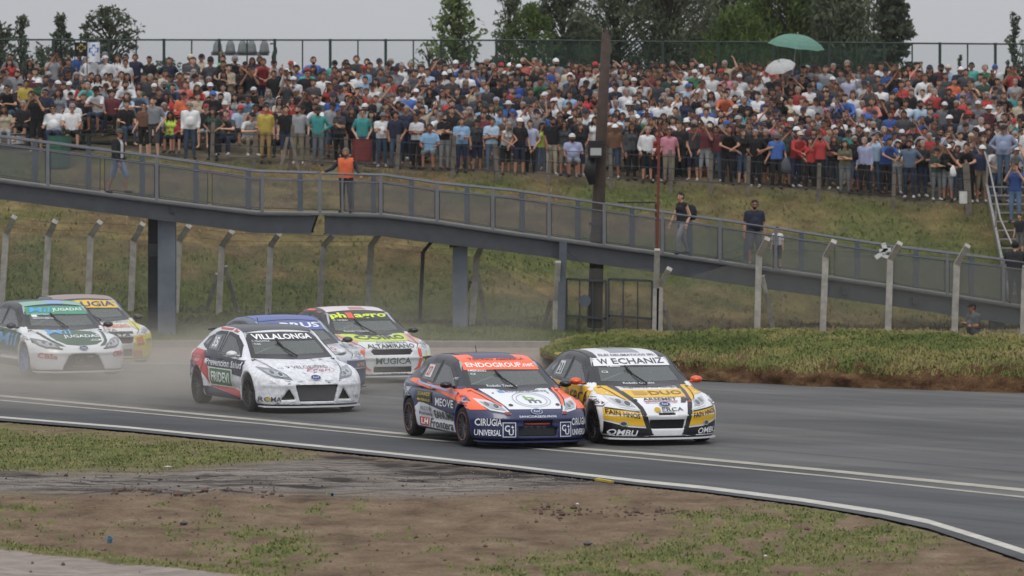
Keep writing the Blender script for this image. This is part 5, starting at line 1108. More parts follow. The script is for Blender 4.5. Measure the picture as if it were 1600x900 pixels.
# --- 7: yellow car behind the green one
yaw = R(22)
H_ = Car('race_car', 'yellow and white race saloon with a yellow windscreen banner, behind the green one', G(152, 571) + Vector((0, .9, 0)), yaw, SALOON, 'd3d2cc',
        [([(-.4, .45), (.4, .45), (.42, .58), (-.42, .58)], .05), ([(-.4, .18), (.4, .18), (.38, .33), (-.38, .33)], .06)], cabin='44443f', rim='2a2b2e')
YL2 = vinyl('d8b42c')
H_.glazing('deb62a', '44443f', bz=1.145); H_.mirrors('2a2a28'); H_.splitter('b8a030'); H_.spoiler()
H_.quad('roof_panel', -.62, 2.02, .62, 3.4, 'top', vinyl('8f7a72'), .006); H_.text('URUGIA', -.54, .56, 1.165, 1.265, 'front', '3c3a66', .014, .025)
H_.text('CONVERSION', -.4, .4, .86, .885, 'front', '6d6d68', .011); H_.text('MONTENEGRO', -.46, .46, .77, .83, 'front', 'd8682c', .012, .015); H_.text('TA', -.1, .1, .71, .75, 'front', '6d6d68', .011)
H_.text('BATATA', -.36, .36, .60, .66, 'front', '33353c', .012, .015); H_.quad('grille_panel', -.42, .655, .42, .70, 'front', vinyl('3a3b44'), .008)
for sx in (-1, 1):
    H_.poly('bumper_panel', [(sx * .44, .60), (sx * .92, .66), (sx * .95, .15), (sx * .40, .15)], 'front', vinyl('d8c62a'), .006); H_.poly('bumper_panel', [(sx * .46, .56), (sx * .62, .6), (sx * .66, .42), (sx * .5, .40)], 'front', vinyl('cf6a2c'), .008)
    H_.poly('fender_panel', [(sx * .66, .90), (sx * .54, .80), (sx * .60, .70), (sx * .80, .80), (sx * .74, .88)], 'front', vinyl('d5cf5a'), .006); H_.poly('bumper_panel', [(sx * .40, .30), (sx * .60, .30), (sx * .62, .16), (sx * .40, .16)], 'front', vinyl('b86a3a'), .009)
    H_.text('YPF', *((-.86, -.68) if sx < 0 else (.68, .86)), .46, .54, 'front', '3c4a7a', .012, .02)
    v = 'side' if sx < 0 else 'side2'; H_.poly('side_panel', [(1.2, .3), (1.2, .85), (4.0, .92), (4.0, .3)], v, YL2, .006)
H_.headlights([(.88, .80), (.88, .68), (.66, .62), (.52, .63), (.60, .70), (.76, .79)], (.70, .69, .055))
# ------------------------------------------------------------------ people
def capsule(mb, a, b, ra, rb, n=10):
    a, b = Vector(a), Vector(b); d = (b - a); L_ = max(d.length, 1e-4); d = d / L_; pts = []; rs = []
    for t_ in (-1, -.7, -.3): pts.append(a + d * ra * t_); rs.append(ra * math.sqrt(max(.02, 1 - t_ * t_)))
    pts += [a, b]; rs += [ra, rb]
    for t_ in (.3, .7, 1): pts.append(b + d * rb * t_); rs.append(rb * math.sqrt(max(.02, 1 - t_ * t_)))
    mb.tube(pts, rs, n)
def skeleton(pose, build, var=0):
    vr = random.Random(pose + build + str(var)); jv = lambda k=.045: Vector((vr.uniform(-k, k), vr.uniform(-k, k), vr.uniform(-k, k))) if var else Vector((0, 0, 0))
    fem = build == 'female'; hv = build == 'heavy'; sw = .165 if fem else .20 if hv else .185; q = {}
    sit = pose in ('sit', 'sit_lean'); lean = .16 if pose in ('lean', 'sit_lean') else 0
    ph = .50 if sit else .94
    pel = Vector((0, 0, ph)); ch = pel + Vector((0, -lean * .8, .33)); nk = ch + Vector((0, -lean * .5 - .01, .20)); hd = nk + Vector((vr.uniform(-.035, .035) if var else 0, -.035 - lean * .2 - (vr.uniform(0, .03) if var else 0), .145 - (vr.uniform(0, .015) if var else 0)))
    S = {s: nk + Vector((s * sw, .02, -.07)) for s in (-1, 1)}; B = []
    def bone(nm, a, b_, ra, rb): B.append((nm, Vector(a), Vector(b_), ra, rb))
    tr = 1.15 if hv else .92 if fem else 1.0
    for s in (-1, 1):
        bone('torso', ch + Vector((s * .075 * tr, 0, .06)), pel + Vector((s * .06 * tr, 0, .06)), .118 * tr, .115 * tr if not fem else .105)
        bone('torso', nk + Vector((s * .04, .01, -.06)), S[s] + Vector((-s * .02, 0, -.005)), .075, .068)
        bone('pelvis', pel + Vector((s * .065, .01, .02)), pel + Vector((s * .085, .01, -.06)), .125 * tr, .11)
    if hv: bone('torso', pel + Vector((0, -.06, .16)), pel + Vector((0, -.07, .22)), .15, .14)
    if fem:
        for s in (-1, 1): bone('torso', ch + Vector((s * .075, -.085, .03)), ch + Vector((s * .075, -.095, .02)), .068, .06)
    bone('neck', nk + Vector((0, .01, -.03)), hd + Vector((0, .01, -.05)), .056, .052)
    bone('head', hd + Vector((0, .015, .03)), hd + Vector((0, .01, .055)), .092, .088); bone('head', hd + Vector((0, -.02, .0)), hd + Vector((0, -.035, -.06)), .072, .048)
    bone('head', hd + Vector((0, -.088, .01)), hd + Vector((0, -.104, -.015)), .010, .016)
    for s in (-1, 1): bone('head', hd + Vector((s * .09, .01, .02)), hd + Vector((s * .092, .012, -.015)), .018, .014)
    E = {}; Wr = {}
    for s in (-1, 1):
        sh = S[s]
        if pose in ('stand', 'walk'): e = sh + Vector((s * .06, .03 if pose == 'stand' else s * .10, -.29)); w = e + Vector((s * .01, -.08 - (.0 if pose == 'stand' else .05), -.24))
        elif pose == 'crossed': e = sh + Vector((s * .035, -.05, -.27)); w = Vector((-s * .07, sh.y - .20, e.z + .04 + .03 * s))
        elif pose == 'hips': e = sh + Vector((s * .19, .09, -.22)); w = pel + Vector((s * .17, -.04, .10))
        elif pose == 'photo': e = sh + Vector((s * .10, -.17, -.17)); w = hd + Vector((s * .06, -.24, .0))
        elif pose == 'shade': 
            if s > 0: e = sh + Vector((.20, -.10, .02)); w = hd + Vector((.08, -.13, .07))
            else: e = sh + Vector((-.07, .02, -.28)); w = e + Vector((.06, -.14, -.20))
        elif pose == 'lean': e = sh + Vector((s * .09, -.18, -.22)); w = Vector((s * .06, sh.y - .38, e.z - .10))
        elif pose == 'point':
            if s > 0: e = sh + Vector((.12, .0, -.24)); w = e + Vector((.10, -.16, -.12))
            else: e = sh + Vector((-.18, -.03, -.20)); w = e + Vector((-.23, -.06, -.10))
        elif pose == 'wave':
            if s > 0: e = sh + Vector((.16, -.06, .16)); w = e + Vector((-.02, -.04, .24))
            else: e = sh + Vector((-.07, .02, -.28)); w = e + Vector((.05, -.13, -.2))
        elif pose == 'sit': e = sh + Vector((s * .08, -.08, -.26)); w = e + Vector((-s * .06, -.22, -.03))
        elif pose == 'sit_lean': e = sh + Vector((s * .08, -.16, -.22)); w = Vector((s * .04, e.y - .22, e.z + .02))
        elif pose == 'drive': e = sh + Vector((s * .08, -.20, -.20)); w = Vector((s * .15, e.y - .26, e.z + .10))
        elif pose == 'pockets': e = sh + Vector((s * .12, .06, -.27)); w = pel + Vector((s * .18, -.06, -.04))
        e = e + jv(); w = w + jv(.06 if pose not in ('photo', 'crossed') else .025)
        E[s], Wr[s] = e, w
        bone('uparm', sh, e, .056 * (1.12 if hv else .85 if fem else 1), .046 * (.85 if fem else 1)); bone('forearm', e, w, .043 * (.85 if fem else 1), .030)
        hdir = (w - e).normalized(); bone('hand', w + hdir * .02, w + hdir * .085, .034, .030); q[s] = (w + hdir * .10, hdir)
        hip = pel + Vector((s * .09, 0, -.04))
        if sit: kn = hip + Vector((s * .05, -.43, .02)); an = kn + Vector((0, -.02 if pose == 'sit' else .03, -.42)); 
        elif pose == 'drive': kn = hip + Vector((s * .04, -.42, .07)); an = kn + Vector((0, -.38, -.14))
        elif pose == 'walk': kn = hip + Vector((0, -.16 * s - .05, -.40)); an = kn + Vector((0, .18 if s < 0 else .02, -.39))
        else: kn = hip + Vector((s * .02, -.02, -.42)); an = kn + Vector((s * .01, .03, -.40))
        bone('thigh', hip, kn, .088 * (1.1 if hv else 1), .060); bone('calf', kn, an, .058, .038); bone('foot', an + Vector((0, .03, -.035)), an + Vector((s * .03, -.16, -.055)), .042, .036)
    return B, hd, q
def remesh(V, Fc, vox):
    me = mesh_from('tmp', V, Fc); o = bpy.data.objects.new('tmp', me); COL.objects.link(o)
    r = o.modifiers.new('r', 'REMESH'); r.mode = 'VOXEL'; r.voxel_size = vox
    s = o.modifiers.new('s', 'SMOOTH'); s.factor = .5; s.iterations = 2
    dg = bpy.context.evaluated_depsgraph_get(); m2 = o.evaluated_get(dg).to_mesh()
    v = np.empty(len(m2.vertices) * 3, np.float32); m2.vertices.foreach_get('co', v); nn = np.empty_like(v); m2.vertices.foreach_get('normal', nn)
    f = [tuple(p.vertices) for p in m2.polygons]; o.evaluated_get(dg).to_mesh_clear(); bpy.data.objects.remove(o); bpy.data.meshes.remove(me)
    return v.reshape(-1, 3).astype(float), f, nn.reshape(-1, 3).astype(float)
EYE = mat('eye_dark', '1a1512', .4); LIP = mat('lip', '8a4a42', .6); PLACE = mat('placeholder_cloth', '888888', .9)
SKINS = [mat('skin_' + c, c, .6, noise=.06) for c in ('b98a70', 'c3967c', 'a8795f', '94664f', 'caa088')]
def cloth(c):
    if 'cloth_' + c in MATS: return MATS['cloth_' + c]
    r_, g_, b_ = lin(c); y = .3 * r_ + .6 * g_ + .1 * b_
    return mat('cloth_' + c, tuple((y + (v - y) * .90) * .93 for v in (r_, g_, b_)), .92, noise=.16, nscale=9)
BODY = {}
def body(pose, build, var=0, vox=.026):
    key = (pose, build, var, vox)
    if key in BODY: return BODY[key]
    B, hd, q = skeleton(pose, build, var); mb = MB()
    for nm, a, b_, ra, rb in B: capsule(mb, a, b_, ra, rb)
    V, Fc, Nn = remesh(mb.v, mb.f, vox); Fq = np.array([f if len(f) == 4 else tuple(f) + (f[-1],) for f in Fc])
    C = V[Fq].mean(1); best = np.full(len(C), 9.0); lab = np.zeros(len(C), object); tpar = np.zeros(len(C))
    for nm, a, b_, ra, rb in B:
        a_, d = np.array(a), np.array(b_ - a); t_ = np.clip(((C - a_) @ d) / max(d @ d, 1e-6), 0, 1); dist = np.linalg.norm(C - a_ - t_[:, None] * d, axis=1) - (ra + (rb - ra) * t_)
        m_ = dist < best; best[m_] = dist[m_]; lab[m_] = nm; tpar[m_] = t_[m_]
    R_ = dict(V=V, F=Fq, N=Nn, lab=lab, t=tpar, C=C, hd=hd, hands=q); BODY[key] = R_
    # body mesh with face features and fingers
    mb = MB(); mb.v = [tuple(v) for v in V]; mb.f = [tuple(dict.fromkeys(f)) for f in Fq]; mi = [0] * len(mb.f)
    def addm(fn, k):
        n0 = len(mb.f); fn(); mi.extend([k] * (len(mb.f) - n0))
    for s in (-1, 1):
        addm(lambda: mb.cbox(hd + Vector((s * .032, -.083, .018)), (.022, .012, .010)), 1); addm(lambda: mb.cbox(hd + Vector((s * .034, -.088, .038)), (.036, .012, .007)), 1)
        p, d = q[s]; side = d.cross(Vector((0, 0, 1))); side = side.normalized() if side.length > .2 else Vector((1, 0, 0)); bend = d.cross(side).normalized() * .02
        for k, ln in enumerate((.062, .075, .07, .052)):
            o = p + side * (.027 - .018 * k); addm(lambda: mb.tube([o, o + d * ln * .55 + bend * .4, o + d * ln + bend * (1.3 + .2 * k)], [.009, .0085, .006], 5), 0)
        o = p - d * .06 + side * s * -.03; addm(lambda: mb.tube([o, o + d * .03 + side * s * -.022, o + d * .062 + side * s * -.026], [.011, .010, .007], 5), 0)
    addm(lambda: mb.cbox(hd + Vector((0, -.089, -.052)), (.044, .012, .010)), 2)
    R_['mesh'] = mesh_from('person', mb.v, mb.f, [SKINS[0], EYE, LIP], True, mi); R_['garm'] = {}
    return R_
def garment(Bd, kind):
    if kind in Bd['garm']: return Bd['garm'][kind]
    lab, t_, C, hd = Bd['lab'], Bd['t'], Bd['C'], Bd['hd']; L_ = lambda *n: np.isin(lab, n)
    off = .014; extra = MB()
    if kind == 'tee': m_ = L_('torso') | (L_('uparm') & (t_ < .72)) | (L_('pelvis') & (C[:, 2] > Bd['pz'] - .02))
    elif kind == 'shirt': m_ = L_('torso', 'uparm') | (L_('forearm') & (t_ < .92)) | (L_('pelvis') & (C[:, 2] > Bd['pz'] - .03))
    elif kind == 'tank': m_ = L_('torso') | (L_('pelvis') & (C[:, 2] > Bd['pz'] - .02))
    elif kind == 'vest': m_ = L_('torso') | (L_('pelvis') & (C[:, 2] > Bd['pz'] + .0)); off = .028
    elif kind == 'jacket': m_ = (L_('torso', 'uparm', 'forearm') & ~(L_('torso') & (np.abs(C[:, 0]) < .07) & (C[:, 1] < -.02))) | (L_('pelvis') & (C[:, 2] > Bd['pz'] - .02) & (np.abs(C[:, 0]) > .05)); off = .026
    elif kind == 'trousers': m_ = L_('pelvis', 'thigh') | (L_('calf') & (t_ < .97)); off = .010
    elif kind == 'shorts': m_ = L_('pelvis', 'thigh') | (L_('calf') & (t_ < .10)); off = .014
    elif kind in ('shoe_l', 'shoe_r'): m_ = L_('foot') & ((C[:, 0] < 0) == (kind == 'shoe_l')); off = .008
    elif kind == 'helmet': m_ = L_('head', 'neck') & (C[:, 2] > hd.z - .10); off = .035; extra.cbox(hd + Vector((0, -.125, .01)), (.15, .02, .06))
    elif kind == 'hair': d = C - np.array(hd); m_ = L_('head') & ((d[:, 2] > .055) | ((d[:, 1] > .015) & (d[:, 2] > -.05))) & ~((d[:, 1] < -.06) & (d[:, 2] < .075)); off = .014
    elif kind == 'long_hair':
        d = C - np.array(hd); m_ = L_('head', 'neck') & ((d[:, 2] > .055) | ((d[:, 1] > -.015) & (d[:, 2] > -.10))) & ~((d[:, 1] < -.06) & (d[:, 2] < .075)); off = .02
        extra.tube([hd + Vector((0, .07, .03)), hd + Vector((0, .11, -.10)), hd + Vector((0, .12, -.26)), hd + Vector((0, .11, -.32))], [.085, .10, .075, .02], 9)
        for s in (-1, 1): extra.tube([hd + Vector((s * .085, .0, .03)), hd + Vector((s * .10, -.0, -.10)), hd + Vector((s * .095, -.03, -.22))], [.03, .035, .012], 6)
    elif kind in ('cap', 'bare_cap'):
        d = C - np.array(hd); m_ = L_('head') & (d[:, 2] > .048); off = .020; n = 9; V = []
        for i in range(n): a = math.pi * i / (n - 1); V += [hd + Vector((math.cos(a) * .092, -.055 - .02 * math.sin(a), .056)), hd + Vector((math.cos(a) * .085, -.065 - .125 * math.sin(a), .046))]
        V += [v - Vector((0, 0, .012)) for v in V]; k = 2 * n
        Fc = []
        for i in range(n - 1): a = 2 * i; Fc += [(a, a + 1, a + 3, a + 2), (k + a, k + a + 2, k + a + 3, k + a + 1), (a + 1, k + a + 1, k + a + 3, a + 3)]
        extra.add(V, Fc)
    elif kind == 'sun_hat':
        d = C - np.array(hd); m_ = L_('head') & (d[:, 2] > .045); off = .022; extra.lathe([(.06, .06), (.10, .052), (.185, .04), (.185, .032), (.10, .042)], 16, 'z', hd)
    elif kind == 'glasses': m_ = np.zeros(len(C), bool); [extra.cbox(hd + Vector((s * .034, -.094, .018)), (.046, .016, .026)) for s in (-1, 1)]; extra.cbox(hd + Vector((0, -.092, .024)), (.19, .008, .008))
    elif kind == 'beard': d = C - np.array(hd); m_ = L_('head') & (d[:, 2] < -.035) & (d[:, 1] < .0); off = .010
    elif kind == 'phone': m_ = np.zeros(len(C), bool); w = (Bd['hands'][1][0] + Bd['hands'][-1][0]) / 2; extra.cbox(w + Vector((0, -.01, .03)), (.13, .03, .075))
    f = Bd['F'][m_]; used = np.unique(f); mp = np.full(len(Bd['V']), -1); mp[used] = np.arange(len(used)); V = (Bd['V'] + Bd['N'] * off)[used]
    mb = MB(); mb.v = [tuple(v) for v in V]; mb.f = [tuple(dict.fromkeys(q)) for q in mp[f]]; mb.add(extra.v, extra.f)
    me = mesh_from(kind, mb.v, mb.f, [PLACE], True); Bd['garm'][kind] = me; return me
PNAME = {'tee': 'shirt', 'shirt': 'shirt', 'tank': 'vest_top', 'vest': 'safety_vest', 'jacket': 'jacket', 'trousers': 'trousers', 'shorts': 'shorts', 'shoe_l': 'shoe', 'shoe_r': 'shoe', 'helmet': 'helmet', 'hair': 'hair', 'long_hair': 'hair', 'cap': 'cap', 'sun_hat': 'sun_hat', 'glasses': 'sunglasses', 'beard': 'beard', 'phone': 'phone'}
def person(loc, yaw, scale, pose, build, skin, wear, label, group=None, var=0, fat=1):
    """wear: list of (garment, colour)"""
    Bd = body(pose, build, var); Bd['pz'] = .50 if pose.startswith('sit') else .94
    o = link('person', Bd['mesh'], None, loc); o.rotation_euler.z = yaw; o.scale = (scale * fat, scale * fat, scale); tag(o, label, 'person', group)
    o.material_slots[0].link = 'OBJECT'; o.material_slots[0].material = SKINS[skin]
    for g_, c_ in [q for g0, c0 in wear for q in ([('shoe_l', c0), ('shoe_r', c0)] if g0 == 'shoes' else [(g0, c0)])]:
        ch = link(PNAME[g_], garment(Bd, g_), o); ch.material_slots[0].link = 'OBJECT'; ch.material_slots[0].material = cloth(c_)
    return o
def ground_at(px, Y, noise=False):
    return Vector((P(px, 0, Y).x, Y, zt(px, Y)))
COLS = {'black': ['141416', '19191b', '1e1d20'], 'white': ['d8d8d8', 'c8c8c8', 'e0e0e0'], 'grey': ['7e8084', '6b6d70', '97999c'], 'dark grey': ['3c3d41', '46474a'], 'navy': ['232a40', '2b3350'], 'blue': ['2f549c', '34599a', '3f6ab4'],
        'light blue': ['8fb2cf', '7fa6c8', 'a6c0d6'], 'red': ['b3302f', 'c23b38', '9c2a2c'], 'maroon': ['5c2a32', '6a2f36'], 'green': ['3f7d55', '2f6a48'], 'bright green': ['57c87e'], 'dark green': ['2c4238', '34483c'], 'orange': ['cf6238'], 'coral': ['cc6a5c', 'd27a6c'],
        'yellow': ['b8a236'], 'neon yellow': ['c8e23c'], 'teal': ['2f8f8c', '4aa79c'], 'pink': ['c77f8f', 'c45d86'], 'beige': ['b3a48c', 'c4b8a2'], 'brown': ['5a4436', '6b4a35'], 'lavender': ['9aa0c0', 'a8acc6'], 'olive': ['5f6045'], 'purple': ['4c3a56'], 'tan': ['a58550'], 'denim': ['46566b', '56687e', '37485e'], 'khaki': ['857b66']}
cr_ = random.Random(11)
def cc(n): return cr_.choice(COLS[n])
HAIRC = ['1a1614', '221a16', '2e221b', '15120f', '4a382b', '8a8784']
ROWN = ['front row', 'second row', 'third row', 'fourth row', 'fifth row', 'sixth row', 'back row']
MARKS = [(0, 'at the far left'), (60, 'left of the black flag'), (135, 'below the white flag'), (215, 'right of the white flag'), (300, 'left of the lamp row'), (372, 'below the lamp row'), (440, 'right of the lamp row'), (510, 'left of the red drum'), (566, 'above the red drum'), (625, 'right of the red drum'),
         (712, 'below the lone eucalyptus'), (790, 'below the slender airy tree'), (850, 'below the dark round tree'), (905, 'left of the wooden pole'), (965, 'right of the wooden pole'), (1028, 'behind the red rod'), (1090, 'right of the red rod'), (1155, 'below the weeping willow'), (1232, 'below the green umbrella'), (1300, 'right of the green umbrella'), (1390, 'below the pine'), (1455, 'right of the pine'), (1520, 'near the stout end post'), (1590, 'above the staircase')]
POSE_T = {'stand': 'arms down', 'crossed': 'arms crossed', 'hips': 'hands on hips', 'photo': 'holding a phone up', 'shade': 'shading eyes', 'lean': 'leaning forward', 'point': 'arms out', 'wave': 'arm raised', 'sit': 'sitting', 'sit_lean': 'sitting hunched', 'pockets': 'hands in pockets', 'walk': 'walking'}
PEOPLE = []        # every spectator before it is built
def spec(px, Y, shirt, row, pose=None, build=None, head=None, legs=None, g=None, sc=None, yaw=None, dz=0, drop=0):
    build = build or cr_.choices(['male', 'heavy', 'female'], [.6, .2, .2])[0]
    pose = pose or cr_.choices(['crossed', 'stand', 'hips', 'photo', 'shade', 'lean', 'pockets', 'wave'], [.19, .27, .11, .14, .06, .07, .14, .02])[0]
    if head is None: head = cr_.choices(['hair', 'cap', 'sun_hat'], [.68, .29, .03])[0] if build != 'female' else cr_.choices(['long_hair', 'cap'], [.85, .15])[0]
    hc = None
    if head in ('cap', 'sun_hat'): hc = cr_.choices(['black', 'white', 'red', 'blue', 'navy', 'beige', 'grey'], [.36, .30, .08, .07, .09, .05, .05])[0]
    elif ':' in head: head, hc = head.split(':')
    lc = legs or cr_.choices(['black', 'navy', 'denim', 'grey', 'khaki', 'dark grey', 'beige'], [.26, .2, .24, .08, .08, .1, .04])[0]
    lt = cr_.choices(['trousers', 'shorts'], [.7, .3])[0]
    g = g or cr_.choices(['tee', 'shirt', 'tank'], [.78, .16, .06])[0]
    PEOPLE.append(dict(px=px, Y=Y, shirt=shirt, row=row, pose=pose, build=build, head=head, hc=hc, legs=lc, lt=lt, g=g, sc=sc or cr_.uniform(.93, 1.04) * (.95 if build == 'female' else 1.0), yaw=cr_.uniform(-.5, .45) if yaw is None else yaw, dz=dz, skin=cr_.choice([0, 0, 1, 2, 2, 3, 4]), glass=cr_.random() < .25, beard=build != 'female' and cr_.random() < .2, var=cr_.choice([0, 1, 2]), fat=cr_.uniform(.94, 1.1)))
def seq(text):
    for it in text.split(','):
        a = it.strip().split(' ', 1); yield float(a[0]), a[1]
TOP = '20 grey,82 black,93 brown,108 black,122 blue,133 grey,162 denim,184 white,196 white,211 navy,300 white,314 beige,330 white,347 bright green,363 dark grey,392 navy,404 navy,460 white,489 blue,522 teal,540 purple,557 dark grey,574 dark grey,594 grey,610 black,621 light blue,642 navy,656 grey,680 maroon,694 red,712 dark grey,726 white,745 navy,760 black,770 grey,782 red,796 white,818 coral,836 white,850 black,869 grey,891 beige,903 black,918 light blue,931 pink,962 white,978 grey,995 dark grey,1020 green,1036 teal,1051 dark grey,1070 white,1085 blue,1098 white,1116 grey,1134 beige,1156 grey,1170 dark grey,1186 red,1200 white,1216 black,1238 navy,1261 grey,1278 orange,1294 white,1310 olive,1326 black,1345 grey,1363 maroon,1381 black,1403 grey,1431 coral,1449 green,1468 maroon,1480 light blue,1500 navy,1517 teal,1538 green,1556 white,1575 black,1586 green,1604 black,1625 navy,1650 white'
FRONT = '566 teal,597 white,618 navy,651 white,694 black,721 light blue,745 dark grey,768 light blue,790 white,811 black,829 lavender,846 neon yellow,862 black,882 dark grey,906 black,960 brown,986 dark grey,1011 white,1026 red,1045 pink,1062 black,1083 dark grey,1101 maroon,1119 maroon,1136 black,1160 black,1181 black,1200 black,1213 blue,1227 dark green,1243 red,1265 red,1281 red,1303 black,1320 olive,1335 black,1351 lavender,1366 light blue,1384 blue,1401 white,1421 denim,1441 black,1463 dark green,1481 black,1499 grey,1513 black,1533 navy,1556 white,1580 grey'
SECOND = '520 grey,545 dark grey,575 grey,605 black,633 grey,660 beige,680 grey,706 navy,733 beige,757 black,778 light blue,800 grey,820 white,838 grey,855 blue,875 dark grey,895 black,915 white,955 black,973 light blue,993 green,1013 grey,1033 beige,1055 white,1075 grey,1093 black,1113 denim,1130 grey,1150 black,1172 navy,1192 white,1210 pink,1232 black,1252 white,1270 maroon,1288 red,1308 navy,1327 white,1345 black,1365 grey,1383 blue,1405 purple,1425 black,1445 grey,1466 white,1485 light blue,1503 white,1520 brown,1541 black,1562 maroon,1585 pink'
FOURTH = '520 red,541 orange,560 navy,580 white,603 grey,626 dark grey,648 white,670 black,692 white,716 black,735 beige,762 dark grey,788 navy,806 black,826 dark grey,848 grey,872 white,888 light blue,912 red,925 maroon,962 lavender,980 white,1000 white,1020 white,1038 dark grey,1055 white,1072 navy,1090 black,1112 grey,1130 orange,1146 lavender,1165 light blue,1182 white,1198 blue,1217 black,1236 beige,1251 white,1272 grey,1287 pink,1306 blue,1324 blue,1346 white,1362 coral,1378 black,1396 red,1416 white,1436 light blue,1452 denim,1472 grey,1495 black,1511 black,1528 grey,1543 maroon,1562 white,1583 white,1602 black'
nm = ['black', 'dark grey', 'white', 'grey', 'navy', 'blue', 'light blue', 'red', 'maroon', 'dark green', 'beige', 'teal', 'coral', 'brown', 'green', 'pink', 'lavender', 'orange']; wt = [.20, .13, .18, .12, .08, .05, .05, .05, .03, .03, .03, .02, .01, .01, .01, .01, .01, .01]
rowY = [153.4, 155.2, 157.2, 159.3, 161.4, 163.4, 165.6]
for px, c in seq(FRONT):
    spec(px, 153.3 + cr_.uniform(-.15, .4), c, 0, pose='lean' if px > 1180 and cr_.random() < .3 else None, legs=None)
for px, c in seq(SECOND): spec(px + cr_.uniform(-4, 4), rowY[1] + cr_.uniform(-.3, .3), c, 1)
for px, c in seq(FOURTH): spec(px + cr_.uniform(-3, 3), rowY[3] + cr_.uniform(-.4, .4), c, 3)
for px, c in seq(TOP): spec(px, rowY[6] + cr_.uniform(-.4, .3), c, 6)
for r_, lo, st in ((2, 500, 23), (4, 460, 22), (5, 440, 23)):
    px = lo
    while px < 1640: spec(px, rowY[r_] + cr_.uniform(-.4, .4), cr_.choices(nm, wt)[0], r_); px += st * cr_.uniform(.8, 1.25)
for Yx, lo, hi, st in ((154.2, 500, 1640, 25), (154.7, 900, 1640, 27), (156.2, 480, 1640, 23), (158.2, 470, 1640, 48), (160.3, 450, 1640, 46), (162.4, 300, 1640, 44), (164.5, 300, 1640, 26), (165.2, 660, 1430, 24)):
    px = lo
    while px < hi:
        PEOPLE_EXTRA = len(PEOPLE); spec(px, Yx + cr_.uniform(-.35, .35), cr_.choices(nm[:14], [.22, .17, .22, .12, .09, .03, .03, .03, .03, .02, .02, .01, .01, .02])[0], 5); PEOPLE[PEOPLE_EXTRA]['filler'] = True; px += st * cr_.uniform(.75, 1.35)
for Yx, st in ((155.1, 60), (157.1, 34), (159.3, 30), (161.6, 30), (163.4, 27), (164.8, 30)):
    px = -25
    while px < 330:
        k_ = len(PEOPLE); spec(px, Yx, cr_.choices(nm[:14], [.22, .17, .22, .12, .09, .03, .03, .03, .03, .02, .02, .01, .01, .02])[0], 5, pose=cr_.choice(['sit', 'sit_lean', 'sit']) if Yx < 164 else None, dz=.12 if Yx < 164 else 0); PEOPLE[k_]['filler'] = True; px += st * cr_.uniform(.7, 1.4)
# left: standing front, seated rows on the benches and the slope
for px, c, pose, kw in ((225, 'brown', 'stand', {}), (240, 'grey', 'pockets', {}), (297, 'white', 'stand', dict(legs='denim')), (333, 'dark green', 'hips', dict(legs='black')), (415, 'yellow', 'stand', dict(legs='tan', build='male')), (497, 'teal', 'hips', {}), (466, 'grey', 'stand', {}), (447, 'black', 'stand', {})):
    spec(px, 153.2, c, 0, pose=pose, **kw)
for px, c, pose in ((8, 'beige', 'sit'), (58, 'black', 'photo'), (84, 'white', 'sit'), (112, 'white', 'sit'), (268, 'neon yellow', 'sit'), (278, 'red', 'sit'), (360, 'dark grey', 'sit_lean'), (388, 'white', 'sit_lean'), (345, 'grey', 'sit'), (430, 'grey', 'sit'), (672, 'light blue', 'sit'), (895, 'lavender', 'sit')):
    spec(px, 153.6 if px < 600 else 152.9, c, 0, pose=pose, g='vest' if c.startswith('neon') else None, dz=.14 if pose != 'photo' else 0)
for r_, (Y, cols) in enumerate((((156.0), '12 black,70 navy,92 grey,110 navy,155 white,176 maroon,205 light blue,222 denim,245 black,262 red,285 orange,308 beige,330 black,352 pink,372 light blue,395 grey,418 red,440 grey,470 dark grey'),
                              ((158.2), '4 white,38 yellow,58 green,76 grey,90 black,108 white,128 red,143 teal,163 grey,180 black,200 white,218 green,240 black,258 denim,275 navy,292 coral,310 red,332 white,350 black,365 grey,388 light blue,408 black,432 beige,455 red,478 grey'),
                              ((160.4), '2 grey,28 grey,50 maroon,98 grey,120 denim,150 white,172 beige,195 white,235 dark grey,262 teal,280 maroon,305 white,325 black,350 white,372 dark grey,395 black,418 grey,440 white,460 beige,480 black'))):
    for px, c in seq(cols): spec(px + cr_.uniform(-3, 3), Y - .05, c, r_ + 1, pose=cr_.choice(['sit', 'sit', 'sit_lean']), dz=.44 if px < 335 else .12)
for px, c in seq('355 beige,378 black,428 black,452 white,480 teal,505 dark grey,530 black'): spec(px, 162.6, c, 5)
def words(p):
    c = {'tee': 'T-shirt', 'shirt': 'long-sleeved shirt', 'tank': 'sleeveless top', 'vest': 'safety vest', 'jacket': 'jacket'}[p['g']]
    h = {'cap': (p['hc'] or '') + ' cap', 'sun_hat': (p['hc'] or '') + ' sun hat', 'hair': 'bare-headed', 'long_hair': 'long-haired'}[p['head']]
    mk = min(MARKS, key=lambda m_: abs(m_[0] - p['px']))[1]
    return p['shirt'] + ' ' + c, h, POSE_T[p['pose']], (p['legs'] + ' ' + p['lt']), ROWN[p['row']], mk
def make_label(p, level):
    s, h, po_, lg, rw, mk = words(p); who = 'woman' if p['build'] == 'female' else 'person'
    base = [f'{who} in {s}, {h}, {rw}, {mk}', f'{who} in {s}, {h}, {po_}, {rw}, {mk}', f'{s}, {h}, {po_}, {lg}, {rw}, {mk}', f'stout person in {s}, {h}, {rw}, {mk}' if p['build'] == 'heavy' else f'tall person in {s}, {h}, {rw}, {mk}' if p['sc'] > 1.0 else f'small person in {s}, {h}, {rw}, {mk}']
    return base[min(level, 3)]
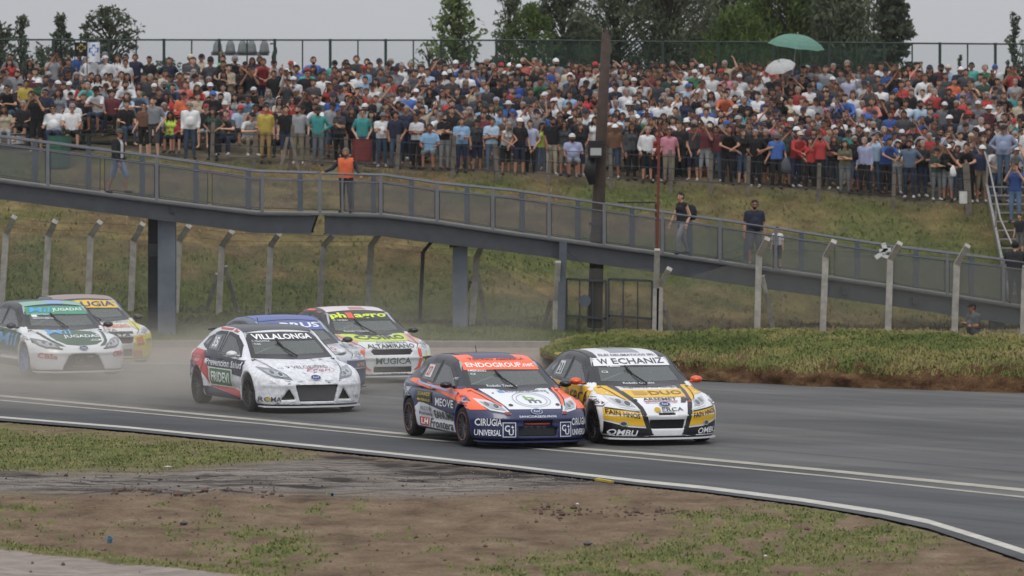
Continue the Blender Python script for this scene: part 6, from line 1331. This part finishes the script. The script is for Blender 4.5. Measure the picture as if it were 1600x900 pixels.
# the people who show largest are objects of their own: front row, back row, then the rows from the front
order = sorted(PEOPLE, key=lambda p: ({0: 0, 6: 1, 1: 2, 3: 3, 2: 4, 5: 5, 4: 6}[p['row']] if p['px'] > 490 or p['row'] in (0, 6) else 2.5, cr_.random()))
order = [p for p in order if not p.get('filler')]
order = [p for p in order if -30 < p['px'] < 1630] + [p for p in order if not -30 < p['px'] < 1630]
NIND = 289; used = {}
for p in order[:NIND]:
    p['ind'] = True
    for lv in (0, 1, 2, 3):
        lb = make_label(p, lv)
        if lb not in used: break
    if lb in used:
        nb = min((q for q in order[:NIND] if q is not p and q['row'] == p['row'] and q['px'] != p['px']), key=lambda q: abs(q['px'] - p['px']))
        lb = f"{words(p)[0]} {words(p)[1]} {words(p)[4]} {words(p)[5]}, {'right' if nb['px'] < p['px'] else 'left'} of {nb['shirt']} top"
        lb = lb.replace('long-sleeved ', '')
    if lb in used: lb = lb.replace(words(p)[1], words(p)[2])
    used[lb] = 1; p['label'] = lb
def wear_of(p):
    w = [(p['g'], cc(p['shirt'])), (p['lt'], cc(p['legs'])), ('shoes', cr_.choice(['2a2a2c', 'b8b6b2', '4a3a30']))]
    if p['g'] == 'vest': w.insert(0, ('tee', '6a6a68'))
    w.append((p['head'], cc(p['hc']) if p['hc'] else cr_.choice(HAIRC)))
    if p['head'] in ('cap', 'sun_hat'): w.append(('hair', cr_.choice(HAIRC)))
    if p['glass']: w.append(('glasses', '131315'))
    if p['beard']: w.append(('beard', '2a201a'))
    if p['pose'] == 'photo': w.append(('phone', '1c1c20'))
    return w
mass = []
for p in PEOPLE:
    loc_ = ground_at(p['px'], p['Y']); loc_.z += p['dz'] - (.0 if not p['pose'].startswith('sit') else .0)
    if p['pose'].startswith('sit') and p['dz'] > .4: loc_.z -= .03
    if p.get('ind'): person(loc_, p['yaw'], p['sc'], p['pose'], p['build'], p['skin'], wear_of(p), p['label'], 'spectators on the bank', p['var'], p['fat'])
    else: mass.append((p, loc_))
def pack_mass(mass):
    Vs, Fs, Ms, mats_, base = [], [], [], [], 0; mi = {}
    def mid(m_):
        if m_.name not in mi: mi[m_.name] = len(mats_); mats_.append(m_)
        return mi[m_.name]
    for p, loc_ in mass:
        Bd = body(p['pose'], p['build'], p['var'] % 2, .036); Bd['pz'] = .50 if p['pose'].startswith('sit') else .94
        for me_, m0 in [(Bd['mesh'], None)] + [(garment(Bd, g_), cloth(c_)) for g_, c_ in wear_of(p) if g_ not in ('glasses', 'beard', 'shoes')]:
            n = len(me_.vertices); v = np.empty(n * 3, np.float32); me_.vertices.foreach_get('co', v); v = v.reshape(-1, 3) * p['sc'] * np.array([p['fat'], p['fat'], 1])
            c_, s_ = math.cos(p['yaw']), math.sin(p['yaw']); v = np.stack([v[:, 0] * c_ - v[:, 1] * s_, v[:, 0] * s_ + v[:, 1] * c_, v[:, 2]], 1) + np.array(loc_)
            Vs.append(v)
            for pl_ in me_.polygons: Fs.append(tuple(base + i for i in pl_.vertices)); Ms.append(mid(m0) if m0 else mid((SKINS[p['skin']], EYE, LIP)[pl_.material_index]))
            base += n
    return mesh_from('crowd', np.concatenate(Vs), Fs, mats_, True, Ms)
if mass: tag(link('crowd', pack_mass(mass)), 'further spectators packed between the rows on the bank', 'crowd', None, 'stuff')
# --- people on and by the footbridge and the stair
def on_bridge(px, off=.8): v = bp(TOPY, px, off, .05); return v
person(on_bridge(181), R(55), .97, 'walk', 'male', 2, [('tee', 'c6c6c4'), ('jacket', '1c1c1f'), ('shorts', '6f88a6'), ('shoes', '2a2a2c'), ('cap', '4a4a48'), ('hair', '221a16')], 'man in black open jacket and denim shorts walking on the footbridge at left')
person(on_bridge(539), R(-8), .98, 'point', 'male', 2, [('shirt', '2b2c33'), ('vest', 'e0622c'), ('trousers', '3c3d41'), ('shoes', '2a2a2c'), ('hair', '6a655f'), ('beard', '55504a')], 'bearded marshal in orange vest standing at the bend of the footbridge')
w_ = person(on_bridge(1067), R(-50), .98, 'walk', 'female', 1, [('tank', '1c1c1f'), ('trousers', '8a8c97'), ('shoes', '2a2a36'), ('hair', '1a1614')], 'woman in black sleeveless top and grey leggings walking down the footbridge')
bk = empty('backpack', on_bridge(1076) + Vector((.10, .06, .98))); tag(bk, 'black backpack on the woman walking down the footbridge', 'backpack')
V = []; n = 12
for z_, r_ in ((0, .10), (.06, .15), (.22, .16), (.36, .13), (.43, .05)):
    for k in range(n): t_ = k * 2 * math.pi / n; V.append((r_ * math.cos(t_), r_ * .85 * math.sin(t_), z_))
link('pack', mesh_from('pack', V, [(i * n + k, i * n + (k + 1) % n, (i + 1) * n + (k + 1) % n, (i + 1) * n + k) for i in range(4) for k in range(n)] + [tuple(range(n - 1, -1, -1)), tuple(range(4 * n, 5 * n))], cloth('1e1e21'), True), bk)
MB().tube([(-.12, -.1, .40), (-.2, -.2, .30), (-.18, -.18, .1)], .015, 5).obj('strap', cloth('1e1e21'), bk)
person(on_bridge(1181), R(5), 1.03, 'stand', 'heavy', 2, [('tee', '1f2638'), ('shorts', '66666a'), ('shoes', '8a8886'), ('hair', '1a1614'), ('beard', '1a1614'), ('glasses', '2a2a2a')], 'bearded man in navy polo and grey shorts on the footbridge')
person(on_bridge(1217), R(-20), .66, 'stand', 'male', 1, [('tee', 'd2d2d0'), ('shorts', '3c4450'), ('shoes', '2a2a2c'), ('hair', '221a16')], 'small child in white T-shirt behind the footbridge railing')
v = P(1521, 575, 137); person(v, R(-60), 1.0, 'crossed', 'heavy', 2, [('tee', '55575a'), ('trousers', '2a2b30'), ('shoes', '2a2a2c'), ('cap', '232326'), ('hair', '221a16')], 'man in grey T-shirt and dark cap standing behind the grass berm')
def on_stair(u, off): q = A0.lerp(A1, u); return q + Vector((off, 0, .06))
person(on_stair(.30, .62), R(-15), 1.0, 'photo', 'male', 1, [('tee', '2c4a86'), ('trousers', '5a7291'), ('shoes', '2a2a2c'), ('hair', '1a1614'), ('phone', '1c1c20')], 'man in blue T-shirt taking a photo on the steel staircase')
person(on_stair(.02, .5), R(-10), 1.04, 'hips', 'heavy', 2, [('shirt', '8c98b4'), ('trousers', '4a5a70'), ('shoes', '2a2a2c'), ('cap', '2a2a2c'), ('glasses', '131315'), ('hair', '221a16')], 'stout man in pale blue shirt and cap at the top of the staircase')
person(on_stair(.02, 1.25), R(10), 1.03, 'shade', 'male', 1, [('tee', 'd2d2d0'), ('trousers', '6f88a6'), ('shoes', '2a2a2c'), ('cap', 'd2d2d0'), ('hair', '221a16')], 'man in white T-shirt and white cap shading his eyes, top of staircase')
person(on_stair(.55, .55), R(-30), .70, 'stand', 'male', 1, [('tee', '232326'), ('shorts', '6a6a68'), ('shoes', 'b8b6b2'), ('hair', '221a16')], 'boy in black T-shirt standing on the staircase beside the handrail')
person(on_stair(.60, .95), R(-10), .78, 'stand', 'male', 1, [('tee', 'd0d0ce'), ('shorts', '3c3d41'), ('shoes', 'b8b6b2'), ('hair', '1a1614')], 'boy in white T-shirt on the middle steps of the staircase')
person(on_stair(.66, 1.2), R(0), .92, 'hips', 'female', 2, [('tee', '2f8f8c'), ('trousers', '232a40'), ('shoes', '2a2a2c'), ('long_hair', '1a1614')], 'woman in teal T-shirt low on the staircase at the right edge')
person(bp(TOPY, 1590, .9, .05), R(170), 1.0, 'lean', 'heavy', 2, [('jacket', '1a1a1d'), ('shirt', '1a1a1d'), ('trousers', '2c2d31'), ('shoes', '1c1c1e'), ('cap', '1c1c1f'), ('hair', '15120f')], 'person in black seen from behind at the foot of the staircase')

# --- drivers
for car_, col_, who in ((A_, 'd8d8d8', 'orange and navy leading car'), (B_, 'c8c8c8', 'white and yellow car'), (C_, 'd8d8da', 'white car with red and navy tail'), (D_, '9aa0a4', 'white and green car'), (E_, 'b8b8b8', 'white saloon with yellow bonnet band'), (F_, '8a90a8', 'blue-roofed saloon'), (H_, 'b0a890', 'yellow and white saloon')):
    o = car_.root; q = Matrix.Translation(o.location) @ o.rotation_euler.to_matrix().to_4x4() @ Vector((.37, 2.12 * 1.06 - car_.y0, -.60))
    person(q, o.rotation_euler.z, .98, 'drive', 'male', 1, [('shirt', '2c3040'), ('trousers', '2c3040'), ('shoes', '1c1c1e'), ('helmet', col_)], f'helmeted driver at the wheel of the {who}', None)
# ------------------------------------------------------------------ grass, stones, dust
def blades(name, X, Y, Zs, hgt, tone, label, wid=.012, mat_=None, rng=None, nrm=(0, -.25, .97)):
    rng = rng or np.random.default_rng(5); n = len(X); a = (rng.random(n) - .5) * .9 * math.pi; ln = hgt * rng.uniform(.5, 1.3, n); tilt = rng.uniform(.1, .9, n); d = rng.random(n) * 2 * math.pi
    w = wid * rng.uniform(.6, 1.4, n); ux, uy = np.cos(a) * w, np.sin(a) * w; tx, ty = np.cos(d) * tilt * ln, np.sin(d) * tilt * ln
    b0 = np.stack([X - ux, Y - uy, Zs], 1); b1 = np.stack([X + ux, Y + uy, Zs], 1); m0 = np.stack([X - ux * .7 + tx * .4, Y - uy * .7 + ty * .4, Zs + ln * .62], 1); m1 = np.stack([X + ux * .7 + tx * .4, Y + uy * .7 + ty * .4, Zs + ln * .62], 1); tp = np.stack([X + tx, Y + ty, Zs + ln * (1 - .35 * tilt)], 1)
    V = np.stack([b0, b1, m0, m1, tp], 1).reshape(-1, 3); k = np.arange(n) * 5
    me = bpy.data.meshes.new(name); Fq = np.stack([k, k + 1, k + 3, k + 2], 1); Ft = np.stack([k + 2, k + 3, k + 4], 1)
    me.vertices.add(len(V)); me.vertices.foreach_set('co', V.astype(np.float32).ravel()); loops = np.concatenate([Fq.ravel(), Ft.ravel()]); me.loops.add(len(loops)); me.loops.foreach_set('vertex_index', loops.astype(np.int32))
    st = np.concatenate([np.arange(n) * 4, 4 * n + np.arange(n) * 3]); me.polygons.add(2 * n); me.polygons.foreach_set('loop_start', st.astype(np.int32)); me.update(calc_edges=True); me.validate()
    me.polygons.foreach_set('use_smooth', np.ones(2 * n, bool)); me.normals_split_custom_set_from_vertices(np.tile(np.array(nrm), (5 * n, 1)) if np.ndim(nrm) == 1 else np.repeat(nrm, 5, 0)); attr(me, 'tone', np.repeat(tone, 5)); me.materials.append(mat_ or GRASSM); return tag(link(name, me), label, None, None, 'stuff')
def grassmat(name, stops):
    global t
    m = bpy.data.materials.new(name); m.use_nodes = True; t = m.node_tree; b = t.nodes['Principled BSDF']; b.inputs['Roughness'].default_value = .8; b.inputs['Specular IOR Level'].default_value = .15
    t.links.new(ramp(atn('tone').outputs['Fac'], stops), b.inputs['Base Color']); return m
GRASSM = grassmat('grass_blade', [(0, '414e28'), (.35, '566035'), (.65, '706b43'), (1, '857552')])
rg_ = np.random.default_rng(8)
A, B, Z, gg, grav, path = GM; shp = (len(PXg), len(Yg))
from_grid = lambda arr: arr.reshape(shp)
def sample(arr, px, Y):
    i = np.clip(np.searchsorted(PXg, px) - 1, 0, shp[0] - 2); j = np.clip(np.searchsorted(Yg, Y) - 1, 0, shp[1] - 2); q = from_grid(arr)
    u = (px - PXg[i]) / (PXg[i + 1] - PXg[i]); v = (Y - Yg[j]) / (Yg[j + 1] - Yg[j])
    return q[i, j] * (1 - u) * (1 - v) + q[i + 1, j] * u * (1 - v) + q[i, j + 1] * (1 - u) * v + q[i + 1, j + 1] * u * v
# infield grass
n = 240000; px = rg_.uniform(-150, 1750, n); Y = rg_.uniform(54, 86, n); py = HZ + F * H / Y; g_ = sample(gg, px, Y)
ok = (rg_.random(n) < g_ ** 1.3 * .72) & (py > near_edge(px) + 7); px, Y = px[ok], Y[ok]; n1 = fbm(px / 60, Y * 2, 3, 2)
GRASSI = grassmat('infield_blade', [(0, '474e2c'), (.4, '5f6639'), (.7, '7a774e'), (1, '928666')])
blades('infield_grass', (px - 800) / F * Y, Y, sample(Z, px, Y) - .005, .045, np.clip(n1 * .9 + .08 + rg_.normal(0, .14, len(px)), 0, 1), 'short patchy grass in the dirt beside the track', .012, GRASSI)
# bank grass
n = 60000; px = rg_.uniform(-150, 1750, n); Y = rg_.uniform(131.6, 153.0, n); g_ = sample(gg, px, Y); X = (px - 800) / F * Y
ok = rg_.random(n) < (.35 + .65 * g_); px, Y, X, g_ = px[ok], Y[ok], X[ok], g_[ok]
blades('bank_grass', X, Y, sample(Z, px, Y) - .01, .11, np.clip(1.0 - g_ * .62 - .14 + (fbm(X * .8, Y * .8, 3, 4) - .5) * .9 + rg_.normal(0, .08, len(px)), 0, 1), 'tufted green and straw-coloured grass on the bank', .022)
# berm grass
Vb, info, rows_ = BERM; nb = len(bx); Vb3 = Vb.reshape(nb, rows_, 3); n = 80000
i = rg_.integers(0, nb - 1, n); j = rg_.integers(3, 20, n); u, v = rg_.random(n)[:, None], rg_.random(n)[:, None]
Q = (Vb3[i, j] * (1 - u) + Vb3[i + 1, j] * u) * (1 - v) + (Vb3[i, j + 1] * (1 - u) + Vb3[i + 1, j + 1] * u) * v
soilv = np.array([np.clip((1.25 - (q - 3) / 4.5 + 3.0 * (fbm(np.array([bx[w]]) / 34., np.array([q * .22]), 3, 4)[0] - .52)) * (q < 13), 0, 1) for w in range(nb) for q in range(rows_)]).reshape(nb, rows_); dens = 1.0 - .85 * soilv[i, j]; ok = rg_.random(n) < dens; Q = Q[ok]; jj = j[ok]
tone = np.clip(.28 + (fbm(Q[:, 0] * .9, Q[:, 1] * .9, 3, 1) - .5) * 1.1 + rg_.normal(0, .07, len(Q)) + np.clip((jj - 11) / 6, 0, 1) * .30 + (jj < 9) * .22 - ((jj >= 9) & (jj < 12)) * .05, 0, 1)
nx_ = np.gradient(Vb3[:, :, 2], axis=1) / np.maximum(np.gradient(Vb3[:, :, 1], axis=1), .02); sl = np.clip(nx_[i[ok], j[ok]], -1.2, 1.6); nq = np.stack([np.zeros(len(sl)), -sl, np.ones(len(sl))], 1); nq /= np.linalg.norm(nq, axis=1, keepdims=True)
BERMM = grassmat('berm_blade', [(0, '4b582c'), (.35, '656e3b'), (.65, '827c4c'), (1, '968460')])
blades('berm_grass', Q[:, 0], Q[:, 1], Q[:, 2] - .01, .10, tone, 'thick grass on the earth berm beside the track', .018, BERMM, nrm=nq)
# weeds hanging down the brown face
# stones and clods on the loose shoulder
ms = MB(); ico = [(0, 0, 1), (.9, 0, .3), (.28, .85, .3), (-.73, .53, .3), (-.73, -.53, .3), (.28, -.85, .3), (.5, .4, -.3), (-.2, .6, -.3), (-.6, 0, -.3), (-.2, -.6, -.3), (.5, -.4, -.3)]
icf = [(0, 1, 2), (0, 2, 3), (0, 3, 4), (0, 4, 5), (0, 5, 1), (1, 6, 2), (2, 7, 3), (3, 8, 4), (4, 9, 5), (5, 10, 1), (2, 6, 7), (3, 7, 8), (4, 8, 9), (5, 9, 10), (1, 10, 6)]
def stones(name, n, pxr, pyr, size, m, label, gate=None, seed=2):
    r_ = np.random.default_rng(seed); mb = MB()
    for _ in range(n):
        px = r_.uniform(*pxr); py = r_.normal(pyr[0], pyr[1]) if len(pyr) == 2 else r_.uniform(pyr[0], pyr[1]); Y = F * H / (py - HZ)
        if py < near_edge(px) + 3 or not 52 < Y < 88: continue
        s = size * r_.lognormal(0, .5); c = np.array([(px - 800) / F * Y, Y, float(sample(Z, np.array([px]), np.array([Y]))[0]) + s * .1]); a = r_.random() * 6.28; sq = r_.uniform(.5, 1, 3)
        mb.add([c + s * sq * np.array([x * math.cos(a) - y * math.sin(a), x * math.sin(a) + y * math.cos(a), z]) for x, y, z in ico], icf)
    tag(mb.obj(name, m), label, None, None, 'stuff')
DARKR = mat('rubber_crumb', '34302e', .95, noise=.3); CLOD = mat('clod_earth', '5e4c42', .95, noise=.35, nscale=6)
stones('rubber_crumbs', 350, (-60, 960), (748, 8), .011, DARKR, 'dark rubber crumbs and gravel strewn on the shoulder', seed=3)
stones('gravel', 900, (560, 1250), (752, 14), .013, mat('gravel_stone', '77706a', .95, noise=.3), 'loose gravel along the inner edge of the lane', seed=4)
stones('clods', 120, (170, 440), (770, 4), .024, CLOD, 'torn-up earth clods in the dirt left of centre', seed=5)
stones('clods', 160, (820, 1080), (800, 5), .022, CLOD, 'small earth clods in the dirt right of centre', seed=6)
stones('pebbles', 700, (-60, 1600), (830, 40), .014, CLOD, 'small pebbles scattered over the dirt', seed=7)
def lump(name, px, py, s, col, label, cat, sq=(1, .8, .6)):
    p = G(px, py); p.z = float(sample(Z, np.array([px]), np.array([p.y]))[0]) + s * .3; mb = MB(); mb.add([(s * sq[0] * x, s * sq[1] * y, s * sq[2] * z) for x, y, z in ico], icf); tag(mb.obj(name, mat(name + col, col, .6, noise=.2), None, p), label, cat)
def cup(px, py, s, tilt, label):
    p = G(px, py); p.z = float(sample(Z, np.array([px]), np.array([p.y]))[0]) + s * .55; o = MB().lathe([(0, -s), (.55 * s, -s), (.8 * s, s), (.74 * s, s), (.5 * s, -.9 * s)], 14).obj('plastic_cup', mat('blue_plastic', '5f8aa6', .4), None, p); o.rotation_euler = tilt; tag(o, label, 'plastic cup', 'litter on the dirt')
cup(171, 849, .05, (R(20), R(12), 0), 'crumpled blue cup by the green strip at lower left'); cup(519, 775, .03, (R(80), R(30), 0), 'small blue cup at the edge of the gravel strip')
lump('stone', 287, 819, .07, '4a4744', 'dark flat stone on the dirt at left', 'stone'); lump('stone', 918, 850, .075, '504b48', 'dark flat stone on the dirt below the orange car', 'stone')
lump('stone', 262, 729, .05, 'c2bdb4', 'pale stone at the lower edge of the grass patch', 'stone', (1.6, .6, .4)); lump('litter', 902, 788, .03, 'd0ccc6', 'white scrap on the dirt below the leading car', 'litter')
lump('litter', 1196, 869, .03, 'd0ccc6', 'white scrap in the grass at lower right', 'litter')
o = MB().bar(G(932, 751) + Vector((0, 0, .02)), G(956, 755) + Vector((0, 0, .02)), .07, .03).obj('plastic_strip', mat('yellow_plastic', 'b49a34', .7, noise=.3)); tag(o, 'yellow plastic strip lying where gravel meets the white line', 'plastic strip')
# the dust the cars raise
def dust(name, lo, hi, dens, label, scale, seed):
    mb = MB().box(lo, hi); m = bpy.data.materials.new(name); m.use_nodes = True; t_ = m.node_tree; t_.nodes.remove(t_.nodes['Principled BSDF']); v = N('ShaderNodeVolumePrincipled', t_)
    v.inputs['Color'].default_value = (.78, .72, .64, 1); v.inputs['Anisotropy'].default_value = .2
    tx = N('ShaderNodeTexCoord', t_); n = N('ShaderNodeTexNoise', t_); n.inputs['Scale'].default_value = scale; n.inputs['Detail'].default_value = 3
    mp = N('ShaderNodeMapping', t_); mp.inputs['Location'].default_value = (seed, 0, 0); mp.inputs['Scale'].default_value = (1, .6, 1.4); t_.links.new(tx.outputs['Object'], mp.inputs[0]); t_.links.new(mp.outputs[0], n.inputs['Vector'])
    r_ = N('ShaderNodeMapRange', t_); r_.inputs[1].default_value = .35; r_.inputs[2].default_value = .70; r_.inputs[3].default_value = .15; r_.inputs[4].default_value = 1
    t_.links.new(n.outputs[0], r_.inputs[0])
    g = N('ShaderNodeSeparateXYZ', t_); t_.links.new(tx.outputs['Generated'], g.inputs[0])
    def win(o_, a, b_, c, d):      # soft fade at the sides of the cloud
        q = N('ShaderNodeMapRange', t_, interpolation_type='SMOOTHSTEP'); q.inputs[1].default_value = a; q.inputs[2].default_value = b_; t_.links.new(o_, q.inputs[0])
        q2 = N('ShaderNodeMapRange', t_, interpolation_type='SMOOTHSTEP'); q2.inputs[1].default_value = d; q2.inputs[2].default_value = c; t_.links.new(o_, q2.inputs[0])
        mm = N('ShaderNodeMath', t_, operation='MULTIPLY'); t_.links.new(q.outputs[0], mm.inputs[0]); t_.links.new(q2.outputs[0], mm.inputs[1]); return mm.outputs[0]
    cur = r_.outputs[0]
    for o_, w in ((g.outputs[0], win(g.outputs[0], 0, .2, .75, 1)), (g.outputs[1], win(g.outputs[1], 0, .25, .75, 1)), (g.outputs[2], win(g.outputs[2], -.01, 0, .1, .95))):
        mm = N('ShaderNodeMath', t_, operation='MULTIPLY'); t_.links.new(cur, mm.inputs[0]); t_.links.new(w, mm.inputs[1]); cur = mm.outputs[0]
    ds = N('ShaderNodeMath', t_, operation='MULTIPLY'); ds.inputs[1].default_value = dens; t_.links.new(cur, ds.inputs[0]); t_.links.new(ds.outputs[0], v.inputs['Density'])
    t_.links.new(v.outputs[0], t_.nodes['Material Output'].inputs['Volume']); tag(mb.obj(name, m), label, None, None, 'stuff')
dust('dust_cloud', (-13.5, 88.5, -.5), (-1.0, 112, 1.6), .26, 'pale dust hanging over the track behind the leading cars', .45, 3)
dust('dust_cloud', (-4.5, 101, -.6), (1.6, 124, 2.3), .035, 'faint dust drifting behind the leading pair', .5, 8)
# thin haze in the air over the whole scene
m = bpy.data.materials.new('haze_air'); m.use_nodes = True; t_ = m.node_tree; t_.nodes.remove(t_.nodes['Principled BSDF']); v = N('ShaderNodeVolumePrincipled', t_); v.inputs['Color'].default_value = (.86, .88, .92, 1); v.inputs['Density'].default_value = .0001; v.inputs['Anisotropy'].default_value = .3
t_.links.new(v.outputs[0], t_.nodes['Material Output'].inputs['Volume'])
if True: tag(MB().box((-1400, -30, -2.2), (1400, 4100, 14)).obj('haze', m), None, None, None, 'stuff')
